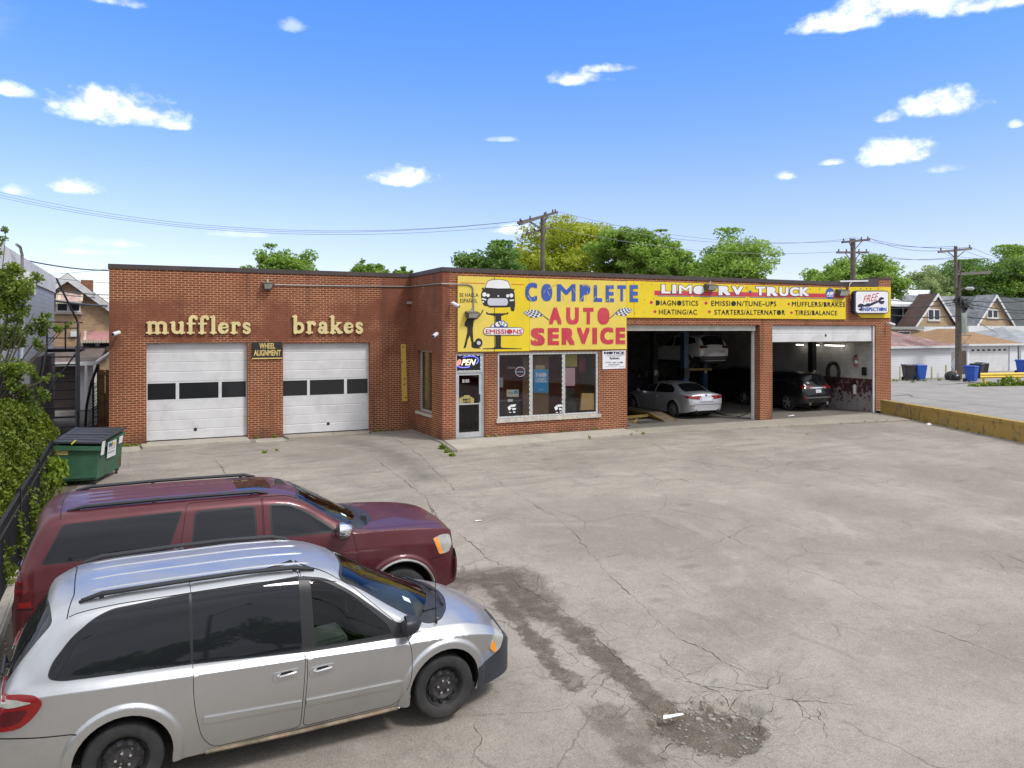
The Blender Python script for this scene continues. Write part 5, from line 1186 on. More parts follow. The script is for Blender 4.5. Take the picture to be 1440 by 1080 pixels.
def liner(parent, B, cx, cz, r, depth=.38):
    mb = MB(); n = 18
    for sd in (1, -1):
        pts = [(cx+(r+.02)*math.cos(R_(-15+210*k/n)), cz+(r+.02)*math.sin(R_(-15+210*k/n))) for k in range(n+1)]
        yo = [max(.3, float(B.sec(np.array([x]), np.array([min(1, B.s_of_z(x, z))]))[0][0])-.025) for x, z in pts]
        vs = [(x, y*sd, z) for (x, z), y in zip(pts, yo)]+[(x, (min(yo)-depth)*sd, z) for x, z in pts]; m_ = len(pts)
        mb.raw(vs, [(i, i+1, m_+i+1, m_+i) for i in range(m_-1)]+[tuple(range(m_, 2*m_))])
    return mb
def vehicle(name, label, X, Y, yaw, zg=None, pitch=0.0):
    o = thing(name, label, 'car', (X, Y, gh(Y) if zg is None else zg), yaw); o.rotation_euler = (0, pitch, yaw); return o
def add_door(B, key, poly, win, rwin=.05, rdoor=.04, wkey=None, gap=.006, frame=.012):
    """a door panel with its shut line, and a window in it"""
    d = rnd(poly, rdoor); B.region('gap', B.side(d)); B.region(key, B.side(inset(d, gap)))
    if win: add_win(B, wkey, win, rwin, frame)
def add_win(B, key, poly, r=.05, frame=.012):
    q = rnd(poly, r); B.region('trim', B.side(q)); B.region(key, B.side(inset(q, frame)))
def mirror_(parent, x, y, z, sd, mtop, sx=1.0, chrome=None):
    mb = MB(); s = sx
    mb.tube([(x+.10*s, sd*(y+.02), z-.02), (x+.06*s, sd*(y+.10), z+.0)], .035, 8)
    o = mb.build('mirror', M_rackp, parent, smooth=True, local=True)
    mb = MB(); prof = [(.25, .135), (.6, .115), (.88, .07), (1.0, .015), (.97, -.03)]
    n = 18; vs = []; q4 = lambda a: (math.copysign(abs(math.cos(a))**.7, math.cos(a)), math.copysign(abs(math.sin(a))**.7, math.sin(a)))
    for r, dx in prof:
        for k in range(n): cx, cz = q4(2*math.pi*k/n); vs.append((x+.03+dx*s-.02*cx, sd*(y+.145)+.115*r*s*cx*sd, z+.06+.085*r*s*cz))
    fs = [(i*n+k, i*n+(k+1) % n, (i+1)*n+(k+1) % n, (i+1)*n+k) for i in range(len(prof)-1) for k in range(n)]+[tuple(range(n))]
    mb.raw(vs, fs); mb.build('mirror_shell', mtop, o, smooth=True, local=True)
    mb = MB(); mb.raw([(x+.003-.02*s, sd*(y+.145)+.105*s*q4(2*math.pi*k/n)[0]*sd, z+.06+.075*s*q4(2*math.pi*k/n)[1]) for k in range(n)], [tuple(range(n))]); mb.build('mirror_glass', M_chrome, o, local=True)
    return o
def handle_(B, parent, x, z, sd, m, mdark, L=.24):
    p = B.P(np.array([x]), np.array([B.s_of_z(x, z)]))[0]; y = p[1]
    q = rnd([(x-L/2, z-.045), (x+L/2, z-.035), (x+L/2, z+.04), (x-L/2, z+.03)], .04, 6)
    o = B.decal('handle', q, .012, m, parent, sd, th=.02, step=.03)
    q2 = rnd([(x-L*.26, z+.004), (x+L*.24, z+.004), (x+L*.20, z+.032), (x-L*.20, z+.028)], .02, 4); B.decal('handle_recess', q2, .0145, mdark, o, sd, th=.004, step=.03)
    mb = MB(); mb.tube([(x-L*.34, sd*(y+.012), z-.004), (x-L*.28, sd*(y+.030), z), (x+L*.28, sd*(y+.030), z+.006), (x+L*.36, sd*(y+.012), z+.004)], .011, 8); mb.build('handle_bar', m, o, smooth=True, local=True)
    return o
def wiper(parent, pts, name='wiper'):
    mb = MB(); mb.tube([Vector(p) for p in pts], .012, 6); return mb.build(name, M_black, parent, smooth=True, local=True)
def surf_path(B, pts, off): 
    return [Vector(B.P(np.array([x]), np.array([B.s_of_y(x, y)]))[0])+Vector((0, 0, off)) for x, y in pts]
def seats(parent, xs, W, zf, zt, m):
    for x in xs:
        for y in (-W, W):
            o = thing_part = None
            mb = MB(); mb.hexa([(x-.12, y-.24, zf), (x+.42, y-.24, zf), (x+.42, y+.24, zf), (x-.12, y+.24, zf)], [(x-.12, y-.24, zf+.16), (x+.42, y-.24, zf+.2), (x+.42, y+.24, zf+.2), (x-.12, y+.24, zf+.16)])
            mb.hexa([(x-.12, y-.23, zf+.1), (x+.04, y-.23, zf+.1), (x+.04, y+.23, zf+.1), (x-.12, y+.23, zf+.1)], [(x-.30, y-.2, zt-.18), (x-.18, y-.2, zt-.18), (x-.18, y+.2, zt-.18), (x-.30, y+.2, zt-.18)])
            mb.hexa([(x-.31, y-.12, zt-.16), (x-.21, y-.12, zt-.16), (x-.21, y+.12, zt-.16), (x-.31, y+.12, zt-.16)], [(x-.34, y-.12, zt), (x-.24, y-.12, zt), (x-.24, y+.12, zt), (x-.34, y+.12, zt)])
            mb.build('seat', m, parent, bevel=.03, local=True)

# ---- silver minivan, nearest
def minivan():
    root = vehicle('minivan', 'silver minivan with black steel wheels parked nearest', 2.86, 8.611, .036, -.455)
    PS = paint('silver_paint', (.50, .505, .51), .86, .30, .08, .10, .25)
    rm = lambda L: [(-4.06, L[0]), (-4.04, L[1]), (-3.985, L[2])]
    prof = dict(
        zb=[(-4.06, .36), (-3.9, .31), (-3.4, .25), (-2.6, .235), (-.5, .235), (.3, .22), (.97, .24)],
        wb=[(-4.06, .60), (-4.02, .74), (-3.9, .84), (-3.5, .90), (-2.5, .92), (-.5, .92), (0, .91), (.5, .84), (.8, .72), (.93, .57), (.97, .42)],
        zc=rm((.50, .60, .62))+[(-3.97, .86), (-3.88, 1.01), (-3.75, 1.04), (-3.16, 1.02), (-2.5, .99), (-1.47, .945), (-.39, .885), (.2, .85), (.5, .79), (.8, .66), (.93, .56), (.97, .46)],
        wc=[(-4.06, .70), (-4.03, .82), (-3.97, .87), (-3.85, .915), (-3.6, .965), (-3, .985), (-1.5, .99), (-.3, .985), (0, .975), (.3, .94), (.55, .88), (.75, .79), (.88, .66), (.94, .55), (.97, .46)],
        zs=rm((.55, .68, .70))+[(-3.97, .91), (-3.92, 1.04), (-3.82, 1.125), (-3.6, 1.125), (-3.2, 1.10), (-2.5, 1.05), (-1.4, .985), (-.5, .955), (-.1, .97), (.2, .945), (.45, .88), (.7, .765), (.85, .665), (.93, .58), (.97, .475)],
        ws=[(-4.06, .68), (-4.03, .79), (-3.97, .82), (-3.87, .87), (-3.5, .93), (-2.5, .935), (-1, .935), (-.3, .925), (0, .90), (.3, .855), (.55, .79), (.75, .70), (.88, .58), (.94, .49), (.97, .43)],
        zr=rm((.58, .71, .73))+[(-3.97, .92), (-3.935, 1.05), (-3.88, 1.16), (-3.77, 1.33), (-3.65, 1.485), (-3.52, 1.60), (-3.40, 1.665), (-3.2, 1.695), (-3, 1.707), (-2, 1.715), (-1.45, 1.69), (-1.15, 1.62), (-.9, 1.49), (-.6, 1.26), (-.35, 1.08), (-.2, 1.0), (0, .985), (.2, .962), (.45, .895), (.7, .78), (.85, .675), (.93, .59), (.97, .48)],
        wr=[(-4.06, .64), (-3.985, .66), (-3.92, .69), (-3.8, .745), (-3.65, .765), (-3.5, .765), (-2, .765), (-1.3, .75), (-1.0, .755), (-.6, .81), (-.3, .865), (-.1, .865), (.1, .84), (.45, .76), (.7, .65), (.88, .51), (.94, .44), (.97, .40)],
        zt=rm((.60, .725, .745))+[(-3.97, .93), (-3.955, 1.02), (-3.91, 1.16), (-3.80, 1.37), (-3.71, 1.52), (-3.65, 1.62), (-3.60, 1.685), (-3.45, 1.73), (-3.2, 1.752), (-3, 1.76), (-2, 1.765), (-1.45, 1.745), (-1.1, 1.69), (-.88, 1.61), (-.4, 1.355), (.0, 1.15), (.16, 1.075), (.26, 1.055), (.45, 1.01), (.65, .925), (.8, .83), (.9, .72), (.95, .61), (.97, .50)])
    B = Body(prof, crown=2.1, e1=.07, e2=.24, step=.06, ns=40, flares=((0, .36, .40, .105, .026), (-3.03, .36, .40, .105, .026)))
    add_win(B, 'quarter_window', [(-3.61, 1.165), (-3.575, 1.28), (-3.43, 1.46), (-3.26, 1.585), (-3.12, 1.635), (-2.478, 1.668), (-2.478, 1.072), (-3.27, 1.115), (-3.5, 1.13)], [.06, .06, .06, .06, .06, .005, .005, .06, .06], .007)
    add_door(B, 'sliding_door', [(-2.47, 1.74), (-1.47, 1.735), (-1.462, .95), (-1.50, .27), (-2.30, .27), (-2.40, .40), (-2.47, .75)], [(-2.468, 1.668), (-1.475, 1.665), (-1.466, .99), (-2.468, 1.07)], .005, [.01, .01, .03, .06, .1, .15, .2], 'sliding_window', frame=.006)
    add_door(B, 'front_door', [(-1.455, 1.735), (-1.2, 1.66), (-.93, 1.485), (-.55, 1.13), (-.42, .98), (-.37, .75), (-.40, .47), (-.52, .27), (-1.48, .27), (-1.45, .8)], None, rdoor=[.02, .1, .1, .05, .05, .1, .1, .1, .05, .02])
    q = rnd([(-1.44, 1.66), (-1.2, 1.61), (-.95, 1.45), (-.56, 1.12), (-.33, 1.015), (-.30, .975), (-.38, .945), (-1.449, .985), (-1.449, 1.64)], [.03, .1, .1, .05, .03, .03, .03, .0, .0]); B.region('trim', B.side(q))
    B.region('front_window', B.side(rnd([(-1.37, 1.635), (-1.2, 1.575), (-.97, 1.43), (-.62, 1.10), (-.58, 1.005), (-1.36, 1.012)], [.05, .1, .1, .05, .02, .05])))
    B.region('trim', B.side([(-2.484, 1.074), (-2.484, 1.664), (-2.462, 1.664), (-2.462, 1.074)])); B.region('trim', B.side([(-1.485, .992), (-1.482, 1.662), (-1.440, 1.655), (-1.440, .99)]))
    # windscreen (x,y): black surround then glass
    half = lambda pts, r=.12: B.top(rnd(pts, r, 6), .04)
    B.region('cowl', half([(-.12, .86), (.02, .80), (.16, .6), (.27, .3), (.30, -.05), (-.02, -.05), (-.1, .45), (-.30, .80)]))
    B.region('trim', half([(-.93, -.05), (-.96, .35), (-1.06, .66), (-1.05, .715), (-.6, .765), (-.16, .835), (-.07, .70), (.07, .45), (.15, .2), (.17, -.05)]))
    B.region('windscreen', half([(-.90, -.05), (-.93, .35), (-1.02, .64), (-1.0, .68), (-.6, .725), (-.22, .79), (-.13, .66), (0, .42), (.08, .2), (.10, -.05)]))
    # rear glass wraps the tail below the spoiler
    B.region('trim', half([(-3.955, -.2), (-3.95, .55), (-3.91, .665), (-3.75, .725), (-3.575, .725), (-3.60, .5), (-3.64, .2), (-3.645, -.2)], .06))
    B.region('rear_window', half([(-3.945, -.2), (-3.94, .54), (-3.90, .64), (-3.75, .70), (-3.60, .70), (-3.62, .5), (-3.655, .2), (-3.66, -.2)], .06))
    B.region('gap', B.top([(-3.42, -.05), (-3.415, .45), (-3.46, .755), (-3.47, .755), (-3.425, .45), (-3.43, -.05)], .04)); B.region('gap', B.top([(-3.45, .752), (-2.6, .752), (-1.5, .742), (-1.1, .742), (-1.1, .735), (-1.5, .735), (-2.6, .745), (-3.45, .745)], .05))
    # front bumper of dark plastic and its grey corner
    B.region('bumper_front', B.side([(.40, .10), (.40, .455), (.61, .53), (.70, .555), (.77, .66), (.765, .83), (.98, .83), (.98, .10)])); B.region('bumper_front', B.top([(.80, .80), (.80, .5), (.86, .2), (.87, -.05), (.98, -.05), (.98, .8)]))
    B.region('bumper_corner', B.side([(.375, .45), (.41, .55), (.47, .60), (.60, .615), (.595, .525), (.44, .47)]))
    B.region('gap', B.side([(-4.0, .745), (-3.385, .682), (-3.385, .672), (-4.0, .733)]))
    B.region('hole', arch_poly(B, 0, .36, .40)); B.region('hole', arch_poly(B, -3.03, .36, .40))
    B.mesh()
    M_bump = mat('dark_bumper', (.028, .032, .045), .5, var=.15, vscale=4); M_prim = mat('grey_primer', (.20, .22, .26), .5)
    B.emit('body', {'body': 0, 'gap': 1, 'trim': 2, 'bumper_corner': 3}, [PS, M_gap, M_trim, M_prim], root, off={'gap': -.006, 'trim': -.003}, caps=[(B.x0, 0)])
    B.emit('bumper', {'bumper_front': 0}, [M_bump], root, off={'bumper_front': .004}, caps=[(B.x1, 0)])
    B.emit('cowl', {'cowl': 0}, [M_rackp], root, off={'cowl': -.004})
    doors = {}
    for sd in (-1, 1):
        doors['f', sd] = B.emit('front_door', {'front_door': 0}, [PS], root, (sd,)); doors['s', sd] = B.emit('sliding_door', {'sliding_door': 0}, [PS], root, (sd,))
        B.emit('window', {'front_window': 0}, [M_lg], doors['f', sd], (sd,), {'front_window': -.006}); B.emit('window', {'sliding_window': 0}, [M_tint], doors['s', sd], (sd,), {'sliding_window': -.003})
        B.emit('rear_side_window', {'quarter_window': 0}, [M_tint], root, (sd,), {'quarter_window': -.003})
        handle_(B, doors['s', sd], -1.645, .835, sd, PS, M_gap, .25); handle_(B, doors['f', sd], -1.305, .815, sd, PS, M_gap, .25)
        B.decal('side_moulding', rnd([(-2.385, .535), (-1.50, .495), (-1.50, .545), (-2.385, .59)], [.02, .0, .0, .02]), .016, PS, doors['s', sd], sd, th=.02, step=.04)
        B.decal('side_moulding', rnd([(-1.455, .493), (-.60, .475), (-.46, .515), (-.50, .525), (-1.455, .543)], [.0, .01, .02, .02, 0]), .016, PS, doors['f', sd], sd, th=.02, step=.04)
        tl = B.decal('tail_light', rnd([(-3.945, 1.07), (-3.82, 1.085), (-3.68, 1.06), (-3.625, .99), (-3.70, .88), (-3.80, .80), (-3.955, .79)], [.03, .05, .06, .06, .1, .06, .03]), .012, M_tail, root, sd, th=.03, step=.035)
        B.decal('reversing_lens', rnd([(-3.95, 1.045), (-3.84, 1.045), (-3.70, 1.01), (-3.84, .985), (-3.955, .985)], [.02, .04, .03, .04, .02]), .016, M_clearl, tl, sd, th=.006, step=.03)
        B.decal('lower_lens', rnd([(-3.93, .955), (-3.73, .96), (-3.79, .86), (-3.93, .825)], .04), .015, M_taild, tl, sd, th=.005, step=.03)
        hl = B.decal('headlight', rnd([(.545, .62), (.59, .715), (.68, .795), (.755, .785), (.775, .69), (.715, .575), (.62, .55)], [.03, .05, .05, .03, .05, .05, .04]), .010, M_clearl, root, sd, th=.03, step=.03)
        B.decal('indicator', rnd([(.55, .625), (.59, .70), (.625, .655), (.655, .565), (.62, .556)], .02), .014, M_amber, hl, sd, th=.008, step=.025)
        mirror_(root, -.46, .86, 1.03, sd, M_rackp)
        mb = MB(); pth = surf_path(B, [(-3.36, .64), (-3.2, .645), (-2.6, .65), (-2.0, .65), (-1.5, .645), (-1.32, .64)], .035); pth[0].z -= .02; pth[-1].z -= .02
        mb.tube([(p.x, p.y*sd, p.z) for p in pth], [.016, .024, .022, .022, .024, .016], 8)
        for i in (0, 1, 4, 5): mb.tube([(pth[i].x, pth[i].y*sd, pth[i].z), (pth[i].x, pth[i].y*sd, pth[i].z-.05)], .02, 6)
        mb.build('roof_rail', M_rackp, root, smooth=True, local=True)
        mb = MB()
        for y in (.16, .47): 
            p = surf_path(B, [(-3.30+.05*k, y) for k in range(41)], -.005); mb.tube([(q.x, q.y*sd, q.z) for q in p], [.004]+[.012]*39+[.004], 8)
        mb.build('roof_rib', PS, root, smooth=True, local=True)
        B.decal('mud_flap', rnd([(-.54, .17), (-.42, .17), (-.395, .36), (-.44, .42), (-.50, .33)], .02), .012, PS, root, sd, th=.02, step=.04)
    B.emit('windscreen', {'windscreen': 0}, [M_ws], root, off={'windscreen': -.003}); B.emit('rear_window', {'rear_window': 0}, [M_tint], root, off={'rear_window': -.003})
    # hidden shell, floor and seats seen through the clear glass
    B.emit('inner_shell', {k: 0 for k in ('body', 'gap', 'trim', 'front_door', 'sliding_door', 'bumper_front', 'bumper_corner', 'cowl')}, [M_liner], root, off={k: -.03 for k in ('body', 'gap', 'trim', 'front_door', 'sliding_door', 'bumper_front', 'bumper_corner', 'cowl')})
    mb = liner(root, B, 0, .36, .40); mb.raw(*(lambda q: (q.v, q.f))(liner(root, B, -3.03, .36, .40))); mb.box(-4.0, .85, -.62, .62, .24, .42); mb.build('wheel_housing', M_liner, root, local=True)
    M_int = mat('cabin_grey', (.16, .155, .145), .85, var=.15)
    seats(root, (-1.15, -2.2), .38, .45, 1.22, M_int)
    mb = MB(); mb.hexa([(-.55, -.80, .6), (.10, -.80, .6), (.10, .80, .6), (-.55, .80, .6)], [(-.48, -.78, .96), (.0, -.78, 1.02), (.0, .78, 1.02), (-.48, .78, .96)]); mb.build('dashboard', mat('dash_grey', (.17, .17, .165), .8), root, local=True)
    mb = MB(); mb.tube([(-.62+.05*math.sin(t*.3927), .38+.18*math.cos(t*.3927), .98+.17*math.sin(t*.3927)) for t in range(17)], .014, 6); mb.build('steering_wheel', M_black, root, smooth=True, local=True)
    for x, n_ in ((0, 'steel'), (-3.03, 'steel')):
        for sd in (-1, 1): wheel(root, x, sd*.835, .335, .215, .205, sd, 'steel')
    wiper(root, [p for p in surf_path(B, [(.13, -.62+.0), (.06, -.3)], .0)] if False else [Vector((.12, -.52, 1.02)), Vector((.02, -.60, 1.07)), Vector((-.14, -.68, 1.09))]); 
    wiper(root, [Vector((.2, -.05, 1.075)), Vector((.16, .1, 1.10)), Vector((.10, .62, 1.06))])
    wiper(root, [Vector((.16, -.5, 1.05)), Vector((.2, -.22, 1.10)), Vector((.13, .0, 1.13))])
    a0 = Vector(B.P(np.array([-.06]), np.array([B.s_of_y(-.06, .845)]))[0]); a0.y *= -1
    mb = MB(); mb.tube([a0, a0+Vector((-.02, 0, .80))], [.006, .003], 6); mb.tube([a0+Vector((0, 0, -.02)), a0+Vector((0, 0, .03))], .016, 8); mb.build('antenna', M_black, root, smooth=True, local=True)
    mb = MB(); mb.box(-.52, -.50, -.62, -.55, 1.18, 1.24); 
    ws = surf_path(B, [(-.33, .60), (-.25, .60), (-.25, .53), (-.33, .53)], .004); mb = MB(); mb.face([(p.x, -p.y, p.z) for p in ws]); mb.build('windscreen_sticker', mat('pale_sticker', (.55, .65, .66), .6, var=0), root, local=True)
    rw = MB(); rw.tube([(-3.97, .0, 1.03), (-3.98, -.1, 1.14), (-3.96, -.5, 1.12)], .012, 6); rw.tube([(-3.93, .0, 1.0), (-4.0, 0, 1.03)], .03, 8); rw.build('rear_wiper', M_black, root, smooth=True, local=True)
    B.rear_decal('licence_plate', [(-.16, .78), (.16, .78), (.16, .92), (-.16, .92)], .01, M_plate, root)
    mb = MB(); mb.tube([(-2.36, -.93, .245), (-1.5, -.945, .235), (-.52, -.935, .235)], .018, 6); mb.build('rusty_sill', mat('sill_rust', (.20, .16, .11), .8, var=.4, vscale=6, dirt=(.20, .07, .02), dscale=5), root, smooth=True, local=True)
    return root
minivan()

# ---- maroon suv behind it
def big_suv():
    root = vehicle('suv', 'maroon full size suv parked between the silver minivan and the dumpster', 3.2, 11.15, .0, -.40)
    PM = paint('maroon_paint', (.088, .010, .016), .30, .34, .10, .03, .35)
    prof = dict(
        zb=[(-4.50, .50), (-4.32, .44), (-3.8, .40), (-.6, .40), (.4, .40), (.98, .46)],
        wb=[(-4.50, .78), (-4.40, .88), (-4.15, .93), (-2, .94), (0, .93), (.5, .90), (.8, .80), (.94, .66), (.98, .55)],
        zc=[(-4.50, .92), (-4.35, 1.08), (-4, 1.12), (-2, 1.12), (-.5, 1.12), (.2, 1.10), (.6, 1.04), (.9, .92), (.98, .82)],
        wc=[(-4.50, .84), (-4.46, .93), (-4.38, .975), (-4, .995), (-2, 1.0), (-.5, 1.0), (.2, .99), (.5, .975), (.75, .935), (.88, .87), (.95, .77), (.98, .68)],
        zs=[(-4.50, .955), (-4.455, 1.22), (-4.38, 1.33), (-4, 1.345), (-2, 1.345), (-1, 1.335), (-.4, 1.335), (.2, 1.305), (.6, 1.26), (.82, 1.20), (.93, 1.08), (.98, .88)],
        ws=[(-4.50, .80), (-4.46, .89), (-4.38, .935), (-4, .955), (-2, .96), (-.5, .955), (.2, .935), (.5, .915), (.75, .87), (.88, .80), (.95, .71), (.98, .63)],
        zr=[(-4.50, .965), (-4.455, 1.25), (-4.41, 1.40), (-4.32, 1.62), (-4.21, 1.83), (-4.12, 1.88), (-4, 1.895), (-3, 1.915), (-1.8, 1.905), (-1.5, 1.875), (-1.25, 1.79), (-1.0, 1.62), (-.75, 1.45), (-.55, 1.36), (-.3, 1.35), (.2, 1.325), (.6, 1.275), (.82, 1.215), (.93, 1.09), (.98, .89)],
        wr=[(-4.50, .76), (-4.42, .81), (-4.25, .80), (-4, .79), (-3, .785), (-1.6, .775), (-1.2, .79), (-.8, .86), (-.55, .90), (-.3, .885), (.2, .83), (.6, .75), (.85, .67), (.94, .60), (.98, .53)],
        zt=[(-4.50, .975), (-4.485, 1.1), (-4.44, 1.36), (-4.355, 1.66), (-4.29, 1.84), (-4.22, 1.90), (-4, 1.935), (-3, 1.955), (-1.8, 1.945), (-1.45, 1.91), (-1.25, 1.86), (-.8, 1.62), (-.35, 1.395), (-.2, 1.375), (.2, 1.36), (.6, 1.325), (.82, 1.27), (.93, 1.14), (.98, .90)])
    nose = {'zb': [(0.4, 0.4), (0.9, 0.47)], 'wb': [(0.5, 0.9), (0.8, 0.84), (0.87, 0.79), (0.9, 0.7)], 'zc': [(0.2, 1.1), (0.55, 1.06), (0.74, 1.02), (0.8, 0.97), (0.812, 0.81), (0.87, 0.79), (0.9, 0.71)], 'wc': [(0.2, 0.99), (0.5, 0.975), (0.68, 0.945), (0.77, 0.905), (0.8, 0.875), (0.812, 0.905), (0.87, 0.855), (0.9, 0.76)], 'zs': [(0.2, 1.305), (0.55, 1.27), (0.72, 1.235), (0.785, 1.19), (0.8, 1.1), (0.812, 0.895), (0.87, 0.875), (0.9, 0.8)], 'ws': [(0.2, 0.935), (0.5, 0.915), (0.68, 0.88), (0.77, 0.845), (0.8, 0.815), (0.812, 0.865), (0.87, 0.81), (0.9, 0.72)], 'zr': [(0.2, 1.325), (0.55, 1.285), (0.72, 1.25), (0.785, 1.205), (0.8, 1.12), (0.812, 0.905), (0.87, 0.885), (0.9, 0.81)], 'wr': [(0.2, 0.83), (0.55, 0.8), (0.72, 0.77), (0.785, 0.745), (0.8, 0.72), (0.812, 0.8), (0.87, 0.755), (0.9, 0.67)], 'zt': [(0.2, 1.36), (0.55, 1.335), (0.72, 1.3), (0.785, 1.255), (0.8, 1.17), (0.812, 0.915), (0.87, 0.9), (0.9, 0.82)]}
    prof = {k: [a for a in L if a[0] < nose[k][0][0]-.01]+nose[k] for k, L in prof.items()}
    B = Body(prof, crown=2.6, e1=.07, e2=.20, step=.07, ns=36, flares=((0, .44, .47, .09, .025), (-3.30, .44, .47, .09, .025)))
    add_win(B, 'quarter_window', [(-4.22, 1.385), (-4.01, 1.80), (-2.73, 1.83), (-2.90, 1.385)], [.04, .05, .04, .05])
    add_door(B, 'rear_door', [(-2.69, 1.90), (-1.795, 1.90), (-1.795, .46), (-2.62, .46), (-2.78, .80), (-2.78, 1.30)], [(-2.60, 1.815), (-1.88, 1.815), (-1.865, 1.40), (-2.64, 1.40)], .07, [.06, .01, .04, .1, .15, .05], 'rear_door_window', frame=.022)
    add_door(B, 'front_door', [(-1.785, 1.90), (-1.45, 1.88), (-1.2, 1.765), (-.75, 1.44), (-.66, 1.36), (-.60, 1.10), (-.62, .46), (-1.785, .46)], [(-1.71, 1.815), (-1.46, 1.80), (-1.24, 1.69), (-.93, 1.47), (-.86, 1.385), (-1.70, 1.395)], [.06, .08, .1, .05, .03, .05], [.02, .1, .1, .05, .05, .1, .06, .02], 'front_door_window', frame=.026)
    half = lambda pts, r=.08: B.top(rnd(pts, r, 6), .05)
    B.region('cowl', half([(-.52, .86), (-.40, .72), (-.25, .4), (-.20, -.05), (-.42, -.05), (-.47, .45), (-.62, .86)]))
    B.region('trim', half([(-1.27, -.05), (-1.30, .45), (-1.37, .70), (-1.33, .74), (-.95, .785), (-.62, .84), (-.52, .68), (-.43, .40), (-.37, -.05)]))
    B.region('windscreen', half([(-1.23, -.05), (-1.26, .45), (-1.32, .68), (-1.25, .715), (-.95, .745), (-.66, .79), (-.58, .65), (-.49, .38), (-.43, -.05)]))
    B.region('trim', half([(-4.475, -.2), (-4.47, .60), (-4.44, .72), (-4.31, .775), (-4.255, .75), (-4.29, .5), (-4.30, -.2)], .05))
    B.region('rear_window', half([(-4.465, -.2), (-4.46, .58), (-4.43, .69), (-4.32, .745), (-4.285, .72), (-4.305, .5), (-4.315, -.2)], .05))
    B.region('sunroof', half([(-2.05, -.05), (-2.05, .42), (-1.62, .42), (-1.60, -.05)]))
    B.region('roof_step', B.top([(-4.045, .79), (-4.032, .785), (-4.062, -.05), (-4.075, -.05)], .05))
    B.region('gap', B.side([(-4.51, .93), (-4.12, .915), (-4.12, .905), (-4.51, .92)])); B.region('gap', B.side([(.40, .875), (.62, .90), (.62, .89), (.40, .865)]))
    B.region('gap', B.top([(-.55, .865), (.2, .80), (.7, .70), (.7, .692), (.2, .792), (-.55, .857)], .05))
    B.region('hole', arch_poly(B, 0, .44, .47)); B.region('hole', arch_poly(B, -3.30, .44, .47)); B.mesh()
    B.emit('body', {'body': 0, 'gap': 1, 'trim': 2, 'roof_step': 1}, [PM, M_gap, M_trim], root, off={'gap': -.006, 'trim': -.003}, caps=[(B.x0, 0), (B.x1, 0)])
    B.emit('cowl', {'cowl': 0}, [M_rackp], root); B.emit('sunroof', {'sunroof': 0}, [M_tint], root)
    for sd in (-1, 1):
        fd = B.emit('front_door', {'front_door': 0}, [PM], root, (sd,)); rd = B.emit('rear_door', {'rear_door': 0}, [PM], root, (sd,))
        B.emit('window', {'front_door_window': 0}, [M_tint], fd, (sd,), {'front_door_window': -.003}); B.emit('window', {'rear_door_window': 0}, [M_tint], rd, (sd,), {'rear_door_window': -.003}); B.emit('rear_side_window', {'quarter_window': 0}, [M_tint], root, (sd,), {'quarter_window': -.003})
        handle_(B, fd, -1.62, 1.16, sd, PM, M_gap, .24); handle_(B, rd, -2.50, 1.16, sd, PM, M_gap, .24)
        tl = B.decal('tail_light', rnd([(-4.455, 1.35), (-4.29, 1.355), (-4.285, .925), (-4.475, .925)], .025), .012, M_taild, root, sd, th=.03, step=.04)
        B.decal('lower_lens', [(-4.42, 1.0), (-4.30, 1.0), (-4.30, .94), (-4.42, .94)], .016, M_tail, tl, sd, th=.006, step=.04)
        for z in (1.30, 1.19, 1.10): B.decal('bright_lens', rnd([(-4.455, z), (-4.36, z), (-4.36, z+.035), (-4.455, z+.035)], .01), .016, M_tail, tl, sd, th=.006, step=.04)
        hl = B.decal('headlight', rnd([(.465, 1.15), (.60, 1.185), (.735, 1.17), (.755, 1.03), (.70, .935), (.55, .925)], [.02, .04, .05, .03, .03, .04]), .012, M_clearl, root, sd, th=.03, step=.035)
        B.decal('indicator', [(.472, 1.145), (.53, 1.16), (.605, .935), (.555, .93)], .016, M_amber, hl, sd, th=.01, step=.03)
        mirror_(root, -.86, .93, 1.37, sd, M_chrome, 1.15)
        mb = MB(); p = surf_path(B, [(-3.98, .64), (-3.8, .65), (-3.0, .655), (-2.4, .655), (-1.85, .645), (-1.70, .635)], .032); p[0].z -= .03; p[-1].z -= .03
        mb.tube([(q.x, q.y*sd, q.z) for q in p], [.016, .024, .022, .022, .024, .016], 8)
        for i in (1, 2, 4): mb.tube([(p[i].x-.06, p[i].y*sd, p[i].z), (p[i].x-.02, p[i].y*sd, p[i].z-.07)], .022, 6)
        mb.build('roof_rail', M_rackp, root, smooth=True, local=True)
        mb = MB()
        for y in (.12, .34, .52):
            q = surf_path(B, [(-3.85+.1*k, y) for k in range(19)], -.008); mb.tube([(c.x, c.y*sd, c.z) for c in q], [.004]+[.018]*17+[.004], 8)
        mb.build('roof_rib', PM, root, smooth=True, local=True)
        mb = MB(); n = 20; mb.tube([(.485*math.cos(R_(12+156*k/n)), sd*(float(B.sec(np.array([.485*math.cos(R_(12+156*k/n))]), np.array([.5]))[0][0])+.022), .44+.485*math.sin(R_(12+156*k/n))) for k in range(n+1)], .020, 8); mb.build('arch_trim', mat('dull_chrome', (.45, .44, .42), .3, metal=.9, var=.2, vscale=6), root, smooth=True, local=True)
        mb = MB()
        for j in range(3): mb.box(-2.83+.045*j, -2.80+.045*j, min(sd*.974, sd*.985), max(sd*.974, sd*.985), 1.425, 1.455)
    # trim badge behind the rear door
        bd = MB(); xx = -2.835
        def fr(u, v, sd=sd):
            x = xx+.11*u*1.0; z = 1.40+.045*v; y = float(B.sec(np.array([x]), np.array([B.s_of_z(x, z)]))[0][0])+.006; return (x, sd*y, z)
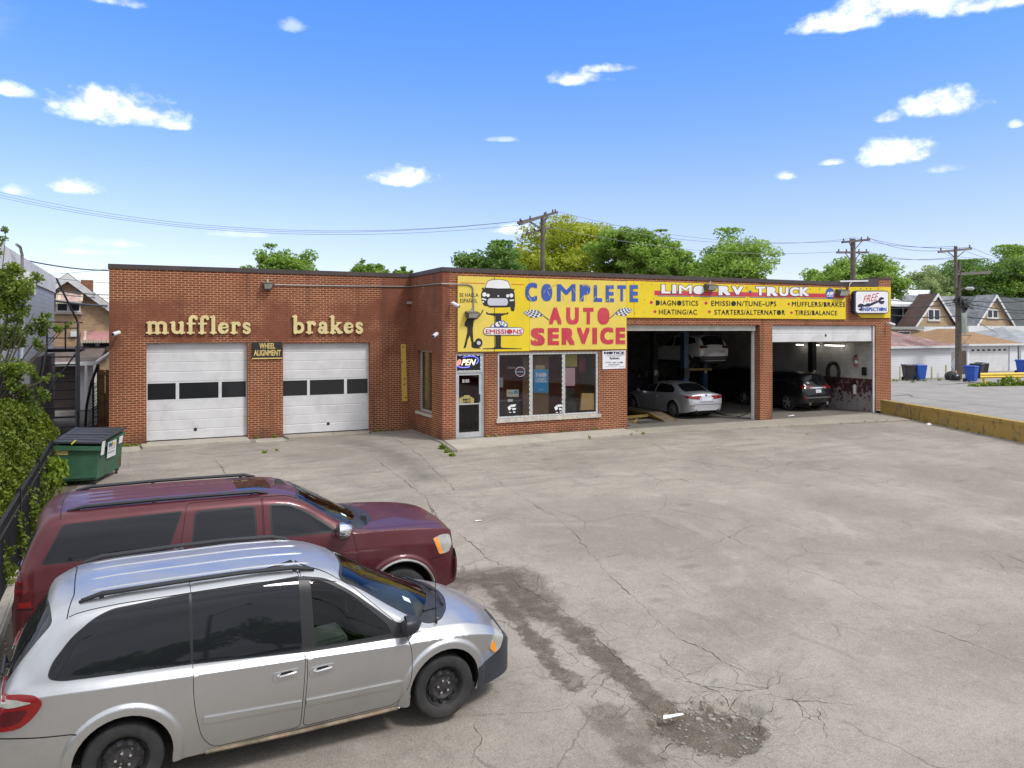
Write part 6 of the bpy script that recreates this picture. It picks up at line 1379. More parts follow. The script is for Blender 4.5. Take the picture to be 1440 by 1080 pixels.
        text_into(bd, 'LTZ', (lambda u, v: fr(u, v)) if sd < 0 else (lambda u, v: fr(1-u, v)), .05); bd.build('badge', M_chrome, root, local=True)
    B.emit('windscreen', {'windscreen': 0}, [M_ws], root, off={'windscreen': -.003}); B.emit('rear_window', {'rear_window': 0}, [M_tint], root, off={'rear_window': -.003})
    kk = ('body', 'gap', 'trim', 'roof_step', 'front_door', 'rear_door', 'cowl', 'sunroof'); B.emit('inner_shell', {k: 0 for k in kk}, [M_liner], root, off={k: -.03 for k in kk})
    mb = liner(root, B, 0, .44, .47); mb.raw(*(lambda q: (q.v, q.f))(liner(root, B, -3.30, .44, .47))); mb.box(-4.4, .85, -.6, .6, .42, .6); mb.build('wheel_housing', M_liner, root, local=True)
    seats(root, (-1.5,), .42, .75, 1.62, mat('cabin_dark', (.05, .048, .045), .85))
    mb = MB(); mb.hexa([(-.95, -.82, .8), (-.5, -.82, .8), (-.5, .82, .8), (-.95, .82, .8)], [(-.9, -.8, 1.28), (-.5, -.8, 1.32), (-.5, .8, 1.32), (-.9, .8, 1.28)]); mb.build('dashboard', mat('dash_grey', (.17, .17, .165), .8), root, local=True)
    for x in (0, -3.30):
        for sd in (-1, 1): wheel(root, x, sd*.86, .40, .26, .235, sd, 'alloy')
    for k in range(7):
        pass
    mb = MB()
    for k in range(9):
        a = surf_path(B, [(-.30+.0*k, .30+.055*k*0+.05*k), (-.38-.004*k, .30+.05*k)], .012); mb.beam((a[0].x-.012*k, -a[0].y, a[0].z), (a[1].x-.012*k, -a[1].y, a[1].z), .012, .01)
    mb.build('cowl_grille', M_black, root, local=True)
    wiper(root, [Vector((-.42, -.10, 1.385)), Vector((-.50, -.35, 1.41)), Vector((-.62, -.66, 1.41))]); wiper(root, [Vector((-.36, .55, 1.36)), Vector((-.44, .3, 1.41)), Vector((-.47, -.02, 1.42))])
    mb = MB(); c = surf_path(B, [(-1.42, .0)], 0)[0]; mb.hexa([(c.x-.10, -.035, c.z-.01), (c.x+.07, -.03, c.z-.02), (c.x+.07, .03, c.z-.02), (c.x-.10, .035, c.z-.01)], [(c.x-.09, -.008, c.z+.075), (c.x-.03, -.006, c.z+.07), (c.x-.03, .006, c.z+.07), (c.x-.09, .008, c.z+.075)]); mb.build('antenna_fin', M_black, root, local=True)
    ws = surf_path(B, [(-.72, .60), (-.65, .60), (-.65, .53), (-.72, .53)], .004); mb = MB(); mb.face([(p.x, -p.y, p.z) for p in ws]); mb.build('windscreen_sticker', mat('pale_sticker', (.55, .65, .66), .6, var=0), root, local=True)
    return root
big_suv()

# ---- the cars in the bays
def small_car(name, label, X, Y, yaw, zg, kind, pm, L, W, H, wb, wr=.33, rims='multi', bottom='body', plate=True):
    root = vehicle(name, label, X, Y, yaw, zg); hw = W/2; r0 = -(L-wb-.85) ; xr, xf = -(wb+(L-wb-.85)), .85
    if kind == 'sedan':
        zt = [(xr, .70), (xr+.03, .90), (xr+.10, 1.03), (xr+.25, 1.075), (xr+.62, 1.09), (xr+.95, 1.24), (xr+1.35, 1.40), (xr+1.9, 1.455), (xr+2.5, 1.45), (-.95, 1.30), (-.35, 1.02), (-.2, .98), (.3, .90), (.65, .78), (.82, .62), (xf, .5)]
        zr = [(xr, .69), (xr+.04, .88), (xr+.12, .99), (xr+.5, 1.01), (xr+.75, 1.08), (xr+1.1, 1.26), (xr+1.4, 1.37), (xr+1.9, 1.405), (xr+2.5, 1.39), (-1.0, 1.22), (-.5, .96), (-.2, .93), (.3, .85), (.65, .73), (.82, .58), (xf, .48)]
        zs = [(xr, .68), (xr+.04, .86), (xr+.12, .95), (xr+.6, .985), (xr+1.5, .97), (-1.2, .93), (-.4, .91), (.3, .83), (.65, .71), (.82, .56), (xf, .46)]
        wrr = [(xr, .55), (xr+.1, .74), (xr+.6, .74), (xr+1.2, .64), (xr+1.9, .60), (-1.2, .62), (-.5, .76), (.2, .72), (.6, .6), (xf, .4)]; zb_ = .20
    else:
        zt = [(xr, .80), (xr+.03, 1.0), (xr+.10, 1.20), (xr+.25, 1.48), (xr+.36, H-.06), (xr+.5, H-.02), (xr+1.4, H), (xr+2.3, H-.03), (-.95, H-.22), (-.3, 1.14), (-.15, 1.10), (.3, 1.02), (.65, .90), (.82, .75), (xf, .6)]
        zr = [(xr, .79), (xr+.04, .98), (xr+.15, 1.16), (xr+.32, 1.45), (xr+.46, H-.12), (xr+.8, H-.07), (xr+1.4, H-.055), (xr+2.3, H-.09), (-1.0, H-.30), (-.45, 1.08), (-.15, 1.05), (.3, .97), (.65, .85), (.82, .70), (xf, .58)]
        zs = [(xr, .78), (xr+.05, .98), (xr+.2, 1.08), (xr+.8, 1.09), (xr+1.5, 1.06), (-1.2, 1.02), (-.4, 1.01), (.3, .94), (.65, .82), (.82, .68), (xf, .56)]
        wrr = [(xr, .62), (xr+.15, .70), (xr+.4, .66), (xr+1.4, .64), (-1.2, .64), (-.5, .78), (.2, .74), (.6, .64), (xf, .44)]; zb_ = .26
    k = hw/.93
    prof = dict(zb=[(xr, zb_+.14), (xr+.3, zb_+.06), (xr+.9, zb_), (-.4, zb_), (xf, zb_+.05)], wb=[(xr, .60*k), (xr+.12, .78*k), (xr+.5, .87*k), (-.3, .88*k), (.4, .82*k), (xf, .45*k)],
        zc=[(p[0], p[1]-.13) for p in zs], wc=[(xr, .66*k), (xr+.05, .80*k), (xr+.15, .88*k), (xr+.5, .925*k), (-1, .93*k), (0, .92*k), (.4, .86*k), (.7, .70*k), (xf, .5*k)],
        zs=zs, ws=[(xr, .64*k), (xr+.05, .77*k), (xr+.15, .84*k), (xr+.5, .885*k), (-1, .89*k), (0, .86*k), (.4, .80*k), (.7, .64*k), (xf, .46*k)], zr=zr, wr=[(a, b*k) for a, b in wrr], zt=zt)
    B = Body(prof, e1=.08, e2=.22, step=.11, ns=26, flares=((0, wr, wr+.06, .08, .018), (-wb, wr, wr+.06, .08, .018)))
    bz_ = lambda x: float(B.f['zs'](x)); rz = lambda x: float(B.f['zr'](x))
    xb = -wb*.5-.18
    if kind == 'sedan':
        add_win(B, 'window_front', [(xb+.06, bz_(xb)+.03), (xb+.08, rz(xb)-.05), (-1.15, rz(-1.15)-.06), (-.62, bz_(-.6)+.06), (-.62, bz_(-.6)+.03)], .04)
        add_win(B, 'window_rear', [(xb-.04, bz_(xb)+.03), (xb-.02, rz(xb)-.05), (xr+1.5, rz(xr+1.5)-.05), (xr+1.15, 1.17), (xr+1.12, bz_(xr+1.2)+.05)], .06)
        B.region('trim', B.top([(xr+.66, -.05), (xr+.68, .55), (xr+.78, .62), (xr+1.28, .54), (xr+1.30, -.05)], .06)); B.region('rear_window', B.top([(xr+.70, -.05), (xr+.72, .53), (xr+.80, .585), (xr+1.24, .51), (xr+1.26, -.05)], .06))
        B.region('gap', B.top([(xr+.60, -.05), (xr+.60, .72), (xr+.61, .72), (xr+.61, -.05)], .06))
    else:
        add_win(B, 'window_front', [(xb+.06, bz_(xb)+.04), (xb+.08, rz(xb)-.07), (-1.25, rz(-1.25)-.08), (-.72, bz_(-.7)+.08), (-.7, bz_(-.7)+.04)], .04)
        add_win(B, 'window_rear', [(xb-.05, bz_(xb)+.04), (xb-.03, rz(xb)-.07), (xr+1.12, rz(xr+1.1)-.07), (xr+1.05, bz_(xr+1)+.06)], .05)
        add_win(B, 'window_quarter', [(xr+.98, bz_(xr+1)+.07), (xr+1.04, rz(xr+1)-.08), (xr+.62, rz(xr+.62)-.09), (xr+.42, bz_(xr+.4)+.15)], .05)
        B.region('trim', B.top([(xr+.08, -.05), (xr+.09, .60), (xr+.30, .63), (xr+.345, .5), (xr+.345, -.05)], .05)); B.region('rear_window', B.top([(xr+.09, -.05), (xr+.10, .56), (xr+.29, .59), (xr+.33, .48), (xr+.33, -.05)], .05))
    B.region('trim', B.top([(-1.05, -.05), (-1.1, .56), (-.5, .70), (-.22, .4), (-.16, -.05)], .06)); B.region('windscreen', B.top([(-1.0, -.05), (-1.05, .52), (-.52, .65), (-.3, .4), (-.24, -.05)], .06))
    for xg in (xb, -.55): B.region('gap', B.side([(xg-.006, zb_+.08), (xg-.006, bz_(xg)), (xg+.006, bz_(xg)), (xg+.006, zb_+.08)], .1))
    xg = xr+1.25; B.region('gap', B.side([(xg-.006+.1, zb_+.4), (xg-.006, bz_(xg)), (xg+.006, bz_(xg)), (xg+.106, zb_+.4)], .1))
    if bottom != 'body': B.region('cladding', B.side([(xr-.01, .1), (xr-.01, .62), (xr+.5, .60), (xr+.55, zb_+.13), (-.4, zb_+.13), (-.3, .45), (xf+.01, .40), (xf+.01, .1)], .06))
    B.region('hole', arch_poly(B, 0, wr, wr+.06)); B.region('hole', arch_poly(B, -wb, wr, wr+.06)); B.mesh()
    B.emit('body', {'body': 0, 'gap': 1, 'trim': 2, 'cladding': 3}, [pm, M_gap, M_trim, M_rackp], root, off={'gap': -.004, 'trim': -.003}, caps=[(B.x0, 0), (B.x1, 0)])
    for sd in (-1, 1):
        for kx in ('window_front', 'window_rear', 'window_quarter'):
            if kx in B.key: B.emit('side_window', {kx: 0}, [M_tint], root, (sd,), {kx: -.003})
        for x in (0, -wb): wheel(root, x, sd*(hw-.12), wr, .21, wr*.68, sd, rims)
        handle_(B, root, xb-.12 if 1 else 0, bz_(xb)-.13, sd, pm, M_gap, .2)
        mirror_(root, -.66, hw*.92, bz_(-.6)+.06, sd, pm)
    B.emit('rear_window', {'rear_window': 0}, [M_tint], root, off={'rear_window': -.003}); B.emit('windscreen', {'windscreen': 0}, [M_tint], root, off={'windscreen': -.003})
    mb = liner(root, B, 0, wr, wr+.06, .3); mb.raw(*(lambda q: (q.v, q.f))(liner(root, B, -wb, wr, wr+.06, .3))); mb.box(xr+.2, .6, -hw*.6, hw*.6, zb_+.0, zb_+.2); mb.build('underbody', M_liner, root, local=True)
    return root, B, xr
PB = paint('bright_silver', (.52, .535, .565), .55, .32, .04, .0); PK = paint('black_paint', (.012, .013, .016), .3, .25, .2, .03); PW = paint('white_paintwork', (.68, .68, .67), .1, .35, .02, .04); PD = paint('graphite_paint', (.03, .032, .036), .3, .35, .2, .05)
HP = math.pi/2
def lamp(B, root, name, poly, m, sd, off=.012):
    return B.rear_decal(name, [(y*sd, z) for y, z in poly], off, m, root)
def sedan():
    root, B, xr = small_car('sedan', 'silver sedan parked in the left open bay with red tail lamps', 20.98, 29.22, HP-.01, .006, 'sedan', PB, 4.90, 1.86, 1.46, 2.97, .335, 'multi')
    for sd in (-1, 1):
        t = lamp(B, root, 'tail_light', rnd([(.36, .80), (.78, .84), (.86, .93), (.80, .965), (.36, .915)], .03), M_tail, sd)
        B.decal('tail_light_side', rnd([(xr+.02, .83), (xr+.30, .90), (xr+.34, .935), (xr+.04, .95)], .02), .012, M_tail, t, sd, th=.02, step=.05)
        lamp(B, root, 'reflector', [(.62, .53), (.80, .55), (.80, .575), (.62, .555)], M_tail, sd)
        mb = MB(); mb.tube([(xr+.05, sd*.55, .34), (xr-.03, sd*.55, .34)], .045, 10); mb.build('exhaust_pipe', M_dark, root, smooth=True, local=True)
    B.rear_decal('licence_plate', [(-.26, .74), (.26, .74), (.26, .885), (-.26, .885)], .016, M_plate, root)
    B.rear_decal('badge', [(.045*math.cos(t*.5236), .965+.045*math.sin(t*.5236)) for t in range(12)], .014, M_blue, root)
    B.rear_decal('lower_trim', [(-.45, .36), (.45, .36), (.42, .42), (-.42, .42)], .012, M_alu, root); B.rear_decal('bumper_line', [(-.72, .585), (.72, .585), (.72, .60), (-.72, .60)], .006, M_gap, root)
    B.rear_decal('boot_line', [(-.34, .70), (.34, .70), (.34, .712), (-.34, .712)], .006, M_gap, root)
sedan()
def crossover():
    root, B, xr = small_car('crossover', 'black crossover parked nose in under the partly raised right door', 27.42, 29.15, HP-.02, .006, 'suv', PK, 4.70, 1.85, 1.76, 2.86, .36, 'five', 'clad')
    for sd in (-1, 1):
        t = lamp(B, root, 'tail_light', rnd([(.50, 1.02), (.80, 1.03), (.80, 1.17), (.46, 1.15)], .03), M_tail, sd); B.decal('tail_light_side', rnd([(xr+.04, 1.02), (xr+.26, 1.06), (xr+.26, 1.14), (xr+.08, 1.16)], .02), .012, M_tail, t, sd, th=.02, step=.05)
        lamp(B, root, 'reversing_lamp', [(.34, 1.03), (.49, 1.03), (.46, 1.10), (.34, 1.09)], M_clearl, sd); lamp(B, root, 'reflector', [(.72, .56), (.80, .56), (.80, .72), (.74, .72)], M_tail, sd)
        mb = MB(); mb.tube([(xr+.05, sd*.52, .36), (xr-.03, sd*.52, .36)], [.07, .07], 10); mb.build('exhaust_pipe', M_chrome, root, smooth=True, local=True)
    B.rear_decal('licence_plate', [(-.16, .84), (.16, .84), (.16, .99), (-.16, .99)], .016, M_plate, root); B.rear_decal('chrome_bar', [(-.33, 1.035), (.33, 1.035), (.33, 1.09), (-.33, 1.09)], .014, M_chrome, root)
    B.rear_decal('bumper_strip', [(-.7, .60), (.7, .60), (.7, .66), (-.7, .66)], .012, mat('grey_trim', (.10, .10, .105), .5), root)
    B.rear_decal('window_sticker', [(.42, 1.24), (.55, 1.24), (.55, 1.32), (.42, 1.32)], .012, M_pwhite, root)
    B.rear_decal('high_brake_light', [(-.2, 1.66), (.2, 1.66), (.2, 1.69), (-.2, 1.69)], .02, M_taild, root)
crossover()
def lifted():
    root, B, xr = small_car('crossover', 'white crossover raised high on a lift in the left open bay', 23.95, 31.75, HP, 1.82, 'suv', PW, 4.40, 1.82, 1.64, 2.64, .34, 'dark', 'clad')
    for sd in (-1, 1):
        t = lamp(B, root, 'tail_light', rnd([(.44, 1.0), (.80, .99), (.80, 1.11), (.44, 1.09)], .02), M_taild, sd); lamp(B, t, 'brake_lens', rnd([(.70, 1.0), (.81, 1.0), (.81, 1.09), (.72, 1.08)], .02), M_tail, sd, .016)
        lamp(B, root, 'reflector', [(.5, .60), (.62, .60), (.62, .63), (.5, .63)], M_tail, sd)
    B.rear_decal('licence_plate', [(-.16, .94), (.16, .94), (.16, 1.09), (-.16, 1.09)], .016, M_plate, root); B.rear_decal('tailgate_line', [(-.6, .86), (.6, .86), (.6, .872), (-.6, .872)], .008, M_gap, root); B.rear_decal('bumper', [(-.80, .36), (.80, .36), (.84, .62), (-.84, .62)], .015, M_rackp, root); B.rear_decal('badge', [(-.5, .80), (-.3, .80), (-.3, .825), (-.5, .825)], .01, M_gap, root)
lifted()
small_car('suv', 'dark suv at the back right of the left open bay behind the white jamb', 28.3, 33.3, HP, .006, 'suv', PD, 4.75, 1.9, 1.74, 2.85, .37, 'five', 'clad')
# ------------------------------------------------------------------ inside the bays
M_liftblue = mat('lift_blue', (.030, .070, .135), .45, var=.2, dirt=(.03, .03, .03), damt=.5); M_safety = mat('safety_yellow', (.28, .18, .035), .7, var=.3, dirt=(.10, .075, .045), damt=.7); M_rusty = mat('rusty_steel', (.13, .095, .065), .75, var=.3, vscale=5)
def lift_post(name, x, y, h, m, label, group='two post lift columns', arm=0):
    root = thing(name, label, 'vehicle lift', (x, y, .006), group=group)
    mb = MB(); mb.box(x-.22, x+.22, y-.25, y+.25, .006, .03); mb.build('base_plate', M_dark, root)
    mb = MB(); mb.box(x-.13, x+.13, y-.15, y-.12, .03, h); mb.box(x-.13, x-.10, y-.12, y+.14, .03, h); mb.box(x+.10, x+.13, y-.12, y+.14, .03, h); mb.build('column', m, root, bevel=.008)
    mb = MB(); mb.box(x-.08, x+.08, y-.16, y-.152, 1.5, 1.75); mb.build('warning_plate', mat('pale_plate', (.45, .42, .32), .6), root)
    if arm:
        mb = MB(); mb.box(x-.15, x+.15, y-.2, y+.2, arm-.5, arm-.05); mb.build('carriage', M_dark, root)
        mb = MB(); mb.beam((x+.1, y, arm-.12), (x+1.0, y-.7, arm-.10), .12, .1); mb.beam((x+.1, y, arm-.12), (x+1.0, y+.8, arm-.10), .12, .1); mb.build('arm', M_safety, root)
    return root
lift_post('lift_column', 22.6, 28.75, 3.55, M_liftblue, 'blue lift column right beside the raised white crossover', arm=1.95)
lift_post('lift_column', 22.05, 30.35, 4.5, M_dark, 'dark lift column left of the raised white crossover', arm=0)
lift_post('lift_column', 25.5, 30.9, 3.55, M_liftblue, 'blue lift column under the right side of the raised white crossover')
lift_post('lift_column', 16.55, 24.85, 3.6, M_liftblue, 'blue lift column just inside the brick pier of the left open bay')
lift_post('lift_column', 28.75, 27.0, 4.6, M_black, 'black lift column behind the black crossover')
rk_ = thing('alignment_rack', 'low drive-on rack with yellow edged ramps left of the silver sedan', 'ramp rack', (18.3, 27, .006))
for xa, xb in ((16.75, 17.35), (18.85, 19.45)):
    mb = MB(); mb.box(xa, xb, 26.3, 30.5, .16, .26); mb.hexa([(xa, 25.25, .008), (xb, 25.25, .008), (xb, 26.29, .008), (xa, 26.29, .008)], [(xa, 25.25, .03), (xb, 25.25, .03), (xb, 26.29, .26), (xa, 26.29, .26)]); mb.build('runway', M_rusty, rk_)
    mb = MB()
    for x in (xa-.035, xb+.005): mb.hexa([(x, 25.2, .008), (x+.03, 25.2, .008), (x+.03, 26.3, .15), (x, 26.3, .15)], [(x, 25.2, .04), (x+.03, 25.2, .04), (x+.03, 26.3, .27), (x, 26.3, .27)]); mb.box(x, x+.03, 26.3, 30.5, .2, .27)
    mb.build('edge_rail', M_safety, rk_)
mb = MB(); mb.beam((17.35, 26.1, .14), (18.85, 26.3, .14), .1, .1); mb.beam((17.4, 25.2, .03), (18.2, 26.2, .03), .10, .04); mb.build('cross_beam', M_safety, rk_)
mb = MB(); mb.box(17.5, 18.7, 24.95, 25.6, .008, .03); tag(mb.build('floor_plate', mat('diamond_plate', (.10, .095, .09), .5, metal=.4), None), 'flat dark steel plate on the floor between the rack ramps', 'plate')
M_rubber = mat('black_hose', (.02, .02, .02), .6)
mb = MB(); pts = [at_z(1000, 578, .03), at_z(1020, 584, .03), at_z(1040, 585.5, .03), at_z(1052, 581, .03), at_z(1057, 575, .03)]; mb.tube(pts, .022, 6); tag(mb.build('air_hose', M_rubber, None, smooth=True), 'black air hose trailing over the floor behind the silver sedan', 'hose')
hr = thing('hose_coil', 'coil of black hose hanging on the right bay wall', 'hose', (29.24, 26.08, 1.7)); mb = MB(); rh = random.Random(4)
for k in range(7): 
    ry, rz_ = .33+rh.uniform(-.04, .05), .45+rh.uniform(-.05, .06); cy, cz = 26.08+rh.uniform(-.04, .04), 1.72-rh.uniform(0, .08); mb.tube([(29.20-.025*k, cy+ry*math.cos(t*.3142), cz+rz_*math.sin(t*.3142)) for t in range(21)], .018, 6, cap=False)
mb.build('coil', M_rubber, hr, smooth=True); mb = MB(); mb.box(29.14, 29.29, 25.98, 26.18, 2.08, 2.15); mb.build('hook', M_dark, hr)
mb = MB(); mb.tube([(29.20, 26.18, 1.3), (29.20, 26.23, .8), (29.14, 26.28, .3), (29.04, 26.38, .05)], .02, 6); mb.build('tail', M_rubber, hr, smooth=True)
def extinguisher(y, z, m, label):
    root = thing('fire_extinguisher', label, 'fire extinguisher', (29.21, y, z)); mb = MB(); mb.lathe([(.075, 0), (.08, .03), (.08, .36), (.06, .42), (.03, .44)], (29.20, y, z), 'z', 14); mb.build('cylinder', m, root, smooth=True)
    mb = MB(); mb.box(29.16, 29.25, y-.03, y+.03, z+.44, z+.52); mb.tube([(29.20, y, z+.5), (29.16, y+.1, z+.45), (29.16, y+.11, z+.2)], .012, 6); mb.build('valve', M_black, root)
    mb = MB(); mb.lathe([(.0815, .14), (.0815, .28)], (29.20, y, z), 'z', 14); mb.build('band', M_white, root, smooth=True)
    return root
extinguisher(24.96, .75, mat('extinguisher_white', (.60, .58, .55), .4), 'pale fire extinguisher on the dark red lower wall of the right bay'); extinguisher(24.88, 2.0, mat('extinguisher_red', (.32, .10, .10), .4), 'faded red extinguisher high on the white wall of the right bay')
mb = MB(); mb.box(29.16, 29.29, 24.36, 24.56, 1.62, 1.98); tag(mb.build('switch_box', M_black, None, bevel=.02), 'black switch box on the white wall near the right jamb', 'switch box')
mb = MB(); mb.box(29.21, 29.29, 24.27, 24.36, .95, 1.15); tag(mb.build('outlet_box', mat('blue_grey_box', (.12, .14, .18), .5), None, bevel=.01), 'small blue grey box low on the dark red wall', 'outlet')
M_tube = mat('lit_tube', (1, .97, .9), .4, var=0, emit=(1, .95, .85), estr=3.0)
for k, (ya, yb) in enumerate(((25.35, 26.45), (26.8, 27.4), (27.75, 28.2))):
    root = thing('strip_light', ['lit strip light nearest the right bay door', 'lit strip light in the middle just right of the black column', 'short lit strip light left of the black column'][k], 'strip light', (28.95, ya, 2.95), group=None)
    mb = MB(); mb.box(28.90, 29.07, ya-.05, yb+.05, 2.97, 3.03); mb.build('batten', M_white, root); mb = MB(); mb.tube([(28.98, ya, 2.93), (28.98, yb, 2.93)], .022, 8); mb.build('tube', M_tube, root)
    mb = MB(); mb.tube([(28.98, ya, 3.03), (28.98, ya, 5.1)], .006, 4); mb.tube([(28.98, yb, 3.03), (28.98, yb, 5.1)], .006, 4); mb.build('hanger', M_dark, root)
tb = thing('tool_bench', 'cluttered dark workbench along the back wall of the bays', 'workbench', (26, 37, 0)); mb = MB(); mb.box(24.6, 28.1, 36.9, 37.6, .85, .92); mb.build('top', M_rusty, tb); mb = MB()
for x in (24.7, 28.0): mb.box(x-.05, x+.05, 37.0, 37.1, 0, .85)
mb.build('leg', M_dark, tb)
rt = random.Random(21)
for k in range(14):
    x = 24.7+.24*k; h = rt.uniform(.15, .5); r = rt.uniform(.05, .11); mb = MB(); mb.lathe([(r, 0), (r, h*.7), (r*.5, h*.85), (r*.4, h)], (x, 37.2+rt.uniform(-.15, .15), .92), 'z', 10)
    tag(mb.build('oil_bottle', mat(['oil_dark', 'oil_grey', 'oil_white'][k % 3], [(.03, .03, .035), (.18, .18, .18), (.6, .6, .6)][k % 3], .4), None, smooth=True), 'small oil bottle standing on the dark workbench at the back', 'bottle', 'oil bottles on the workbench')
for k in range(5):
    mb = MB(); mb.lathe([(.17, -.10), (.30, -.10), (.335, -.05), (.335, .05), (.30, .10), (.17, .10), (.17, -.10)], (26.6, 34.9, .11+.205*k), 'z', 20, (False, False)); tag(mb.build('tyre', M_tyre, None, smooth=True), ['bottom', 'second', 'middle', 'fourth', 'top'][k]+' tyre of the stack behind the raised white crossover', 'tyre', 'stacked tyres in the bay')
dr_ = thing('oil_drum', 'dark blue oil drum on the shop floor behind the silver sedan', 'drum', (24.9, 33.9, 0)); mb = MB(); mb.lathe([(.28, 0), (.285, .02), (.28, .05), (.28, .29), (.29, .31), (.28, .33), (.28, .58), (.29, .60), (.28, .62), (.28, .85), (.285, .88), (.26, .88)], (24.9, 33.9, .006), 'z', 22); mb.build('shell', mat('drum_blue', (.03, .06, .12), .5, dirt=(.03, .03, .03)), dr_, smooth=True); mb = MB(); mb.lathe([(.04, 0), (.04, .03)], (24.8, 33.8, .89), 'z', 10); mb.build('bung', M_dark, dr_)
for k in range(2):
    x = 23.0+k*.95; root = thing('tool_cabinet', ['low dark tool cabinet far behind the lift columns, left of a taller one', 'taller dark tool cabinet far behind the lift columns'][k], 'tool cabinet', (x, 35.5, 0)); mb = MB(); mb.box(x-.4, x+.4, 35.2, 35.7, .1, 1.15+.2*k); mb.build('body', mat('cabinet_navy', (.02, .03, .06), .4), root, bevel=.01)
    mb = MB()
    for j in range(5): mb.box(x-.36, x+.36, 35.18, 35.2, .2+.18*j, .35+.18*j)
    mb.build('drawer', mat('drawer_front', (.03, .04, .07), .35), root)
# raised door tracks
mb = MB()
for x in (23.35, 28.85, 16.3, 22.3): mb.box(x-.03, x+.03, YB+.4, 27.5, 3.86, 3.92)
mb.build('door_track', M_dark, shop)

# ------------------------------------------------------------------ yellow wall, alley side
def wall_paint():
    m, t, b = new_mat('worn_yellow_wall'); p = t.pos(); n = t.noise(p, 2.2, 7, .7, .5); n2 = t.noise(t.scale(p, (1, 1, .25)), 5, 6, .7); sz = t.add('ShaderNodeSeparateXYZ'); t.l.new(p, sz.inputs[0])
    c = t.mix(t.ramp(n, .3, .7), (.40, .265, .06), (.34, .24, .085)); c = t.mix(t.math('MULTIPLY', t.ramp(n, .52, .68), .7), c, (.20, .16, .09)); c = t.mix(t.math('MULTIPLY', t.ramp(n2, .54, .66), .75), c, (.055, .045, .035))
    t.l.new(c, b.inputs['Base Color']); b.inputs['Roughness'].default_value = .85; t.l.new(t.bump(t.math('ADD', n, n2), .6, .03), b.inputs['Normal']); return m
M_ywall = wall_paint()
yw = thing('low_wall', 'low concrete wall painted worn yellow beside the lot', 'wall', (28.3, 20, 0)); W0, W1, W2 = Vector((29.15, 23.55, 0)), Vector((27.35, 16.35, 0)), Vector((22.9, -1.5, 0))
def wp(t): return (W0.lerp(W1, t) if t <= 1 else W1.lerp(W2, t-1))
mb = MB(); N = 26
for i in range(N):
    a, b = wp(2*i/N), wp(2*(i+1)/N); za, zb2 = (.60-.135*(2*i/N)-(.2*max(0, 2*i/N-1))), (.60-.135*(2*(i+1)/N)-.2*max(0, 2*(i+1)/N-1)); off = Vector((.30, -.07, 0))
    mb.hexa([(a.x, a.y, -.8), (b.x, b.y, -.8), (b.x+.3, b.y-.07, -.8), (a.x+.3, a.y-.07, -.8)], [(a.x, a.y, za-.13), (b.x, b.y, zb2-.13), (b.x+.3, b.y-.07, zb2-.13), (a.x+.3, a.y-.07, za-.13)])
mb.build('wall_face', M_ywall, yw)
mb = MB()
for i in range(N):
    a, b = wp(2*i/N), wp(2*(i+1)/N); za, zb2 = (.60-.135*(2*i/N)-(.2*max(0, 2*i/N-1))), (.60-.135*(2*(i+1)/N)-.2*max(0, 2*(i+1)/N-1))
    mb.hexa([(a.x-.02, a.y, za-.13), (b.x-.02, b.y, zb2-.13), (b.x+.32, b.y-.07, zb2-.13), (a.x+.32, a.y-.07, za-.13)], [(a.x-.02, a.y, za), (b.x-.02, b.y, zb2), (b.x+.32, b.y-.07, zb2), (a.x+.32, a.y-.07, za)])
mb.build('cap', M_ywall, yw)
mb = MB(); c = gs(1306, 598); mb.hexa([c+Vector(k) for k in ((-.14, -.05, .01), (.12, -.06, .01), (.15, .06, .01), (-.1, .07, .01))], [c+Vector(k) for k in ((-.1, -.03, .07), (.1, -.04, .05), (.1, .04, .09), (-.06, .05, .06))]); tag(mb.build('paper_scrap', M_pwhite, None), 'crumpled white wrapper at the foot of the yellow wall', 'litter')
mb = MB(); c = at_z(1112, 585, .02); mb.face([c+Vector(k) for k in ((-.18, -.05, 0), (.16, -.08, .02), (.2, .06, .04), (-.1, .08, .01))]); tag(mb.build('paper_scrap', M_pwhite, None), 'white paper scrap on the concrete in front of the black crossover', 'litter')

AZ = .104
def siding_mat(name, col, pitch=.2, vertical=False):
    m, t, b = new_mat(name); p = t.pos(); s = t.add('ShaderNodeSeparateXYZ'); t.l.new(p, s.inputs[0])
    f = t.math('FRACT', t.math('DIVIDE', s.outputs[2], pitch)); line = t.ramp(f, .10, .0); n = t.noise(p, .8, 4)
    c = t.mix(t.ramp(n, .3, .7), tuple(k*.93 for k in col), col); c = t.mix(t.math('MULTIPLY', line, .45), c, tuple(k*.5 for k in col)); t.l.new(c, b.inputs['Base Color']); b.inputs['Roughness'].default_value = .55
    t.l.new(t.bump(t.math('MULTIPLY', f, -1), .6, .02), b.inputs['Normal']); return m
def shingle_mat(name, a, bcol, scale=1.0):
    m, t, b = new_mat(name); p = t.obj(); n = t.noise(p, 1.2*scale, 6, .7); br = t.add('ShaderNodeTexNoise'); n2 = t.noise(t.scale(p, (2.2, 2.2, 6)), 3.0, 3, .7)
    c = t.mix(t.ramp(n, .35, .65), a, bcol); c = t.mix(t.math('MULTIPLY', t.ramp(n2, .42, .62), .5), c, tuple(k*.6 for k in a)); t.l.new(c, b.inputs['Base Color']); b.inputs['Roughness'].default_value = .9; t.l.new(t.bump(n2, .5, .03), b.inputs['Normal']); return m
M_wsid = siding_mat('white_siding', (.66, .67, .69), .17); M_gsid = siding_mat('grey_blue_siding', (.30, .33, .385), .16); M_tanbrick = brick_mat('tan_brick', c1=(.46, .32, .19), c2=(.36, .235, .13), mortar=(.50, .41, .29), smear=False)
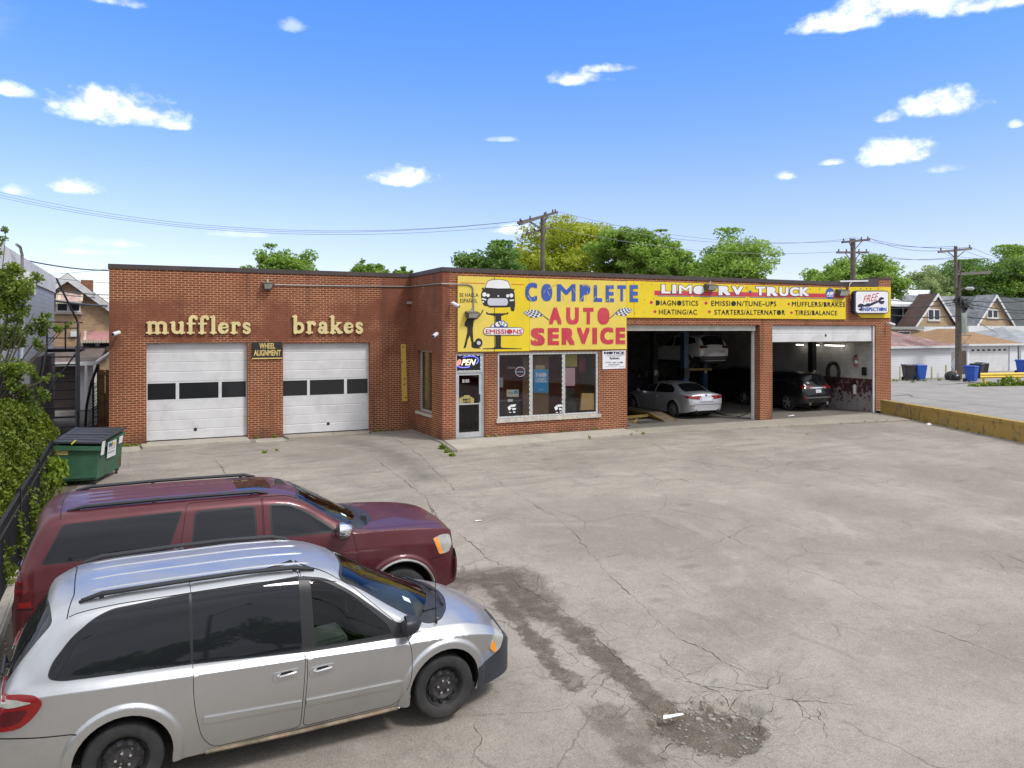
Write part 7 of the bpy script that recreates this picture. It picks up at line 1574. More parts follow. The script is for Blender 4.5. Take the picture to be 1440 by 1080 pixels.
M_tanpale = brick_mat('pale_tan_brick', c1=(.44, .315, .19), c2=(.36, .25, .145), mortar=(.46, .38, .28), smear=False)
def garage(x0, x1, y, zt, ridge, depth, roofm, label, door=None):
    root = thing('garage', label, 'garage', ((x0+x1)/2, y, AZ)); mb = MB()
    if door: wall_grid(mb, (x0, x1, AZ-.2, zt), [door], .15, lambda u, d, z: (u, y+d, z)); mb.box(x0, x0+.15, y+.15, y+depth, AZ-.2, zt); mb.box(x1-.15, x1, y+.15, y+depth, AZ-.2, zt)
    else: mb.box(x0, x1, y, y+depth, AZ-.2, zt)
    mb.build('wall', M_wsid, root); e = .35; A, B, C, D = (x0-e, y-e, zt), (x1+e, y-e, zt), (x1+e, y+depth+e, zt), (x0-e, y+depth+e, zt); hx = min(depth, x1-x0)/2; R1, R2 = ((x0+hx, y+depth/2, ridge), (x1-hx, y+depth/2, ridge)) if x1-x0 > depth else (((x0+x1)/2, y+hx, ridge), ((x0+x1)/2, y+depth-hx, ridge))
    mb = MB()
    if x1-x0 > depth: mb.raw([A, B, C, D, R1, R2], [(0, 1, 5, 4), (1, 2, 5), (2, 3, 4, 5), (3, 0, 4), (3, 2, 1, 0)])
    else: mb.raw([A, B, C, D, R1, R2], [(0, 1, 4), (1, 2, 5, 4), (2, 3, 5), (3, 0, 4, 5), (3, 2, 1, 0)])
    mb.v = [(v[0], v[1], v[2]+.05) for v in mb.v]; mb.build('roof', roofm, root)
    mb = MB(); mb.box(x0-e, x1+e, y-e-.03, y-e+.08, zt-.10, zt+.06); mb.box(x0-e-.02, x0-e+.08, y-e+.08, y+depth+e, zt-.10, zt+.06); mb.build('fascia', M_white, root)
    return root
gx0, gx1 = at_y(1238, 500, 38.5).x, at_y(1337.6, 500, 38.5).x
g1_ = garage(gx0, gx1, 38.5, 2.42, 3.72, 7.0, shingle_mat('red_brown_shingle', (.22, .10, .085), (.36, .27, .25), .6), 'white sided garage with a faded red hip roof across the alley')
hx0, hx1 = at_y(1360.5, 500, 42.0).x, at_y(1431, 500, 42.0).x; d0, d1 = at_y(1363.5, 500, 42).x, at_y(1420, 500, 42).x
g2_ = garage(hx0, hx1, 42.0, 2.42, 3.72, 8.5, shingle_mat('brown_shingle', (.27, .155, .075), (.33, .20, .10), 1), 'white garage with a brown hip roof and a white overhead door', (d0, d1, -.2, 2.25))
dd = sectional_door(d0, d1, AZ, 2.25, 42.1, 4, g2_)
mb = MB()
for k in range(7):
    cx = d0+.55+(d1-d0-1.1)*k/6; mb.raw([(cx+.21*math.cos(R_(a))*1.0, 42.085, 1.86+.17*math.sin(R_(a))) for a in range(0, 181, 20)], [range(10)])
mb.build('fan_window', glass_dark('door_glass'), dd)
M_bark = mat('weathered_pole', (.13, .11, .095), .95, var=.25, vscale=4, bump=.4, bscale=12)
mb = MB(); mb.box(hx1+.1, hx1+.5, 42.2, 42.4, 0, 2.5); tag(mb.build('gap_shade_panel', M_dark, None), 'dark panel as shade in the gap right of the brown roofed garage', 'post')  # dark panel added to stand for the shade in the gap beside the garage
g3x = at_y(1436, 500, 43.5).x; garage(g3x, g3x+9, 43.5, 2.45, 3.9, 9, shingle_mat('grey_shingle_low', (.24, .25, .26), (.36, .38, .39), 1), 'garage with a light grey roof cut by the right edge of the view')
# gap between the garages: lattice gate and dark fence
mb = MB(); lx0, lx1 = gx1+.3, hx0-.3
for k in range(-8, 14):
    for s in (1, -1):
        xa = lx0+.22*k; pa, pb = (xa, 40.0, .2), (xa+s*1.7, 40.0, 1.9)
        if lx0-.1 < min(pa[0], pb[0]) and max(pa[0], pb[0]) < lx0+2.6: mb.beam(pa, pb, .03, .03)
tag(mb.build('lattice_fence', mat('lattice_brown', (.16, .11, .08), .8), None), 'brown lattice fence in the gap between the two garages', 'fence')
mb = MB(); mb.box(at_y(1352, 500, 40.5).x, at_y(1359, 500, 40.5).x, 40.5, 40.6, 0, 2.0); tag(mb.build('board_fence', mat('dark_board', (.07, .045, .03), .85, var=.3), None), 'dark board fence between the lattice and the brown roofed garage', 'fence')
M_vinylw = mat('window_white', (.68, .68, .67), .5, var=.05)
def win_px(parent, Y, px0, py0, px1, py1, n=2, m=None):
    a, b = at_y(px0, py1, Y), at_y(px1, py0, Y); x0, x1, z0, z1 = a.x, b.x, a.z, b.z; wv = (x1-x0)/n; f = min(.10, wv*.12); mb = MB()
    wall_grid(mb, (x0, x1, z0, z1), [(x0+wv*i+f, x0+wv*(i+1)-f, z0+f, z1-f) for i in range(n)], .10, lambda u, d, z: (u, Y-.06+d, z)); fr = mb.build('window', M_vinylw, parent)
    mb = MB(); [mb.box(x0+wv*i+f, x0+wv*(i+1)-f, Y-.02, Y-.012, z0+f, z1-f) for i in range(n)]; mb.build('pane', m or glass_dark('house_glass', (.03, .035, .045), .08), fr); mb = MB(); mb.box(x0-.08, x1+.08, Y-.16, Y-.05, z0-.12, z0-.003); mb.build('sill', M_stone, fr); return fr
def bungalow(apex, left, right, base_py, Y, wallm, roofm, label, roof_to, wing=2.5, win=None, leftm=None):
    """front gable plus a roof behind it with its ridge along the street"""
    A, L, Rr = at_y(*apex, Y), at_y(*left, Y), at_y(*right, Y); root = thing('bungalow', label, 'house', (A.x, Y, 0)); ez = (L.z+Rr.z)/2
    mb = MB(); mb.hexa([(L.x+.15, Y, -.1), (Rr.x-.15, Y, -.1), (Rr.x-.15, Y+9, -.1), (L.x+.15, Y+9, -.1)], [(L.x+.15, Y, ez), (Rr.x-.15, Y, ez), (Rr.x-.15, Y+9, ez), (L.x+.15, Y+9, ez)])
    mb.raw([(L.x+.15, Y, ez), (Rr.x-.15, Y, ez), (A.x, Y, A.z-.15)], [(0, 1, 2)]); mb.build('wall', wallm, root)
    mb = MB()
    for P in (L, Rr):
        s = 1 if P is Rr else -1; mb.raw([(A.x, Y-.4, A.z), (P.x+s*.2, Y-.4, ez-.25), (P.x+s*.2, Y+wing, ez-.25), (A.x, Y+wing, A.z)]+[(A.x, Y-.4, A.z-.16), (P.x+s*.2, Y-.4, ez-.41), (P.x+s*.2, Y+wing, ez-.41), (A.x, Y+wing, A.z-.16)], [(0, 1, 2, 3), (7, 6, 5, 4), (0, 4, 5, 1), (1, 5, 6, 2), (2, 6, 7, 3)])
    mb.build('gable_roof', leftm or roofm, root)
    mb = MB()
    for P in (L, Rr):
        d = (Vector((P.x, 0, ez))-Vector((A.x, 0, A.z))); mb.hexa([(A.x, Y-.46, A.z-.36), (A.x, Y-.41, A.z-.36), (P.x, Y-.41, ez-.36), (P.x, Y-.46, ez-.36)], [(A.x, Y-.46, A.z+.02), (A.x, Y-.41, A.z+.02), (P.x, Y-.41, ez-.03), (P.x, Y-.46, ez-.03)])
    mb.build('rake_board', M_white, root)
    x1 = at_y(roof_to, 430, Y+4).x; zr = A.z-.02; mb = MB(); mb.raw([(A.x-1, Y+4.2, zr), (x1, Y+4.2, zr), (x1, Y+.3, ez-.45), (A.x-1, Y+.3, ez-.45), (x1, Y+8.2, ez-.4), (A.x-1, Y+8.2, ez-.4)], [(3, 2, 1, 0), (0, 1, 4, 5)]); mb.build('main_roof', roofm, root)
    mb = MB(); mb.box(Rr.x, x1-.3, Y+.5, Y+8, -.1, ez-.5); mb.build('side_wall', wallm, root)
    if win: win_px(root, Y, *win)
    return root
M_shgrey = shingle_mat('grey_shingle', (.16, .165, .18), (.27, .28, .30), 1.2); M_shdark = shingle_mat('dark_green_shingle', (.055, .065, .065), (.085, .095, .095), .8); M_shbrown = shingle_mat('dark_brown_shingle', (.075, .045, .035), (.10, .06, .05), .8)
b1 = bungalow((1314.7, 412.6), (1283, 458.7), (1344, 458.7), 480, 62, M_tanpale, M_shgrey, 'tan brick bungalow with a brown roofed gable behind the red roofed garage', 1400, 2.2, (1304.5, 435, 1321.4, 450.5, 2), M_shbrown)
b2 = bungalow((1397.4, 414.3), (1369, 458), (1423.5, 457.8), 480, 61, M_tanpale, M_shdark, 'tan brick bungalow with a dark roof behind the brown roofed garage', 1560, 2.2, (1388, 435.5, 1403, 447.5, 2), M_shgrey)
def px_box(parent, name, m, Y, depth, px0, py0, px1, py1):
    a, b = at_y(px0, py1, Y), at_y(px1, py0, Y); mb = MB(); mb.box(a.x, b.x, Y, Y+depth, a.z, b.z); return mb.build(name, m, parent, bevel=.02)
px_box(b1, 'porch_roof', M_white, 58.0, 3.0, 1290, 459.5, 1346, 471); px_box(b1, 'porch_wall', M_tanpale, 58.3, 2.4, 1302, 471.5, 1330, 520)
px_box(b2, 'porch_roof', M_white, 57.5, 3.0, 1362, 458.5, 1445, 467); px_box(b2, 'porch_wall', M_tanpale, 57.9, 2.4, 1408, 468, 1445, 520); win_px(b2, 57.9, 1416, 469, 1434, 476, 3)
px_box(b2, 'awning', M_white, 54.5, 3.0, 1350, 470, 1405, 476)
hw_ = thing('house', 'grey house with a flat white roof left of the bungalows', 'house', (70, 66, 0))
px_box(hw_, 'wall', siding_mat('pale_grey_siding', (.36, .37, .39), .2), 66, 6, 1262, 432, 1292, 520); px_box(hw_, 'dark_wall', mat('slate_blue_wall', (.06, .075, .10), .7), 65.7, .25, 1246, 430, 1269, 520)
a, b = at_y(1240, 431, 64.5), at_y(1296, 431, 64.5); c, d = at_y(1240, 411, 70), at_y(1308, 411, 70); mb = MB(); mb.hexa([a, b, d, c], [a+Vector((0, 0, .3)), b+Vector((0, 0, .3)), d+Vector((0, 0, .3)), c+Vector((0, 0, .3))]); mb.build('roof', M_white, hw_)
mb = MB(); mb.beam(at_y(1270, 432, 65.2), at_y(1270, 470, 65.2), .12, .12); mb.build('downpipe', M_white, hw_)
px_box(hw_, 'annex_roof', mat('grey_felt', (.30, .30, .29), .8), 56.5, 4, 1240, 459.5, 1300, 463); px_box(hw_, 'annex', M_tanpale, 57, 3, 1240, 464, 1299, 520); win_px(hw_, 57, 1262, 465.5, 1280, 471, 1)
# wheeled bins
M_bb = mat('bin_blue', (.02, .085, .42), .45, var=.1); M_bk = mat('bin_black', (.025, .024, .025), .5, var=.15)
def bin_(px, py, m, yaw, label):
    p = at_z(px, py, AZ); root = thing('wheeled_bin', label, 'bin', p, yaw, 'wheeled bins along the alley'); mb = MB(); mb.hexa([(-.23, -.27, .06), (.23, -.27, .06), (.23, .25, .06), (-.23, .25, .06)], [(-.31, -.38, 1.02), (.31, -.38, 1.02), (.31, .36, 1.02), (-.31, .36, 1.02)]); mb.build('tub', m, root, bevel=.03, local=True)
    mb = MB(); mb.hexa([(-.34, -.42, 1.02), (.34, -.42, 1.02), (.34, .40, 1.02), (-.34, .40, 1.02)], [(-.30, -.36, 1.11), (.30, -.36, 1.11), (.30, .40, 1.13), (-.30, .40, 1.13)]); mb.build('lid', m, root, bevel=.025, local=True)
    for sx in (-.27, .27): mb = MB(); mb.lathe([(.13, -.04), (.13, .04)], (sx, .30, .13), 'x', 14); mb.build('wheel', M_black, root, local=True)
    mb = MB(); mb.tube([(-.25, .42, 1.0), (-.25, .48, 1.0), (.25, .48, 1.0), (.25, .42, 1.0)], .02, 6); mb.build('handle', m, root, local=True); return root
bin_(1277.5, 535, M_bk, 1.2, 'black wheeled bin against the white garage siding left of a blue one'); bin_(1293.5, 535, M_bb, 1.2, 'blue wheeled bin against the white garage siding right of the black one')
bin_(1366, 537, M_bb, .1, 'blue wheeled bin standing nearest right of the utility pole'); bin_(1381, 531, M_bk, -.3, 'black wheeled bin behind the blue one right of the utility pole'); bin_(1374, 533, M_bk, .2, 'dark wheeled bin wedged between the blue bin and the black bin by the pole')
bin_(1437, 525, M_bb, 0, 'blue wheeled bin cut by the right edge of the view')
for k, (px, py, h) in enumerate(((1266, 535.5, 1.05), (1310.5, 534, .95), (1330.5, 531, .95))):
    p = at_z(px, py, AZ); mb = MB(); mb.lathe([(.075, 0), (.075, h-.03), (.05, h)], p, 'z', 12); tag(mb.build('bollard', mat('pale_yellow_post', (.50, .46, .30), .7), None, smooth=True), ['pale yellow bollard left of the black bin by the garage', 'pale yellow bollard in the middle of the white garage wall', 'pale yellow bollard at the right corner of the white garage'][k], 'bollard', 'bollards along the garage')
gr = thing('guard_rail', 'bright yellow steel guard rail on bent posts above weeds', 'guard rail', at_z(1383, 543, AZ)); q0 = at_z(1381, 543, AZ); q1 = at_z(1500, 541, AZ); dv = (q1-q0).normalized(); nv = Vector((-dv.y, dv.x, 0))
zr = [(.50, 0), (.58, .06), (.66, .0), (.74, .06), (.84, .0)]; mb = MB(); vs = []
for t in (-.2, 7.5):
    for z, o in zr: p = q0+dv*t; vs.append((p.x-nv.x*(o+.06), p.y-nv.y*(o+.06), AZ+z))
M_yrail = mat('rail_yellow', (.72, .50, .03), .5, var=.1, dirt=(.4, .3, .1)); mb.raw(vs, [(i, i+1, 6+i, 5+i) for i in range(4)]); mb.build('beam', M_yrail, gr)
for t in (0.05, 2.6, 5.4): p = q0+dv*t; mb = MB(); mb.beam((p.x+.25, p.y, AZ), (p.x, p.y, AZ+.70), .14, .10); mb.build('post', M_yrail, gr)

# ------------------------------------------------------------------ poles and wires
def pole(name, label, px, D, top_py, r0, r1, arms, zb=0.0, extra=None):
    b = at_d(px, HOR, D); root = thing(name, label, 'utility pole', (b.x, b.y, zb)); zt = at_d(px, top_py, D).z; mb = MB(); mb.tube([(b.x, b.y, zb), (b.x, b.y, zt*.5), (b.x, b.y, zt)], [r0, (r0+r1)/2, r1], 12); mb.build('shaft', M_bark, root, smooth=True)
    for (p0, p1, wv) in arms:
        a, c = at_d(*p0[:2], D-(p0[2] if len(p0) > 2 else 0)), at_d(*p1[:2], D-(p1[2] if len(p1) > 2 else 0)); mb = MB(); mb.beam(a, c, wv, wv*1.2); o = mb.build('crossarm', M_bark, root); m_ = (a+c)/2
        mb = MB(); 
        for t in (.06, .30, .70, .94): e = a.lerp(c, t); mb.lathe([(.05, 0), (.07, .06), (.04, .10), (.06, .16), (.03, .22)], (e.x, e.y, e.z+wv*.5), 'z', 8)
        mb.build('insulator', mat('insulator_brown', (.05, .035, .03), .3), root)
        mb = MB(); bz0 = Vector((b.x, b.y, m_.z-.85)); 
        for t in (.25, .75): mb.beam(a.lerp(c, t), bz0, .05, .05)
        mb.build('brace', M_bark, root)
    return root
pole('utility_pole', 'grey utility pole with a slanting double crossarm behind the yellow sign', 763, 57, 304, .20, .16, [((728, 313.5, 1.5), (784, 298.5, -1.5), .14), ((730, 315.5, 1.9), (780, 299, -1.1), .14), ((740, 329, 1), (777, 319.6, -1), .12)])
pole('utility_pole', 'grey utility pole with two crossarms behind the right end of the shop', 1199.5, 62, 336, .24, .19, [((1184, 340.7, .8), (1222.7, 337, -.8), .14), ((1176.7, 355, .8), (1221, 355, -.8), .13)])
p3 = pole('utility_pole', 'weathered utility pole standing by the blue bin in the alley', 1347.5, 56, 369, .215, .165, [], AZ)
D3 = 56.0; b3 = at_d(1347.5, HOR, D3); mb = MB(); x3 = at_d(1343.8, 300, D3-.3); mb.tube([(x3.x, x3.y, at_d(0, 405, D3).z), (x3.x, x3.y, at_d(0, 347, D3).z)], [.13, .11], 10); mb.build('top_extension', M_bark, p3, smooth=True)
for (q0_, q1_, wv) in (((1319.5, 354.4, .6), (1366, 349.7, -.2), .14), ((1344, 385.5, .3), (1392, 383, .3), .16)):
    a, c = at_d(q0_[0], q0_[1], D3-q0_[2]), at_d(q1_[0], q1_[1], D3-q1_[2]); mb = MB(); mb.beam(a, c, wv, wv*1.15); mb.build('crossarm', mat('pale_arm', (.20, .18, .16), .9), p3)
    mb = MB(); [mb.lathe([(.05, 0), (.07, .06), (.04, .10), (.06, .16), (.03, .22)], a.lerp(c, t)+Vector((0, 0, .08)), 'z', 8) for t in (.08, .55, .95)]; mb.build('insulator', mat('insulator_brown', (.05, .035, .03), .3), p3)
mb = MB(); [mb.beam(at_d(1332 if k < 0 else 1356, 353.5, D3), at_d(1344, 363, D3-.1), .05, .05) for k in (-1, 1)]; mb.build('brace', M_bark, p3)
mb = MB(); a = at_d(1356, 469, D3-.55); c = at_d(1356, 440, D3-.55); mb.tube([a, a+Vector((0, 0, .08)), c-Vector((0, 0, .1)), c], [.14, .175, .175, .14], 14); mb.build('transformer', mat('transformer_green', (.36, .42, .36), .5), p3, smooth=True)
mb = MB(); mb.beam(at_d(1349, 471, D3-.3), at_d(1366, 471.5, D3-.6), .10, .06); mb.beam(at_d(1352, 486, D3-.3), at_d(1366, 471, D3-.4), .03, .03); mb.build('bracket', M_pipe, p3)
mb = MB(); mb.tube([at_d(1349, 412, D3-.2), at_d(1352, 406.5, D3-.5), at_d(1358, 405.5, D3-.8)], .03, 6); mb.build('lamp_arm', M_pipe, p3); mb = MB(); a, c = at_d(1357, 405.5, D3-.8), at_d(1370, 406, D3-1.0); mb.tube([a, a.lerp(c, .3), a.lerp(c, .8), c], [.05, .12, .14, .05], 10); mb.build('lamp_head', mat('lamp_head_pale', (.45, .48, .48), .5), p3, smooth=True)
mb = MB(); mb.tube([at_d(1351, 380, D3-.4), at_d(1351, 440, D3-.4), at_d(1352, 533, D3-.3)], .035, 6); mb.build('cable_riser', M_bark, p3)
mb = MB(); rh = random.Random(8)
for k in range(16):
    a = at_d(1348+rh.uniform(-6, 2), 421+rh.uniform(-6, 8), D3-.3); c = at_d(1352+rh.uniform(0, 26), 424+rh.uniform(-6, 12), D3-.3+rh.uniform(-.3, .3)); mb.tube([a, (a+c)/2+Vector((0, 0, rh.uniform(-.25, .1))), c], .03, 5)
mb.build('cable_tangle', M_rubber, p3)
M_wire = mat('wire', (.06, .065, .075), .6, var=0); M_wirep = mat('wire_pale', (.22, .24, .26), .6, var=0)
def wire(a, b, sag, r, label, m=None, group='overhead wires'):
    mb = MB(); mb.tube([Vector(a).lerp(Vector(b), t/20)-Vector((0, 0, sag*4*(t/20)*(1-t/20))) for t in range(21)], r, 5); return tag(mb.build('wire', m or M_wire, None), label, 'wire', group)
LT = 'thin wire sagging from the left to the pole behind the yellow sign'
wire(at_d(-60, 255, 62), at_d(728, 311, 55.6), 2.0, .016, LT, M_wirep); wire(at_d(-60, 259, 63), at_d(745, 309, 56.2), 2.15, .016, LT, M_wirep); wire(at_d(-60, 263, 64), at_d(738, 316, 56.4), 2.0, .016, LT, M_wirep)
RT = 'thin wire between the two poles standing behind the shop roof'
wire(at_d(786, 298, 58.5), at_d(1186, 339, 61.2), .9, .016, RT, M_wirep); wire(at_d(778, 304, 58.2), at_d(1200, 335, 62), 1.1, .016, RT, M_wirep); wire(at_d(777, 320, 58), at_d(1178, 354, 61.3), .8, .016, RT, M_wirep)
RR = 'thin wire between the pole at the end of the shop and the alley pole'
for a, b in (((1222, 334.5, 62.5), (1319.5, 352.5, 55.5)), ((1199.5, 334, 62), (1343.5, 346, 56)), ((1221, 335, 62.5), (1366, 347.5, 56.2)), ((1221, 354, 62.5), (1344, 363, 56)), ((1204, 356, 62), (1345, 361, 56))): wire(at_d(*a), at_d(*b), .35, .014, RR)
LR = 'thin wire running off the alley pole to the right'
for a, b in (((1366, 348, 56.2), (1475, 372, 45)), ((1343.8, 347, 56), (1480, 380, 45)), ((1345, 361, 56), (1480, 356, 70)), ((1320, 353, 55.5), (1470, 392, 48))): wire(at_d(*a), at_d(*b), .3, .012, LR)
LH = 'black cable strung low across the bungalows to the alley pole'
for y0, y1, y2, r in ((438, 444, 447, .04), (418, 421, 421, .03), (432, 424, 437, .03), (427, 428, 441, .02)): wire(at_d(1225, y0, 58), at_d(1347, y1, 55.8), .25, r, LH); wire(at_d(1347, y1, 55.8), at_d(1470, y2, 52), .2, r, LH)
wire(at_d(1349, 394, 55.7), at_d(1470, 430, 50), .2, .025, 'dark cable dropping from the middle of the alley pole to the right'); wire(at_d(1352, 436, 55.7), at_d(1400, 467, 55.0), .1, .02, 'dark service cable dropping from the alley pole to the white porch roof')
LL = 'dark cable crossing in front of the tan brick house at the left'
wire(at_d(-20, 352, 30), at_d(200, 378, 42), .35, .030, LL); wire(at_d(60, 403, 36), at_d(190, 413, 44), .2, .026, LL); wire(at_d(60, 420, 34), at_d(190, 429, 44), .15, .050, LL); wire(at_d(60, 411, 36), at_d(190, 419.5, 44), .1, .018, LL); wire(at_d(40, 386, 36), at_d(190, 399, 44), .1, .012, LL); wire(at_d(70, 386, 60), at_d(160, 377, 60), .05, .014, LL, M_wirep)
wire(at_d(-10, 362, 29), at_d(80, 398, 34), .05, .025, 'dark cable running along the parapet of the blue grey building')

# ------------------------------------------------------------------ the left side
bl_ = thing('side_building', 'tall blue grey sided building with a pale parapet at the left edge', 'building', (-6, 30, 0)); bx_1 = -3.3
mb = MB(); mb.box(-12, bx_1, 22.5, 38.0, -.2, 5.22); mb.build('wall', M_gsid, bl_); mb = MB(); mb.box(-12.05, bx_1+.05, 22.4, 38.06, 5.22, 5.90); mb.build('parapet', mat('pale_parapet', (.60, .615, .625), .7, var=.12), bl_, bevel=.01)
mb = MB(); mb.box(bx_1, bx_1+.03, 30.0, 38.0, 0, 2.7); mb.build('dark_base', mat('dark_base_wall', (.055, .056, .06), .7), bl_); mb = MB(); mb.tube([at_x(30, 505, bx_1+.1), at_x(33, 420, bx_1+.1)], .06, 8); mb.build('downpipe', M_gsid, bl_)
p = at_x(34, 376, bx_1+.25); mb = MB(); mb.box(bx_1+.05, bx_1+.45, p.y-.5, p.y+.9, p.z-.8, p.z-.15); mb.build('roof_unit', M_vinylw, bl_, bevel=.03); mb = MB(); mb.tube([(bx_1+.2, p.y, p.z-.15), (bx_1+.2, p.y, p.z+.35), (bx_1+.2, p.y-.4, p.z+.55), (bx_1+.2, p.y-1.1, p.z+.55)], .04, 8); mb.build('vent_pipe', M_pipe, bl_, smooth=True)
# iron stair
fe = thing('iron_stair', 'black iron stair climbing beside the blue grey building', 'stair', (-2.6, 31, 0)); xa, xb = -3.15, -1.95; M_iron = mat('black_iron', (.012, .013, .018), .5, metal=.2, var=.1)
s0, s1 = at_x(115, 604, -1.75), at_x(103, 500, -2.25); mb = MB(); NS = 11
for k in range(NS):
    t = k/(NS-1); y = 28.9+4.6*t; z = .15+2.75*t; mb.box(xa, xb+.1-.3*t, y, y+.28, z, z+.045)
mb.build('tread', M_iron, fe)
mb = MB(); mb.beam((xb+.12, 28.7, -.05), (xb-.20, 33.6, 2.95), .15, .26); mb.beam((xa, 28.7, -.05), (xa, 33.6, 2.95), .05, .26); mb.build('stringer', M_iron, fe)
mb = MB(); mb.box(xa, xb-.1, 33.6, 36.2, 2.82, 2.92); mb.build('landing', M_iron, fe)
mb = MB()
for z in (3.35, 3.72, 3.95): mb.tube([(xa, 33.6, z), (xb-.2, 33.6, z)], .025, 6)
for x in (xa, (xa+xb)/2, xb-.2): mb.tube([(x, 33.6, 2.9), (x, 33.6, 3.95)], .03, 6)
mb.tube([(xb-.2, 33.6, 3.95), (xb-.15, 33.2, 3.9), (xb+.12, 28.8, 1.0), (xb+.12, 28.8, .0)], .035, 6); mb.tube([(xb-.2, 33.6, 3.95), (xb-.2, 36.2, 3.95)], .03, 6); mb.tube([(xa+.3, 33.6, 5.6), (xb-.2, 33.7, 3.95)], .04, 6); mb.tube([(xa, 30.0, 1.0), (xb-.25, 33.2, 2.75)], .03, 6); mb.build('handrail', M_iron, fe)
# tan brick house behind
th = thing('brick_house', 'tan brick gabled house with striped metal awnings behind the stair', 'house', (-2, 46, 0)); A = at_y(95.8, 386, 46); Rt = at_y(175, 447, 46); Lx = A.x-(Rt.x-A.x)
mb = MB(); mb.hexa([(Lx, 46, -.2), (Rt.x, 46, -.2), (Rt.x, 58, -.2), (Lx, 58, -.2)], [(Lx, 46, Rt.z), (Rt.x, 46, Rt.z), (Rt.x, 58, Rt.z), (Lx, 58, Rt.z)]); mb.raw([(Lx, 46, Rt.z), (Rt.x, 46, Rt.z), (A.x, 46, A.z-.1), (Lx, 58, Rt.z), (Rt.x, 58, Rt.z), (A.x, 58, A.z-.1)], [(0, 1, 2), (3, 4, 5)]); mb.build('wall', M_tanbrick, th)
mb = MB()
for s in (-1, 1):
    ex = A.x+s*(Rt.x-A.x+.4); ez = A.z-(A.z-Rt.z)*1.09; mb.raw([(A.x, 45.6, A.z+.06), (ex, 45.6, ez+.06), (ex, 58, ez+.06), (A.x, 58, A.z+.06), (A.x, 45.6, A.z-.1), (ex, 45.6, ez-.1), (ex, 58, ez-.1), (A.x, 58, A.z-.1)], [(0, 1, 2, 3), (7, 6, 5, 4), (0, 4, 5, 1), (1, 5, 6, 2)])
mb.build('roof', M_shbrown, th)
mb = MB()
for s in (-1, 1):
    ex = A.x+s*(Rt.x-A.x+.4); ez = A.z-(A.z-Rt.z)*1.09; mb.hexa([(A.x, 45.53, A.z-.38), (A.x, 45.58, A.z-.38), (ex, 45.58, ez-.38), (ex, 45.53, ez-.38)], [(A.x, 45.53, A.z+.02), (A.x, 45.58, A.z+.02), (ex, 45.58, ez+.02), (ex, 45.53, ez+.02)])
mb.build('rake_board', M_white, th); mb = MB(); c = at_y(122, 401, 50); mb.box(c.x-.3, c.x+.3, 50, 50.6, c.z-1, c.z+.3); mb.build('chimney', M_brick, th)
win_px(th, 46, 79, 424.5, 113.5, 438.5, 2); win_px(th, 46, 114, 479, 160, 490, 2)
M_aw = mat('awning_rust', (.50, .38, .33), .7, var=.2, vscale=6, dirt=(.34, .12, .10), dscale=2.5, damt=.6); M_aw2 = mat('awning_red', (.42, .22, .21), .7, var=.2, dirt=(.30, .08, .08), dscale=3, damt=.7)
for (px0, py0, px1, py1, m_) in ((78, 409, 113.5, 424.5, M_aw), (113, 466, 162, 480, M_aw2)):
    a, b = at_y(px0, py1, 45.2), at_y(px1, py0, 46); mb = MB(); x0, x1 = a.x, b.x+.1; mb.hexa([(x0, 45.2, a.z), (x1, 45.2, a.z), (x1, 45.98, a.z+.1), (x0, 45.98, a.z+.1)], [(x0, 45.2, a.z+.06), (x1, 45.2, a.z+.06), (x1, 45.98, b.z), (x0, 45.98, b.z)]); n = 14
    aw = mb.build('awning', m_, th); mb = MB()
    for i in range(n): xx = x0+(x1-x0)*i/n; mb.raw([(xx, 45.19, a.z+.05), (xx+(x1-x0)/n, 45.19, a.z+.05), (xx+(x1-x0)/n*.8, 45.19, a.z-.09), (xx+(x1-x0)/n*.2, 45.19, a.z-.09)], [(0, 1, 2, 3)])
    for f in (.08, .93): mb.hexa([(x0+(x1-x0)*f, 45.18, a.z+.03), (x0+(x1-x0)*f+.12, 45.18, a.z+.03), (x0+(x1-x0)*f+.12, 45.96, b.z-.02), (x0+(x1-x0)*f, 45.96, b.z-.02)], [(x0+(x1-x0)*f, 45.18, a.z+.09), (x0+(x1-x0)*f+.12, 45.18, a.z+.09), (x0+(x1-x0)*f+.12, 45.96, b.z+.03), (x0+(x1-x0)*f, 45.96, b.z+.03)])
    mb.build('valance', mat('awning_trim', (.55, .48, .36), .7), aw)
c = at_y(103.5, 469.5, 45.9); mb = MB(); mb.box(c.x-.14, c.x+.14, 45.85, 46, c.z-.14, c.z+.14); mb.build('meter_box', M_vinylw, th)
px0 = at_y(60, 512, 42).x; e0, e1 = at_y(138, 509.5, 42), at_y(139, 488, 46); mb = MB(); mb.hexa([(px0, 42, e0.z-.05), (e0.x, 42, e0.z-.05), (e0.x+.2, 46, e1.z-.1), (px0, 46, e1.z-.1)], [(px0, 42, e0.z+.05), (e0.x, 42, e0.z+.05), (e0.x+.2, 46, e1.z+.05), (px0, 46, e1.z+.05)]); mb.build('porch_roof', shingle_mat('porch_shingle', (.11, .085, .075), (.17, .13, .115), 1), th)
mb = MB(); mb.box(px0, e0.x, 41.86, 42.0, e0.z-.14, e0.z+.04); mb.tube([(e0.x-.05, 41.95, e0.z), (e0.x+.6, 41.95, e0.z+.5), (e0.x+1.4, 41.95, e0.z+.75)], .09, 8); mb.tube([(e0.x-.5, 41.9, e0.z-.1), (e0.x-.5, 41.9, .0)], .06, 8); mb.build('gutter', M_vinylw, th)
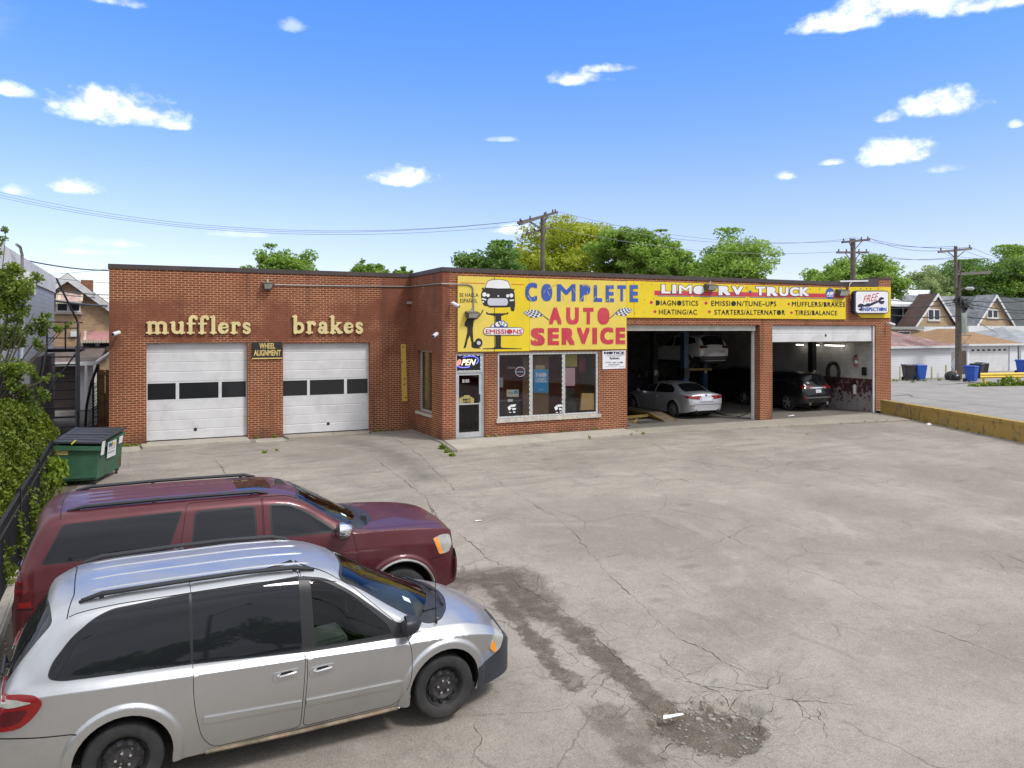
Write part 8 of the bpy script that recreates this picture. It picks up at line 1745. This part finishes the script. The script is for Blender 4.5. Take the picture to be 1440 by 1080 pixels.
mb = MB(); mb.box(at_y(107, 540, 42.6).x, at_y(131, 540, 42.6).x, 42.6, 46, -.2, e0.z-.1); mb.build('porch_wall', siding_mat('pale_siding', (.80, .80, .78), .24), th); mb = MB(); mb.box(px0, at_y(107, 540, 42.7).x, 43.2, 43.3, -.2, e0.z-.1); mb.build('porch_back', mat('brown_shade_wall', (.12, .095, .08), .8), th)
mb = MB(); q = at_y(107, 578, 40).x; mb.box(px0, q, 39.9, 40.0, -.2, at_y(90, 578, 40).z); tag(mb.build('low_white_wall', mat('dirty_white_wall', (.52, .50, .45), .8, var=.1), None), 'low off white wall seen between the stair treads', 'wall')
# things wedged beside the shop's left end
wf_ = thing('wooden_fence', 'brown wooden fence panel beside the left end of the shop', 'fence', (-1, 33, 0)); a, b = at_y(138, 565, 33), at_y(153, 520, 33); mb = MB(); n = 5
for i in range(n): x0 = a.x+(-.885+.6-a.x)*i/n; mb.box(x0+.01, x0+(-.285-a.x)/n-.01, 33, 33.03, 0, b.z)
mb.build('board', mat('orange_wood', (.22, .115, .045), .85, var=.25), wf_); mb = MB(); mb.box(a.x, -.4, 32.97, 33.0, b.z-.2, b.z-.08); mb.box(a.x, -.4, 32.97, 33, .4, .52); mb.build('rail', mat('orange_wood', (.22, .115, .045)), wf_)
gt = thing('chain_gate', 'bent chain link gate with grey rails left of the shop', 'gate', (-1.3, 30, 0)); mb = MB(); pts = [at_d(120, 600, 30.5), at_d(122, 570, 30.5), at_d(128, 540, 30.5), at_d(138, 512, 30.5), at_d(139, 600, 30.5)]; mb.tube(pts[:4], .05, 6); mb.tube(pts[3:], .05, 6); mb.tube([at_d(118, 603, 30.5), at_d(139, 598, 30.5)], .04, 6); mb.tube([at_d(131, 530, 30.5), at_d(131, 600, 30.5)], .035, 6); mb.build('frame', mat('dull_steel', (.06, .055, .05), .6, metal=.3), gt)
mb = MB(); rh = random.Random(12)
for k in range(26): y = 545+2.1*k; mb.tube([at_d(124, y, 30.5), at_d(138, y-8+rh.uniform(-1, 1), 30.5)], .012, 4)
mb.build('mesh_wire', mat('mesh_wire', (.10, .085, .07), .7), gt)
mb = MB(); a, b = at_d(136, 602, 29.3), at_d(152, 556, 29.3); mb.hexa([(a.x, a.y-.1, 0), (b.x, a.y-.1, 0), (b.x, a.y+.1, 0), (a.x, a.y+.1, 0)], [(a.x+.1, a.y+.2, b.z), (b.x, a.y+.2, b.z+.1), (b.x, a.y+.35, b.z+.1), (a.x+.1, a.y+.35, b.z)]); tag(mb.build('panel', mat('dark_tarp', (.035, .03, .022), .8, var=.3), None), 'dark dirty panel leaning beside the left end of the shop', 'panel')
# dumpster
dA, dB, dC = Vector((-1.95, 21.08, gh(21)+.12)), Vector((-.95, 21.04, gh(21)+.12)), Vector((-.45, 22.35, .12)); dD = dA+(dC-dB); tA, tB, tC, tD = at_y(72, 624, 20.95), at_y(140.5, 625, 20.95), at_y(178, 603, 22.5), at_y(106, 603, 22.6)
def green_mat():
    m, t, b = new_mat('dumpster_green'); p = t.pos(); n = t.noise(p, 3, 6, .7); s = t.add('ShaderNodeSeparateXYZ'); t.l.new(p, s.inputs[0]); n2 = t.noise(t.scale(p, (9, 9, 1.6)), 1.2, 5, .7)
    c = t.mix(t.ramp(n, .3, .7), (.024, .085, .044), (.040, .115, .062)); r = t.math('MULTIPLY', t.ramp(n2, .53, .62), t.math('MULTIPLY', t.ramp(s.outputs[2], .62, .35), t.ramp(s.outputs[0], -1.05, -.92))); c = t.mix(t.math('MULTIPLY', r, .9), c, (.085, .035, .016)); t.l.new(c, b.inputs['Base Color']); b.inputs['Roughness'].default_value = .5; t.l.new(t.bump(n, .2, .02), b.inputs['Normal']); return m
M_green = green_mat(); dm = thing('dumpster', 'green steel dumpster with black lids left of the first garage door', 'dumpster', (-1.2, 21.7, gh(21.7))); mb = MB(); mb.hexa([dA, dB, dC, dD], [tA+Vector((.04, .05, -.06)), tB+Vector((-.05, .05, -.06)), tC+Vector((-.08, -.05, -.06)), tD+Vector((.04, -.05, -.06))]); mb.build('tub', M_green, dm, bevel=.02)
mb = MB(); mb.beam(tA+Vector((0, .02, -.10)), tB+Vector((0, .02, -.10)), .08, .10); mb.beam(tB+Vector((-.03, .04, -.10)), tC+Vector((-.06, -.04, -.10)), .06, .08); mb.beam(dA+Vector((0, -.02, .10)), dB+Vector((0, -.02, .10)), .05, .06); mb.build('rim', M_green, dm)
M_lid = mat('black_lid', (.028, .028, .032), .5, var=.2, vscale=3)
for i in range(2):
    f0, f1_ = i*.5+.005, i*.5+.495; a, b, c, d = tA.lerp(tD, f0), tB.lerp(tC, f0), tB.lerp(tC, f1_), tA.lerp(tD, f1_); up = Vector((0, 0, .045)); mb = MB(); mb.hexa([a, b, c, d], [a+up, b+up, c+up, d+up])
    for g in (.3, .6, .9): p0, p1 = a.lerp(d, g)+up, b.lerp(c, g)+up; mb.beam(p0.lerp(p1, .06), p0.lerp(p1, .94), .05, .02)
    mb.build('lid', M_lid, dm, bevel=.01)
mb = MB()
for c in (dA, dB, dC, dD): q = c.lerp((dA+dC)/2, .14); mb.lathe([(.055, -.025), (.055, .025)], (q.x, q.y, gh(q.y)+.055), 'x', 10); mb.box(q.x-.05, q.x+.05, q.y-.03, q.y+.03, gh(q.y)+.08, gh(q.y)+.13)
mb.build('caster', M_dark, dm)
nrm_r = (dC-dB).cross(tB-dB).normalized(); nrm_r = nrm_r if nrm_r.y < 0 or nrm_r.x > 0 else -nrm_r
def at_plane(px, py, p0, n): d = pix_dir(px, py); o = Vector((0, 0, CAM_H)); t = (p0-o).dot(n)/d.dot(n); return o+d*t
def DP(X, Y, off=.012): return at_plane(60+X/9, 580+Y/9, dB+nrm_r*off, nrm_r)
def dquad(name, pts, m, off=.012, pr=None): mb = MB(); mb.face([DP(*p, off) for p in pts]); return mb.build(name, m, pr or dm)
M_stk = mat('sticker_white', (.66, .67, .68), .5, var=.06, dirt=(.4, .38, .35))
dquad('sticker', [(733, 545), (776, 530), (795, 355), (755, 372)], M_stk); s2 = dquad('logo_plate', [(812, 585), (922, 535), (936, 335), (828, 382)], M_stk); dquad('sticker', [(963, 396), (1006, 376), (1020, 287), (972, 308)], M_stk)
mb = MB(); q = [DP(836, 452, .018), DP(884, 438, .018), DP(888, 370, .018), DP(838, 388, .018)]; text_into(mb, 'W', lambda u, v: q[0].lerp(q[1], u).lerp(q[3].lerp(q[2], u), v), .05); mb.build('logo_letter', mat('logo_blue', (.01, .10, .16), .5, var=0), dm)
mb = MB(); q2 = [DP(884, 438, .018), DP(920, 428, .018), DP(924, 358, .018), DP(888, 370, .018)]; text_into(mb, 'M', lambda u, v: q2[0].lerp(q2[1], u).lerp(q2[3].lerp(q2[2], u), v), .05); mb.build('logo_letter', mat('logo_gold', (.60, .45, .16), .5, var=0), dm)
for y0, x0, x1 in ((470, 836, 915), (505, 826, 915), (518, 826, 905)): dquad('small_print', [(x0, y0+6), (x1, y0-28), (x1, y0-34), (x0, y0)], mat('print_grey', (.25, .28, .34), .6), .018)
mb = MB(); P_ = lambda X, Y: at_y(60+X/9, 580+Y/9, 21.0); mb.hexa([P_(155, 538), P_(322, 538), P_(322, 538)+Vector((0, .012, 0)), P_(155, 538)+Vector((0, .012, 0))], [P_(155, 455), P_(322, 455), P_(322, 455)+Vector((0, .012, 0)), P_(155, 455)+Vector((0, .012, 0))]); mb.build('warning_sticker', mat('sticker_yellow', (.52, .44, .16), .6, dirt=(.25, .2, .1), dscale=8), dm)
mb = MB(); a_ = P_(365, 400)+Vector((0, -.03, 0)); b_2 = P_(418, 350)+Vector((0, -.03, 0)); mb.beam(a_, b_2, .03, .03); mb.build('yellow_strap', mat('strap_yellow', (.75, .65, .03), .5, var=0), dm)
# iron fence by the hedge
fc = thing('iron_fence', 'black iron picket fence running beside the hedge', 'fence', (-1.8, 15, gh(15))); fx = -1.80
for y in (9.8, 12.4, 15.0, 17.6, 20.2): mb = MB(); mb.box(fx-.035, fx+.035, y-.035, y+.035, gh(y)-.1, gh(y)+1.32); mb.build('post', M_iron, fc, bevel=.005)
for z in (.14, 1.05, 1.24): mb = MB(); mb.beam((fx, 9.6, gh(9.6)+z), (fx, 20.2, gh(20.2)+z), .035, .045); mb.build('rail', M_iron, fc)
mb = MB(); y = 9.7
while y < 20.2: mb.box(fx-.01, fx+.01, y-.01, y+.01, gh(y)+.08, gh(y)+1.22); y += .115
pk_ = mb.build('pickets', M_iron, fc); pk_['kind'] = 'stuff'
mb = MB(); mb.hexa([(-1.95, 9, -1), (-1.52, 9, -1), (-1.62, 14.4, -1), (-2.0, 14.4, -1)], [(-1.95, 9, gh(9)+.16), (-1.58, 9, gh(9)+.14), (-1.66, 14.4, gh(14.4)+.16), (-2.0, 14.4, gh(14.4)+.17)]); k_ = mb.build('kerb', concrete_mat('pale_kerb', (.40, .36, .30), (.20, .17, .13)), None, bevel=.03); k_['kind'] = 'structure'

# ------------------------------------------------------------------ the street side behind the viewpoint (mirrored in the car windows)
for k, (x, y, hgt, sx) in enumerate(((-3.5, -24, 9.5, 1), (6.5, -30, 9.0, 1), (17, -26, 9.5, -1))):
    root = thing('street_lamp', ['dark street lamp mirrored in the maroon suv rear window', 'dark street lamp mirrored in the minivan sliding door window', 'dark street lamp mirrored in the shop windows'][k], 'street lamp', (x, y, gh(y)), group='street lamps mirrored in the windows')
    mb = MB(); mb.tube([(0, 0, -.2), (0, 0, hgt)], [.15, .09], 10); mb.build('post', M_dark, root, smooth=True, local=True)
    mb = MB(); mb.tube([(0, 0, hgt-.3), (sx*1.0, 0, hgt+.25), (sx*2.2, 0, hgt+.35)], .05, 8); mb.build('arm', M_dark, root, smooth=True, local=True); mb = MB(); mb.tube([(sx*2.0, 0, hgt+.33), (sx*2.3, 0, hgt+.36), (sx*2.9, 0, hgt+.33)], [.07, .14, .06], 8); mb.build('lamp_head', M_dark, root, smooth=True, local=True)
# ------------------------------------------------------------------ trees, hedge, weeds
def leaf_mat(name, dark, light, trans=.45):
    m, t, b = new_mat(name); g = t.add('ShaderNodeNewGeometry'); n = t.noise(t.pos(), .35 if 'far' in name else 1.1, 3, .6)
    rnd_ = g.outputs['Random Per Island']; c = t.mix(t.math('ADD', t.math('MULTIPLY', rnd_, .6), t.math('MULTIPLY', t.ramp(n, .3, .7), .45), clamp=True), dark, light); t.n.remove(b); o = t.n['Material Output']
    d = t.add('ShaderNodeBsdfDiffuse'); tr = t.add('ShaderNodeBsdfTranslucent'); gl = t.add('ShaderNodeBsdfGlossy'); gl.inputs['Roughness'].default_value = .5; gl.inputs[0].default_value = (.5, .5, .5, 1)
    t.l.new(c, d.inputs[0]); t.l.new(c, tr.inputs[0]); m1 = t.add('ShaderNodeMixShader'); m1.inputs[0].default_value = trans; t.l.new(d.outputs[0], m1.inputs[1]); t.l.new(tr.outputs[0], m1.inputs[2]); m2 = t.add('ShaderNodeMixShader'); m2.inputs[0].default_value = .04; t.l.new(m1.outputs[0], m2.inputs[1]); t.l.new(gl.outputs[0], m2.inputs[2]); t.l.new(m2.outputs[0], o.inputs[0]); return m
def leaves_mesh(name, P, size, m, parent, up=.5, aspect=1.5, seed=0):
    """P: (n,3) leaf places; every leaf is a small folded blade of its own"""
    g = np.random.default_rng(seed); n = len(P); nv = g.normal(size=(n, 3)); nv[:, 2] = np.abs(nv[:, 2])+up; nv /= np.linalg.norm(nv, axis=1, keepdims=True); u = np.cross(nv, g.normal(size=(n, 3))); u /= np.linalg.norm(u, axis=1, keepdims=True)+1e-9; v = np.cross(nv, u)
    s = (size*(.6+.8*g.random(n)))[:, None]; a = u*s*aspect*.5; b = v*s*.5; V = np.empty((n, 4, 3)); V[:, 0] = P-a; V[:, 1] = P+b+nv*s*.12; V[:, 2] = P+a; V[:, 3] = P-b+nv*s*.12
    me = bpy.data.meshes.new(name); me.vertices.add(4*n); me.vertices.foreach_set('co', V.reshape(-1)); me.loops.add(4*n); me.loops.foreach_set('vertex_index', np.arange(4*n)); me.polygons.add(n); me.polygons.foreach_set('loop_start', np.arange(n)*4); me.polygons.foreach_set('loop_total', np.full(n, 4)); me.materials.append(m); me.update(); me.validate()
    o = bpy.data.objects.new(name, me); COL.objects.link(o); o.parent = parent; return o
M_trunk = mat('bark', (.075, .058, .045), .95, var=.3, vscale=3, bump=.5, bscale=15)
LM = {'mid': leaf_mat('leaf_far_mid', (0.149, 0.271, 0.038), (0.373, 0.538, 0.103)), 'dark': leaf_mat('leaf_far_dark', (0.096, 0.201, 0.038), (0.248, 0.400, 0.090)), 'yel': leaf_mat('leaf_far_yellow', (0.280, 0.359, 0.026), (0.580, 0.620, 0.083)), 'pale': leaf_mat('leaf_far_pale', (0.228, 0.333, 0.123), (0.469, 0.552, 0.248)), 'lite': leaf_mat('leaf_far_light', (0.175, 0.315, 0.049), (0.428, 0.593, 0.124))}
def tree(label, px, top, w_px, D, kind, seed, n=9000, leaf=.24, low=None, airy=.5, group='trees behind the shop'):
    g = np.random.default_rng(seed); c = at_d(px, HOR, D); zt = at_d(px, top, D).z; rw = w_px/2*D/FPX; n = int(n*2.4); leaf = leaf*.66; zlow = low if low is not None else max(1.6, zt-2.3*rw); root = thing('tree', label, 'tree', (c.x, c.y, 0), group=group); hc = (zt+zlow)/2; rz_ = (zt-zlow)/2
    # limbs
    mb = MB(); r0 = .10+zt*.018; fork = zlow+rz_*.35; mb.tube([(0, 0, -.2), (.05, .03, fork*.5), (0, 0, fork)], [r0, r0*.8, r0*.62], 8); tips = []
    nl = 13
    for k in range(nl):
        a = 2.399*k; e = g.uniform(-.15, 1.0); rr_ = math.sqrt(max(0, 1-min(1, abs(e))**2.2)); T_ = Vector((math.cos(a)*rw*rr_*.78*g.uniform(.7, 1.05), math.sin(a)*rw*rr_*.78*g.uniform(.7, 1.05), hc+rz_*e*.84)); m_ = Vector((T_.x*.4, T_.y*.4, fork+(T_.z-fork)*.55)); mb.tube([(0, 0, fork*.85), m_, T_], [r0*.42, r0*.24, r0*.07], 5); tips.append(T_)
        for j in range(2): q = m_.lerp(T_, .4)+Vector((g.normal()*rw*.2, g.normal()*rw*.2, g.uniform(0, rz_*.3))); mb.tube([m_, q], [r0*.16, r0*.05], 4); tips.append(q)
    mb.build('trunk', M_trunk, root, smooth=True, local=True)
    # clumps of leaves round the limb tips, uneven in size
    cl = []
    for T_ in tips:
        for j in range(3): cl.append((T_.x+g.normal()*rw*.16, T_.y+g.normal()*rw*.16, T_.z+g.normal()*rz_*.14, g.uniform(.14, .30)*rw))
    for k in range(10): a = g.uniform(0, 6.28); e = g.uniform(-.8, .9); q = math.sqrt(1-e*e)*.8; cl.append((math.cos(a)*rw*q, math.sin(a)*rw*q, hc+e*rz_*.85, g.uniform(.12, .26)*rw))
    wts = np.array([c_[3]**2 for c_ in cl]); wts /= wts.sum(); idx = g.choice(len(cl), n, p=wts); C = np.array(cl)[idx]; d = g.normal(size=(n, 3)); d /= np.linalg.norm(d, axis=1, keepdims=True); rad = C[:, 3]*(g.random(n)**(.45)); P = C[:, :3]+d*rad[:, None]*np.array([1, 1, .72]); P[:, 2] = np.minimum(P[:, 2], zt+.1)
    leaves_mesh('crown', P, leaf, LM[kind], root, seed=seed); return root
tree('bushy mid green tree above the roof over the brakes lettering', 395, 346, 118, 72, 'mid', 1, 9000, .30)
tree('small green treetop over the roof left of the inner corner', 519, 364, 58, 85, 'mid', 2, 5000, .30)
tree('tiny treetop just showing over the inner corner of the roof', 568, 377, 30, 90, 'mid', 33, 2500, .30)
tree('dark green round tree above the left end of the yellow sign', 695, 344, 132, 66, 'dark', 3, 11000, .28)
tree('tall yellow green tree behind the slanted utility pole', 795, 313, 178, 78, 'yel', 4, 15000, .30)
tree('bright green tree right of the yellow green one', 885, 319, 112, 72, 'mid', 5, 11000, .28)
tree('green tree with a ragged top above the word limo', 925, 326, 110, 70, 'lite', 6, 8000, .27)
tree('broad upright tree above the words rv and truck', 1030, 322, 148, 70, 'lite', 7, 11000, .28)
tree('green tree left of the pole at the end of the shop', 1165, 366, 90, 82, 'lite', 8, 7000, .30)
tree('spreading green tree behind the pole at the end of the shop', 1218, 354, 115, 86, 'mid', 9, 9000, .32)
tree('pale thin tree between the shop and the alley pole', 1305, 375, 78, 118, 'pale', 10, 6000, .30, low=3)
tree('dark dense tree behind the alley pole', 1370, 368, 150, 122, 'dark', 11, 12000, .36, low=3)
tree('tall light green tree at the right edge of the view', 1440, 346, 110, 120, 'lite', 12, 12000, .34, low=3)
tree('low green tree over the grey roofs right of the alley pole', 1335, 386, 70, 128, 'mid', 13, 5000, .36, low=3)
# arborvitae hedge
M_arb = leaf_mat('leaf_hedge', (.055, .090, .007), (.225, .285, .032), .35)
def arborvitae(x, y, h, r, seed, label):
    g = np.random.default_rng(seed); root = thing('hedge_shrub', label, 'shrub', (x, y, gh(y)), group='arborvitae shrubs of the hedge'); n = 30000; z = g.random(n)**.85; prof = np.clip(np.minimum((z+.05)*7, 1)*(1-z**2.3)**.6, .06, 1); a = g.random(n)*6.283
    bump_ = 1+.18*np.sin(5*a+9*z)+.16*np.sin(9*a-15*z+2)+.12*np.sin(17*a+26*z)+.06*np.sin(31*a-40*z); rad = r*prof*bump_*(1-.35*g.random(n)**2); P = np.stack([rad*np.cos(a), rad*np.sin(a), z*h+.04*g.normal(size=n)], 1); leaves_mesh('foliage', P, .045, M_arb, root, up=.1, aspect=1.7, seed=seed)
    mb = MB(); mb.tube([(0, 0, -.1), (0, 0, h*.8)], [.06, .02], 6); mb.build('stem', M_trunk, root, local=True); return root
for i, (x, y, h, r) in enumerate(((-2.60, 13.6, 1.95, .72), (-2.62, 15.0, 2.15, .75), (-2.60, 16.5, 2.3, .78), (-2.62, 18.1, 2.35, .80), (-2.58, 19.7, 2.2, .78), (-2.55, 21.3, 2.0, .74), (-2.6, 22.8, 1.75, .66))):
    arborvitae(x, y, h, r, 40+i, ['first arborvitae of the hedge beside the maroon suv tail', 'arborvitae behind the second fence bay counted from the street', 'arborvitae at the tall part of the hedge near its street end', 'tallest arborvitae in the middle of the hedge', 'arborvitae just before the fence end by the dumpster', 'arborvitae touching the left end of the dumpster', 'last low arborvitae behind the dumpster by the iron stair'][i])
# young tree leaning over the hedge
M_young = leaf_mat('leaf_young', (.085, .140, .014), (.280, .370, .060), .5); yt = thing('tree', 'young bright green tree rising from the hedge before the blue grey building', 'tree', (-2.95, 20.0, gh(20))); g = np.random.default_rng(77); o_ = Vector((-2.95, 20.0, gh(20))); DY = 17.2; mb = MB(); fork = Vector((0.02, 0, 1.9)); mb.tube([(0, 0, -.1), (.05, 0, 1.0), fork], [.07, .06, .05], 8); cl = []
for (px, py, r) in ((8, 328, 11), (-6, 338, 20), (22, 388, 22), (40, 408, 26), (14, 425, 36), (48, 440, 20), (5, 470, 30), (62, 462, 20), (82, 466, 12), (96, 457, 7), (28, 468, 20), (50, 480, 14), (-10, 400, 30), (16, 520, 28), (40, 515, 16), (30, 550, 28), (58, 555, 14), (10, 570, 34), (-14, 520, 34), (84, 525, 6), (68, 533, 9), (52, 535, 12)):
    q = at_d(px, py, DY+g.uniform(-.5, .5))-o_; rr_ = r*DY/FPX; mid = fork.lerp(q, .55)+Vector((0, 0, .12)); mb.tube([fork, mid, q], [.030, .018, .006], 5)
    for k in range(max(2, int(r/5))): d = g.normal(size=3)*rr_*.50; cl.append((q.x+d[0], q.y+d[1], q.z+d[2]*.8, rr_*g.uniform(.35, .6)))
mb.build('trunk', M_trunk, yt, smooth=True, local=True); wts = np.array([c_[3]**1.8 for c_ in cl]); wts /= wts.sum(); n = 15000; C = np.array(cl)[g.choice(len(cl), n, p=wts)]; d = g.normal(size=(n, 3)); d /= np.linalg.norm(d, axis=1, keepdims=True); P = C[:, :3]+d*(C[:, 3]*g.random(n)**.5)[:, None]; leaves_mesh('crown', P, .052, M_young, yt, seed=78)
# weeds
M_weed = leaf_mat('leaf_weed', (0.088, 0.166, 0.014), (0.276, 0.373, 0.041), .3)
def weeds(label, spots, size, seed, per=60, kind='weed'):
    g = np.random.default_rng(seed); Ps = []
    for (x, y, z, r, h) in spots: k = int(per*max(.4, r/.2)); a = g.random(k)*6.283; q = r*np.sqrt(g.random(k)); Ps.append(np.stack([x+q*np.cos(a), y+q*np.sin(a), z+h*g.random(k)**1.2], 1))
    o = leaves_mesh('weeds', np.concatenate(Ps), size, M_weed, None, up=-.2, aspect=2.6, seed=seed); return tag(o, label, 'weeds', kind='stuff')
c0, c1 = at_z(622, 632, -.03), at_z(636, 640, -.03); weeds('bright weeds at the corner of the office kerb', [(c0.x, c0.y, -.04, .11, .15), ((c0.x+c1.x)/2, (c0.y+c1.y)/2, -.05, .09, .08), (c1.x, c1.y, -.05, .08, .05)], .045, 1, 170)
sp = [(15.4, 22.50, .0, .05, .05), (15.92, 22.55, .0, .06, .06), (15.94, 23.0, .0, .04, .04), (13.6, 22.3, .0, .05, .09)]+[(at_z(x_, 622-.085*(x_-690), 0).x, 23.84, .04, .05, .07) for x_ in (700, 712, 745, 800, 846)]
weeds('weed tufts along the office walk', sp, .04, 2, 26)
weeds('weeds growing along the foot of the garage door wall', [(x_, 27.12, .0, .06, .07) for x_ in (-.5, -.3, -.1, 3.5, 4.1, 7.6, 7.9, 8.2)]+[(p_.x, p_.y, p_.z, .07, .05) for p_ in (gs(372, 637), gs(390, 634), gs(470, 612), gs(180, 628))], .045, 3, 40)
weeds('weeds in the joint between the apron and the asphalt', [(x_, 22.42-.0997*(x_-17.4), .0, .05, .05) for x_ in np.linspace(20, 27, 13)], .03, 4, 8)
weeds('weeds and tall grass under the yellow guard rail', [(q0.x+dv.x*t_, q0.y+dv.y*t_, AZ, .35, hh_) for t_, hh_ in ((-.6, .12), (0, .18), (.8, .22), (1.5, .4), (1.9, .62), (2.4, .42), (3, .22), (3.6, .25), (4.2, .3), (5, .25))], .085, 5, 60)
weeds('weeds along the foot of the yellow wall', [(wp(t_).x-.06, wp(t_).y, gh(wp(t_).y), .06, .06) for t_ in np.linspace(.15, 1.1, 14)], .04, 6, 10)
weeds('weeds by the bins at the garage wall', [(p_.x, p_.y, AZ, .18, .14) for p_ in (at_z(1258, 536, AZ), at_z(1284, 538, AZ), at_z(1300, 536, AZ), at_z(1322, 535, AZ), at_z(1334, 533, AZ))], .06, 7, 30)
weeds('pale weed leaning through the fence beside the dumpster', [(-1.72, 19.2, gh(19)+.5, .22, .55), (-1.6, 19.5, gh(19)+.6, .18, .35)], .065, 8, 130)
# soil, stones and leaf litter along the fence
M_soil = concrete_mat('fence_soil', (.13, .105, .078), (.05, .042, .03)); mb = MB(); ysq = [8.0+.3*k for k in range(46)]; rs_ = random.Random(2); vs = []
for y in ysq: vs += [(-2.3, y, gh(y)+.006), (-1.18+rs_.uniform(-.10, .08)-(.25 if y > 15 else 0), y, gh(y)+.006)]
mb.raw(vs, [(2*i, 2*i+1, 2*i+3, 2*i+2) for i in range(len(ysq)-1)]); so = mb.build('soil_strip', M_soil, None); so['kind'] = 'structure'
mb = MB(); rr = random.Random(31)
for k in range(420): y = rr.uniform(8.2, 16); x = rr.uniform(-2.0, -1.05); chunk(Vector((x, y, gh(y)+.01)), rr.choice((.01, .014, .018, .03)))
tag(mb.build('gravel', mat('pale_gravel', (.27, .24, .20), .9, var=.4, vscale=30), None), 'loose gravel and leaf litter along the kerb by the fence', 'gravel', kind='stuff')
# rubbish bags at the foot of the alley pole
for k, (px, py, r) in enumerate(((1337, 534, .38), (1343, 535, .33))):
    p = at_z(px, py, AZ); g = random.Random(k); bm = bmesh.new(); bmesh.ops.create_icosphere(bm, subdivisions=3, radius=r)
    for v in bm.verts: f = 1+.12*math.sin(9*v.co.x/r+k)+.10*math.sin(7*v.co.y/r+2*v.co.z/r); v.co = Vector((v.co.x*f, v.co.y*f, max(-.55*r, v.co.z*1.1)*(1.0)+.55*r))
    me = bpy.data.meshes.new('rubbish_bag'); bm.to_mesh(me); bm.free(); me.materials.append(mat('bin_bag', (.02, .02, .022), .3)); me.polygons.foreach_set('use_smooth', [True]*len(me.polygons)); o = bpy.data.objects.new('rubbish_bag', me); COL.objects.link(o); o.location = p; tag(o, ['black rubbish bag left of the alley pole', 'smaller black rubbish bag touching the foot of the alley pole'][k], 'rubbish bag')
mb = MB(); a = at_d(1346, 534, 55.0); mb.hexa([(a.x-.1, a.y, AZ), (a.x+.22, a.y, AZ), (a.x+.22, a.y+.08, AZ), (a.x-.1, a.y+.08, AZ)], [(a.x-.02, a.y+.1, AZ+.62), (a.x+.10, a.y+.1, AZ+.66), (a.x+.10, a.y+.16, AZ+.66), (a.x-.02, a.y+.16, AZ+.62)]); tag(mb.build('board_offcut', mat('raw_wood', (.42, .26, .12), .8), None), 'pale wood offcut leaning on the foot of the alley pole', 'board')

for k, (x, y, hgt, rw) in enumerate(((-16, -34, 7.5, 4.5), (-7.5, -38, 8.5, 5), (3, -42, 7.0, 4.5), (13, -40, 8.0, 5), (24, -36, 7.5, 5))):
    g = np.random.default_rng(90+k); root = thing('tree', ['first', 'second', 'third', 'fourth', 'fifth'][k]+' dark tree across the street mirrored in the vehicle windows', 'tree', (x, y, gh(y)), group='street trees mirrored in the windows'); mb = MB(); mb.tube([(0, 0, -.2), (0, 0, hgt*.6)], [.25, .12], 8); mb.build('trunk', M_trunk, root, local=True)
    n = 3500; d = g.normal(size=(n, 3)); d /= np.linalg.norm(d, axis=1, keepdims=True); cl = g.normal(size=(24, 3))*np.array([.42, .42, .32]); P = (cl[g.integers(0, 24, n)]+d*(.38*g.random(n)**.4)[:, None])*np.array([rw, rw, hgt*.42])+np.array([0, 0, hgt*.58]); P[:, 2] = np.maximum(P[:, 2], .4); leaves_mesh('crown', P, .5, LM['dark'], root, seed=k)
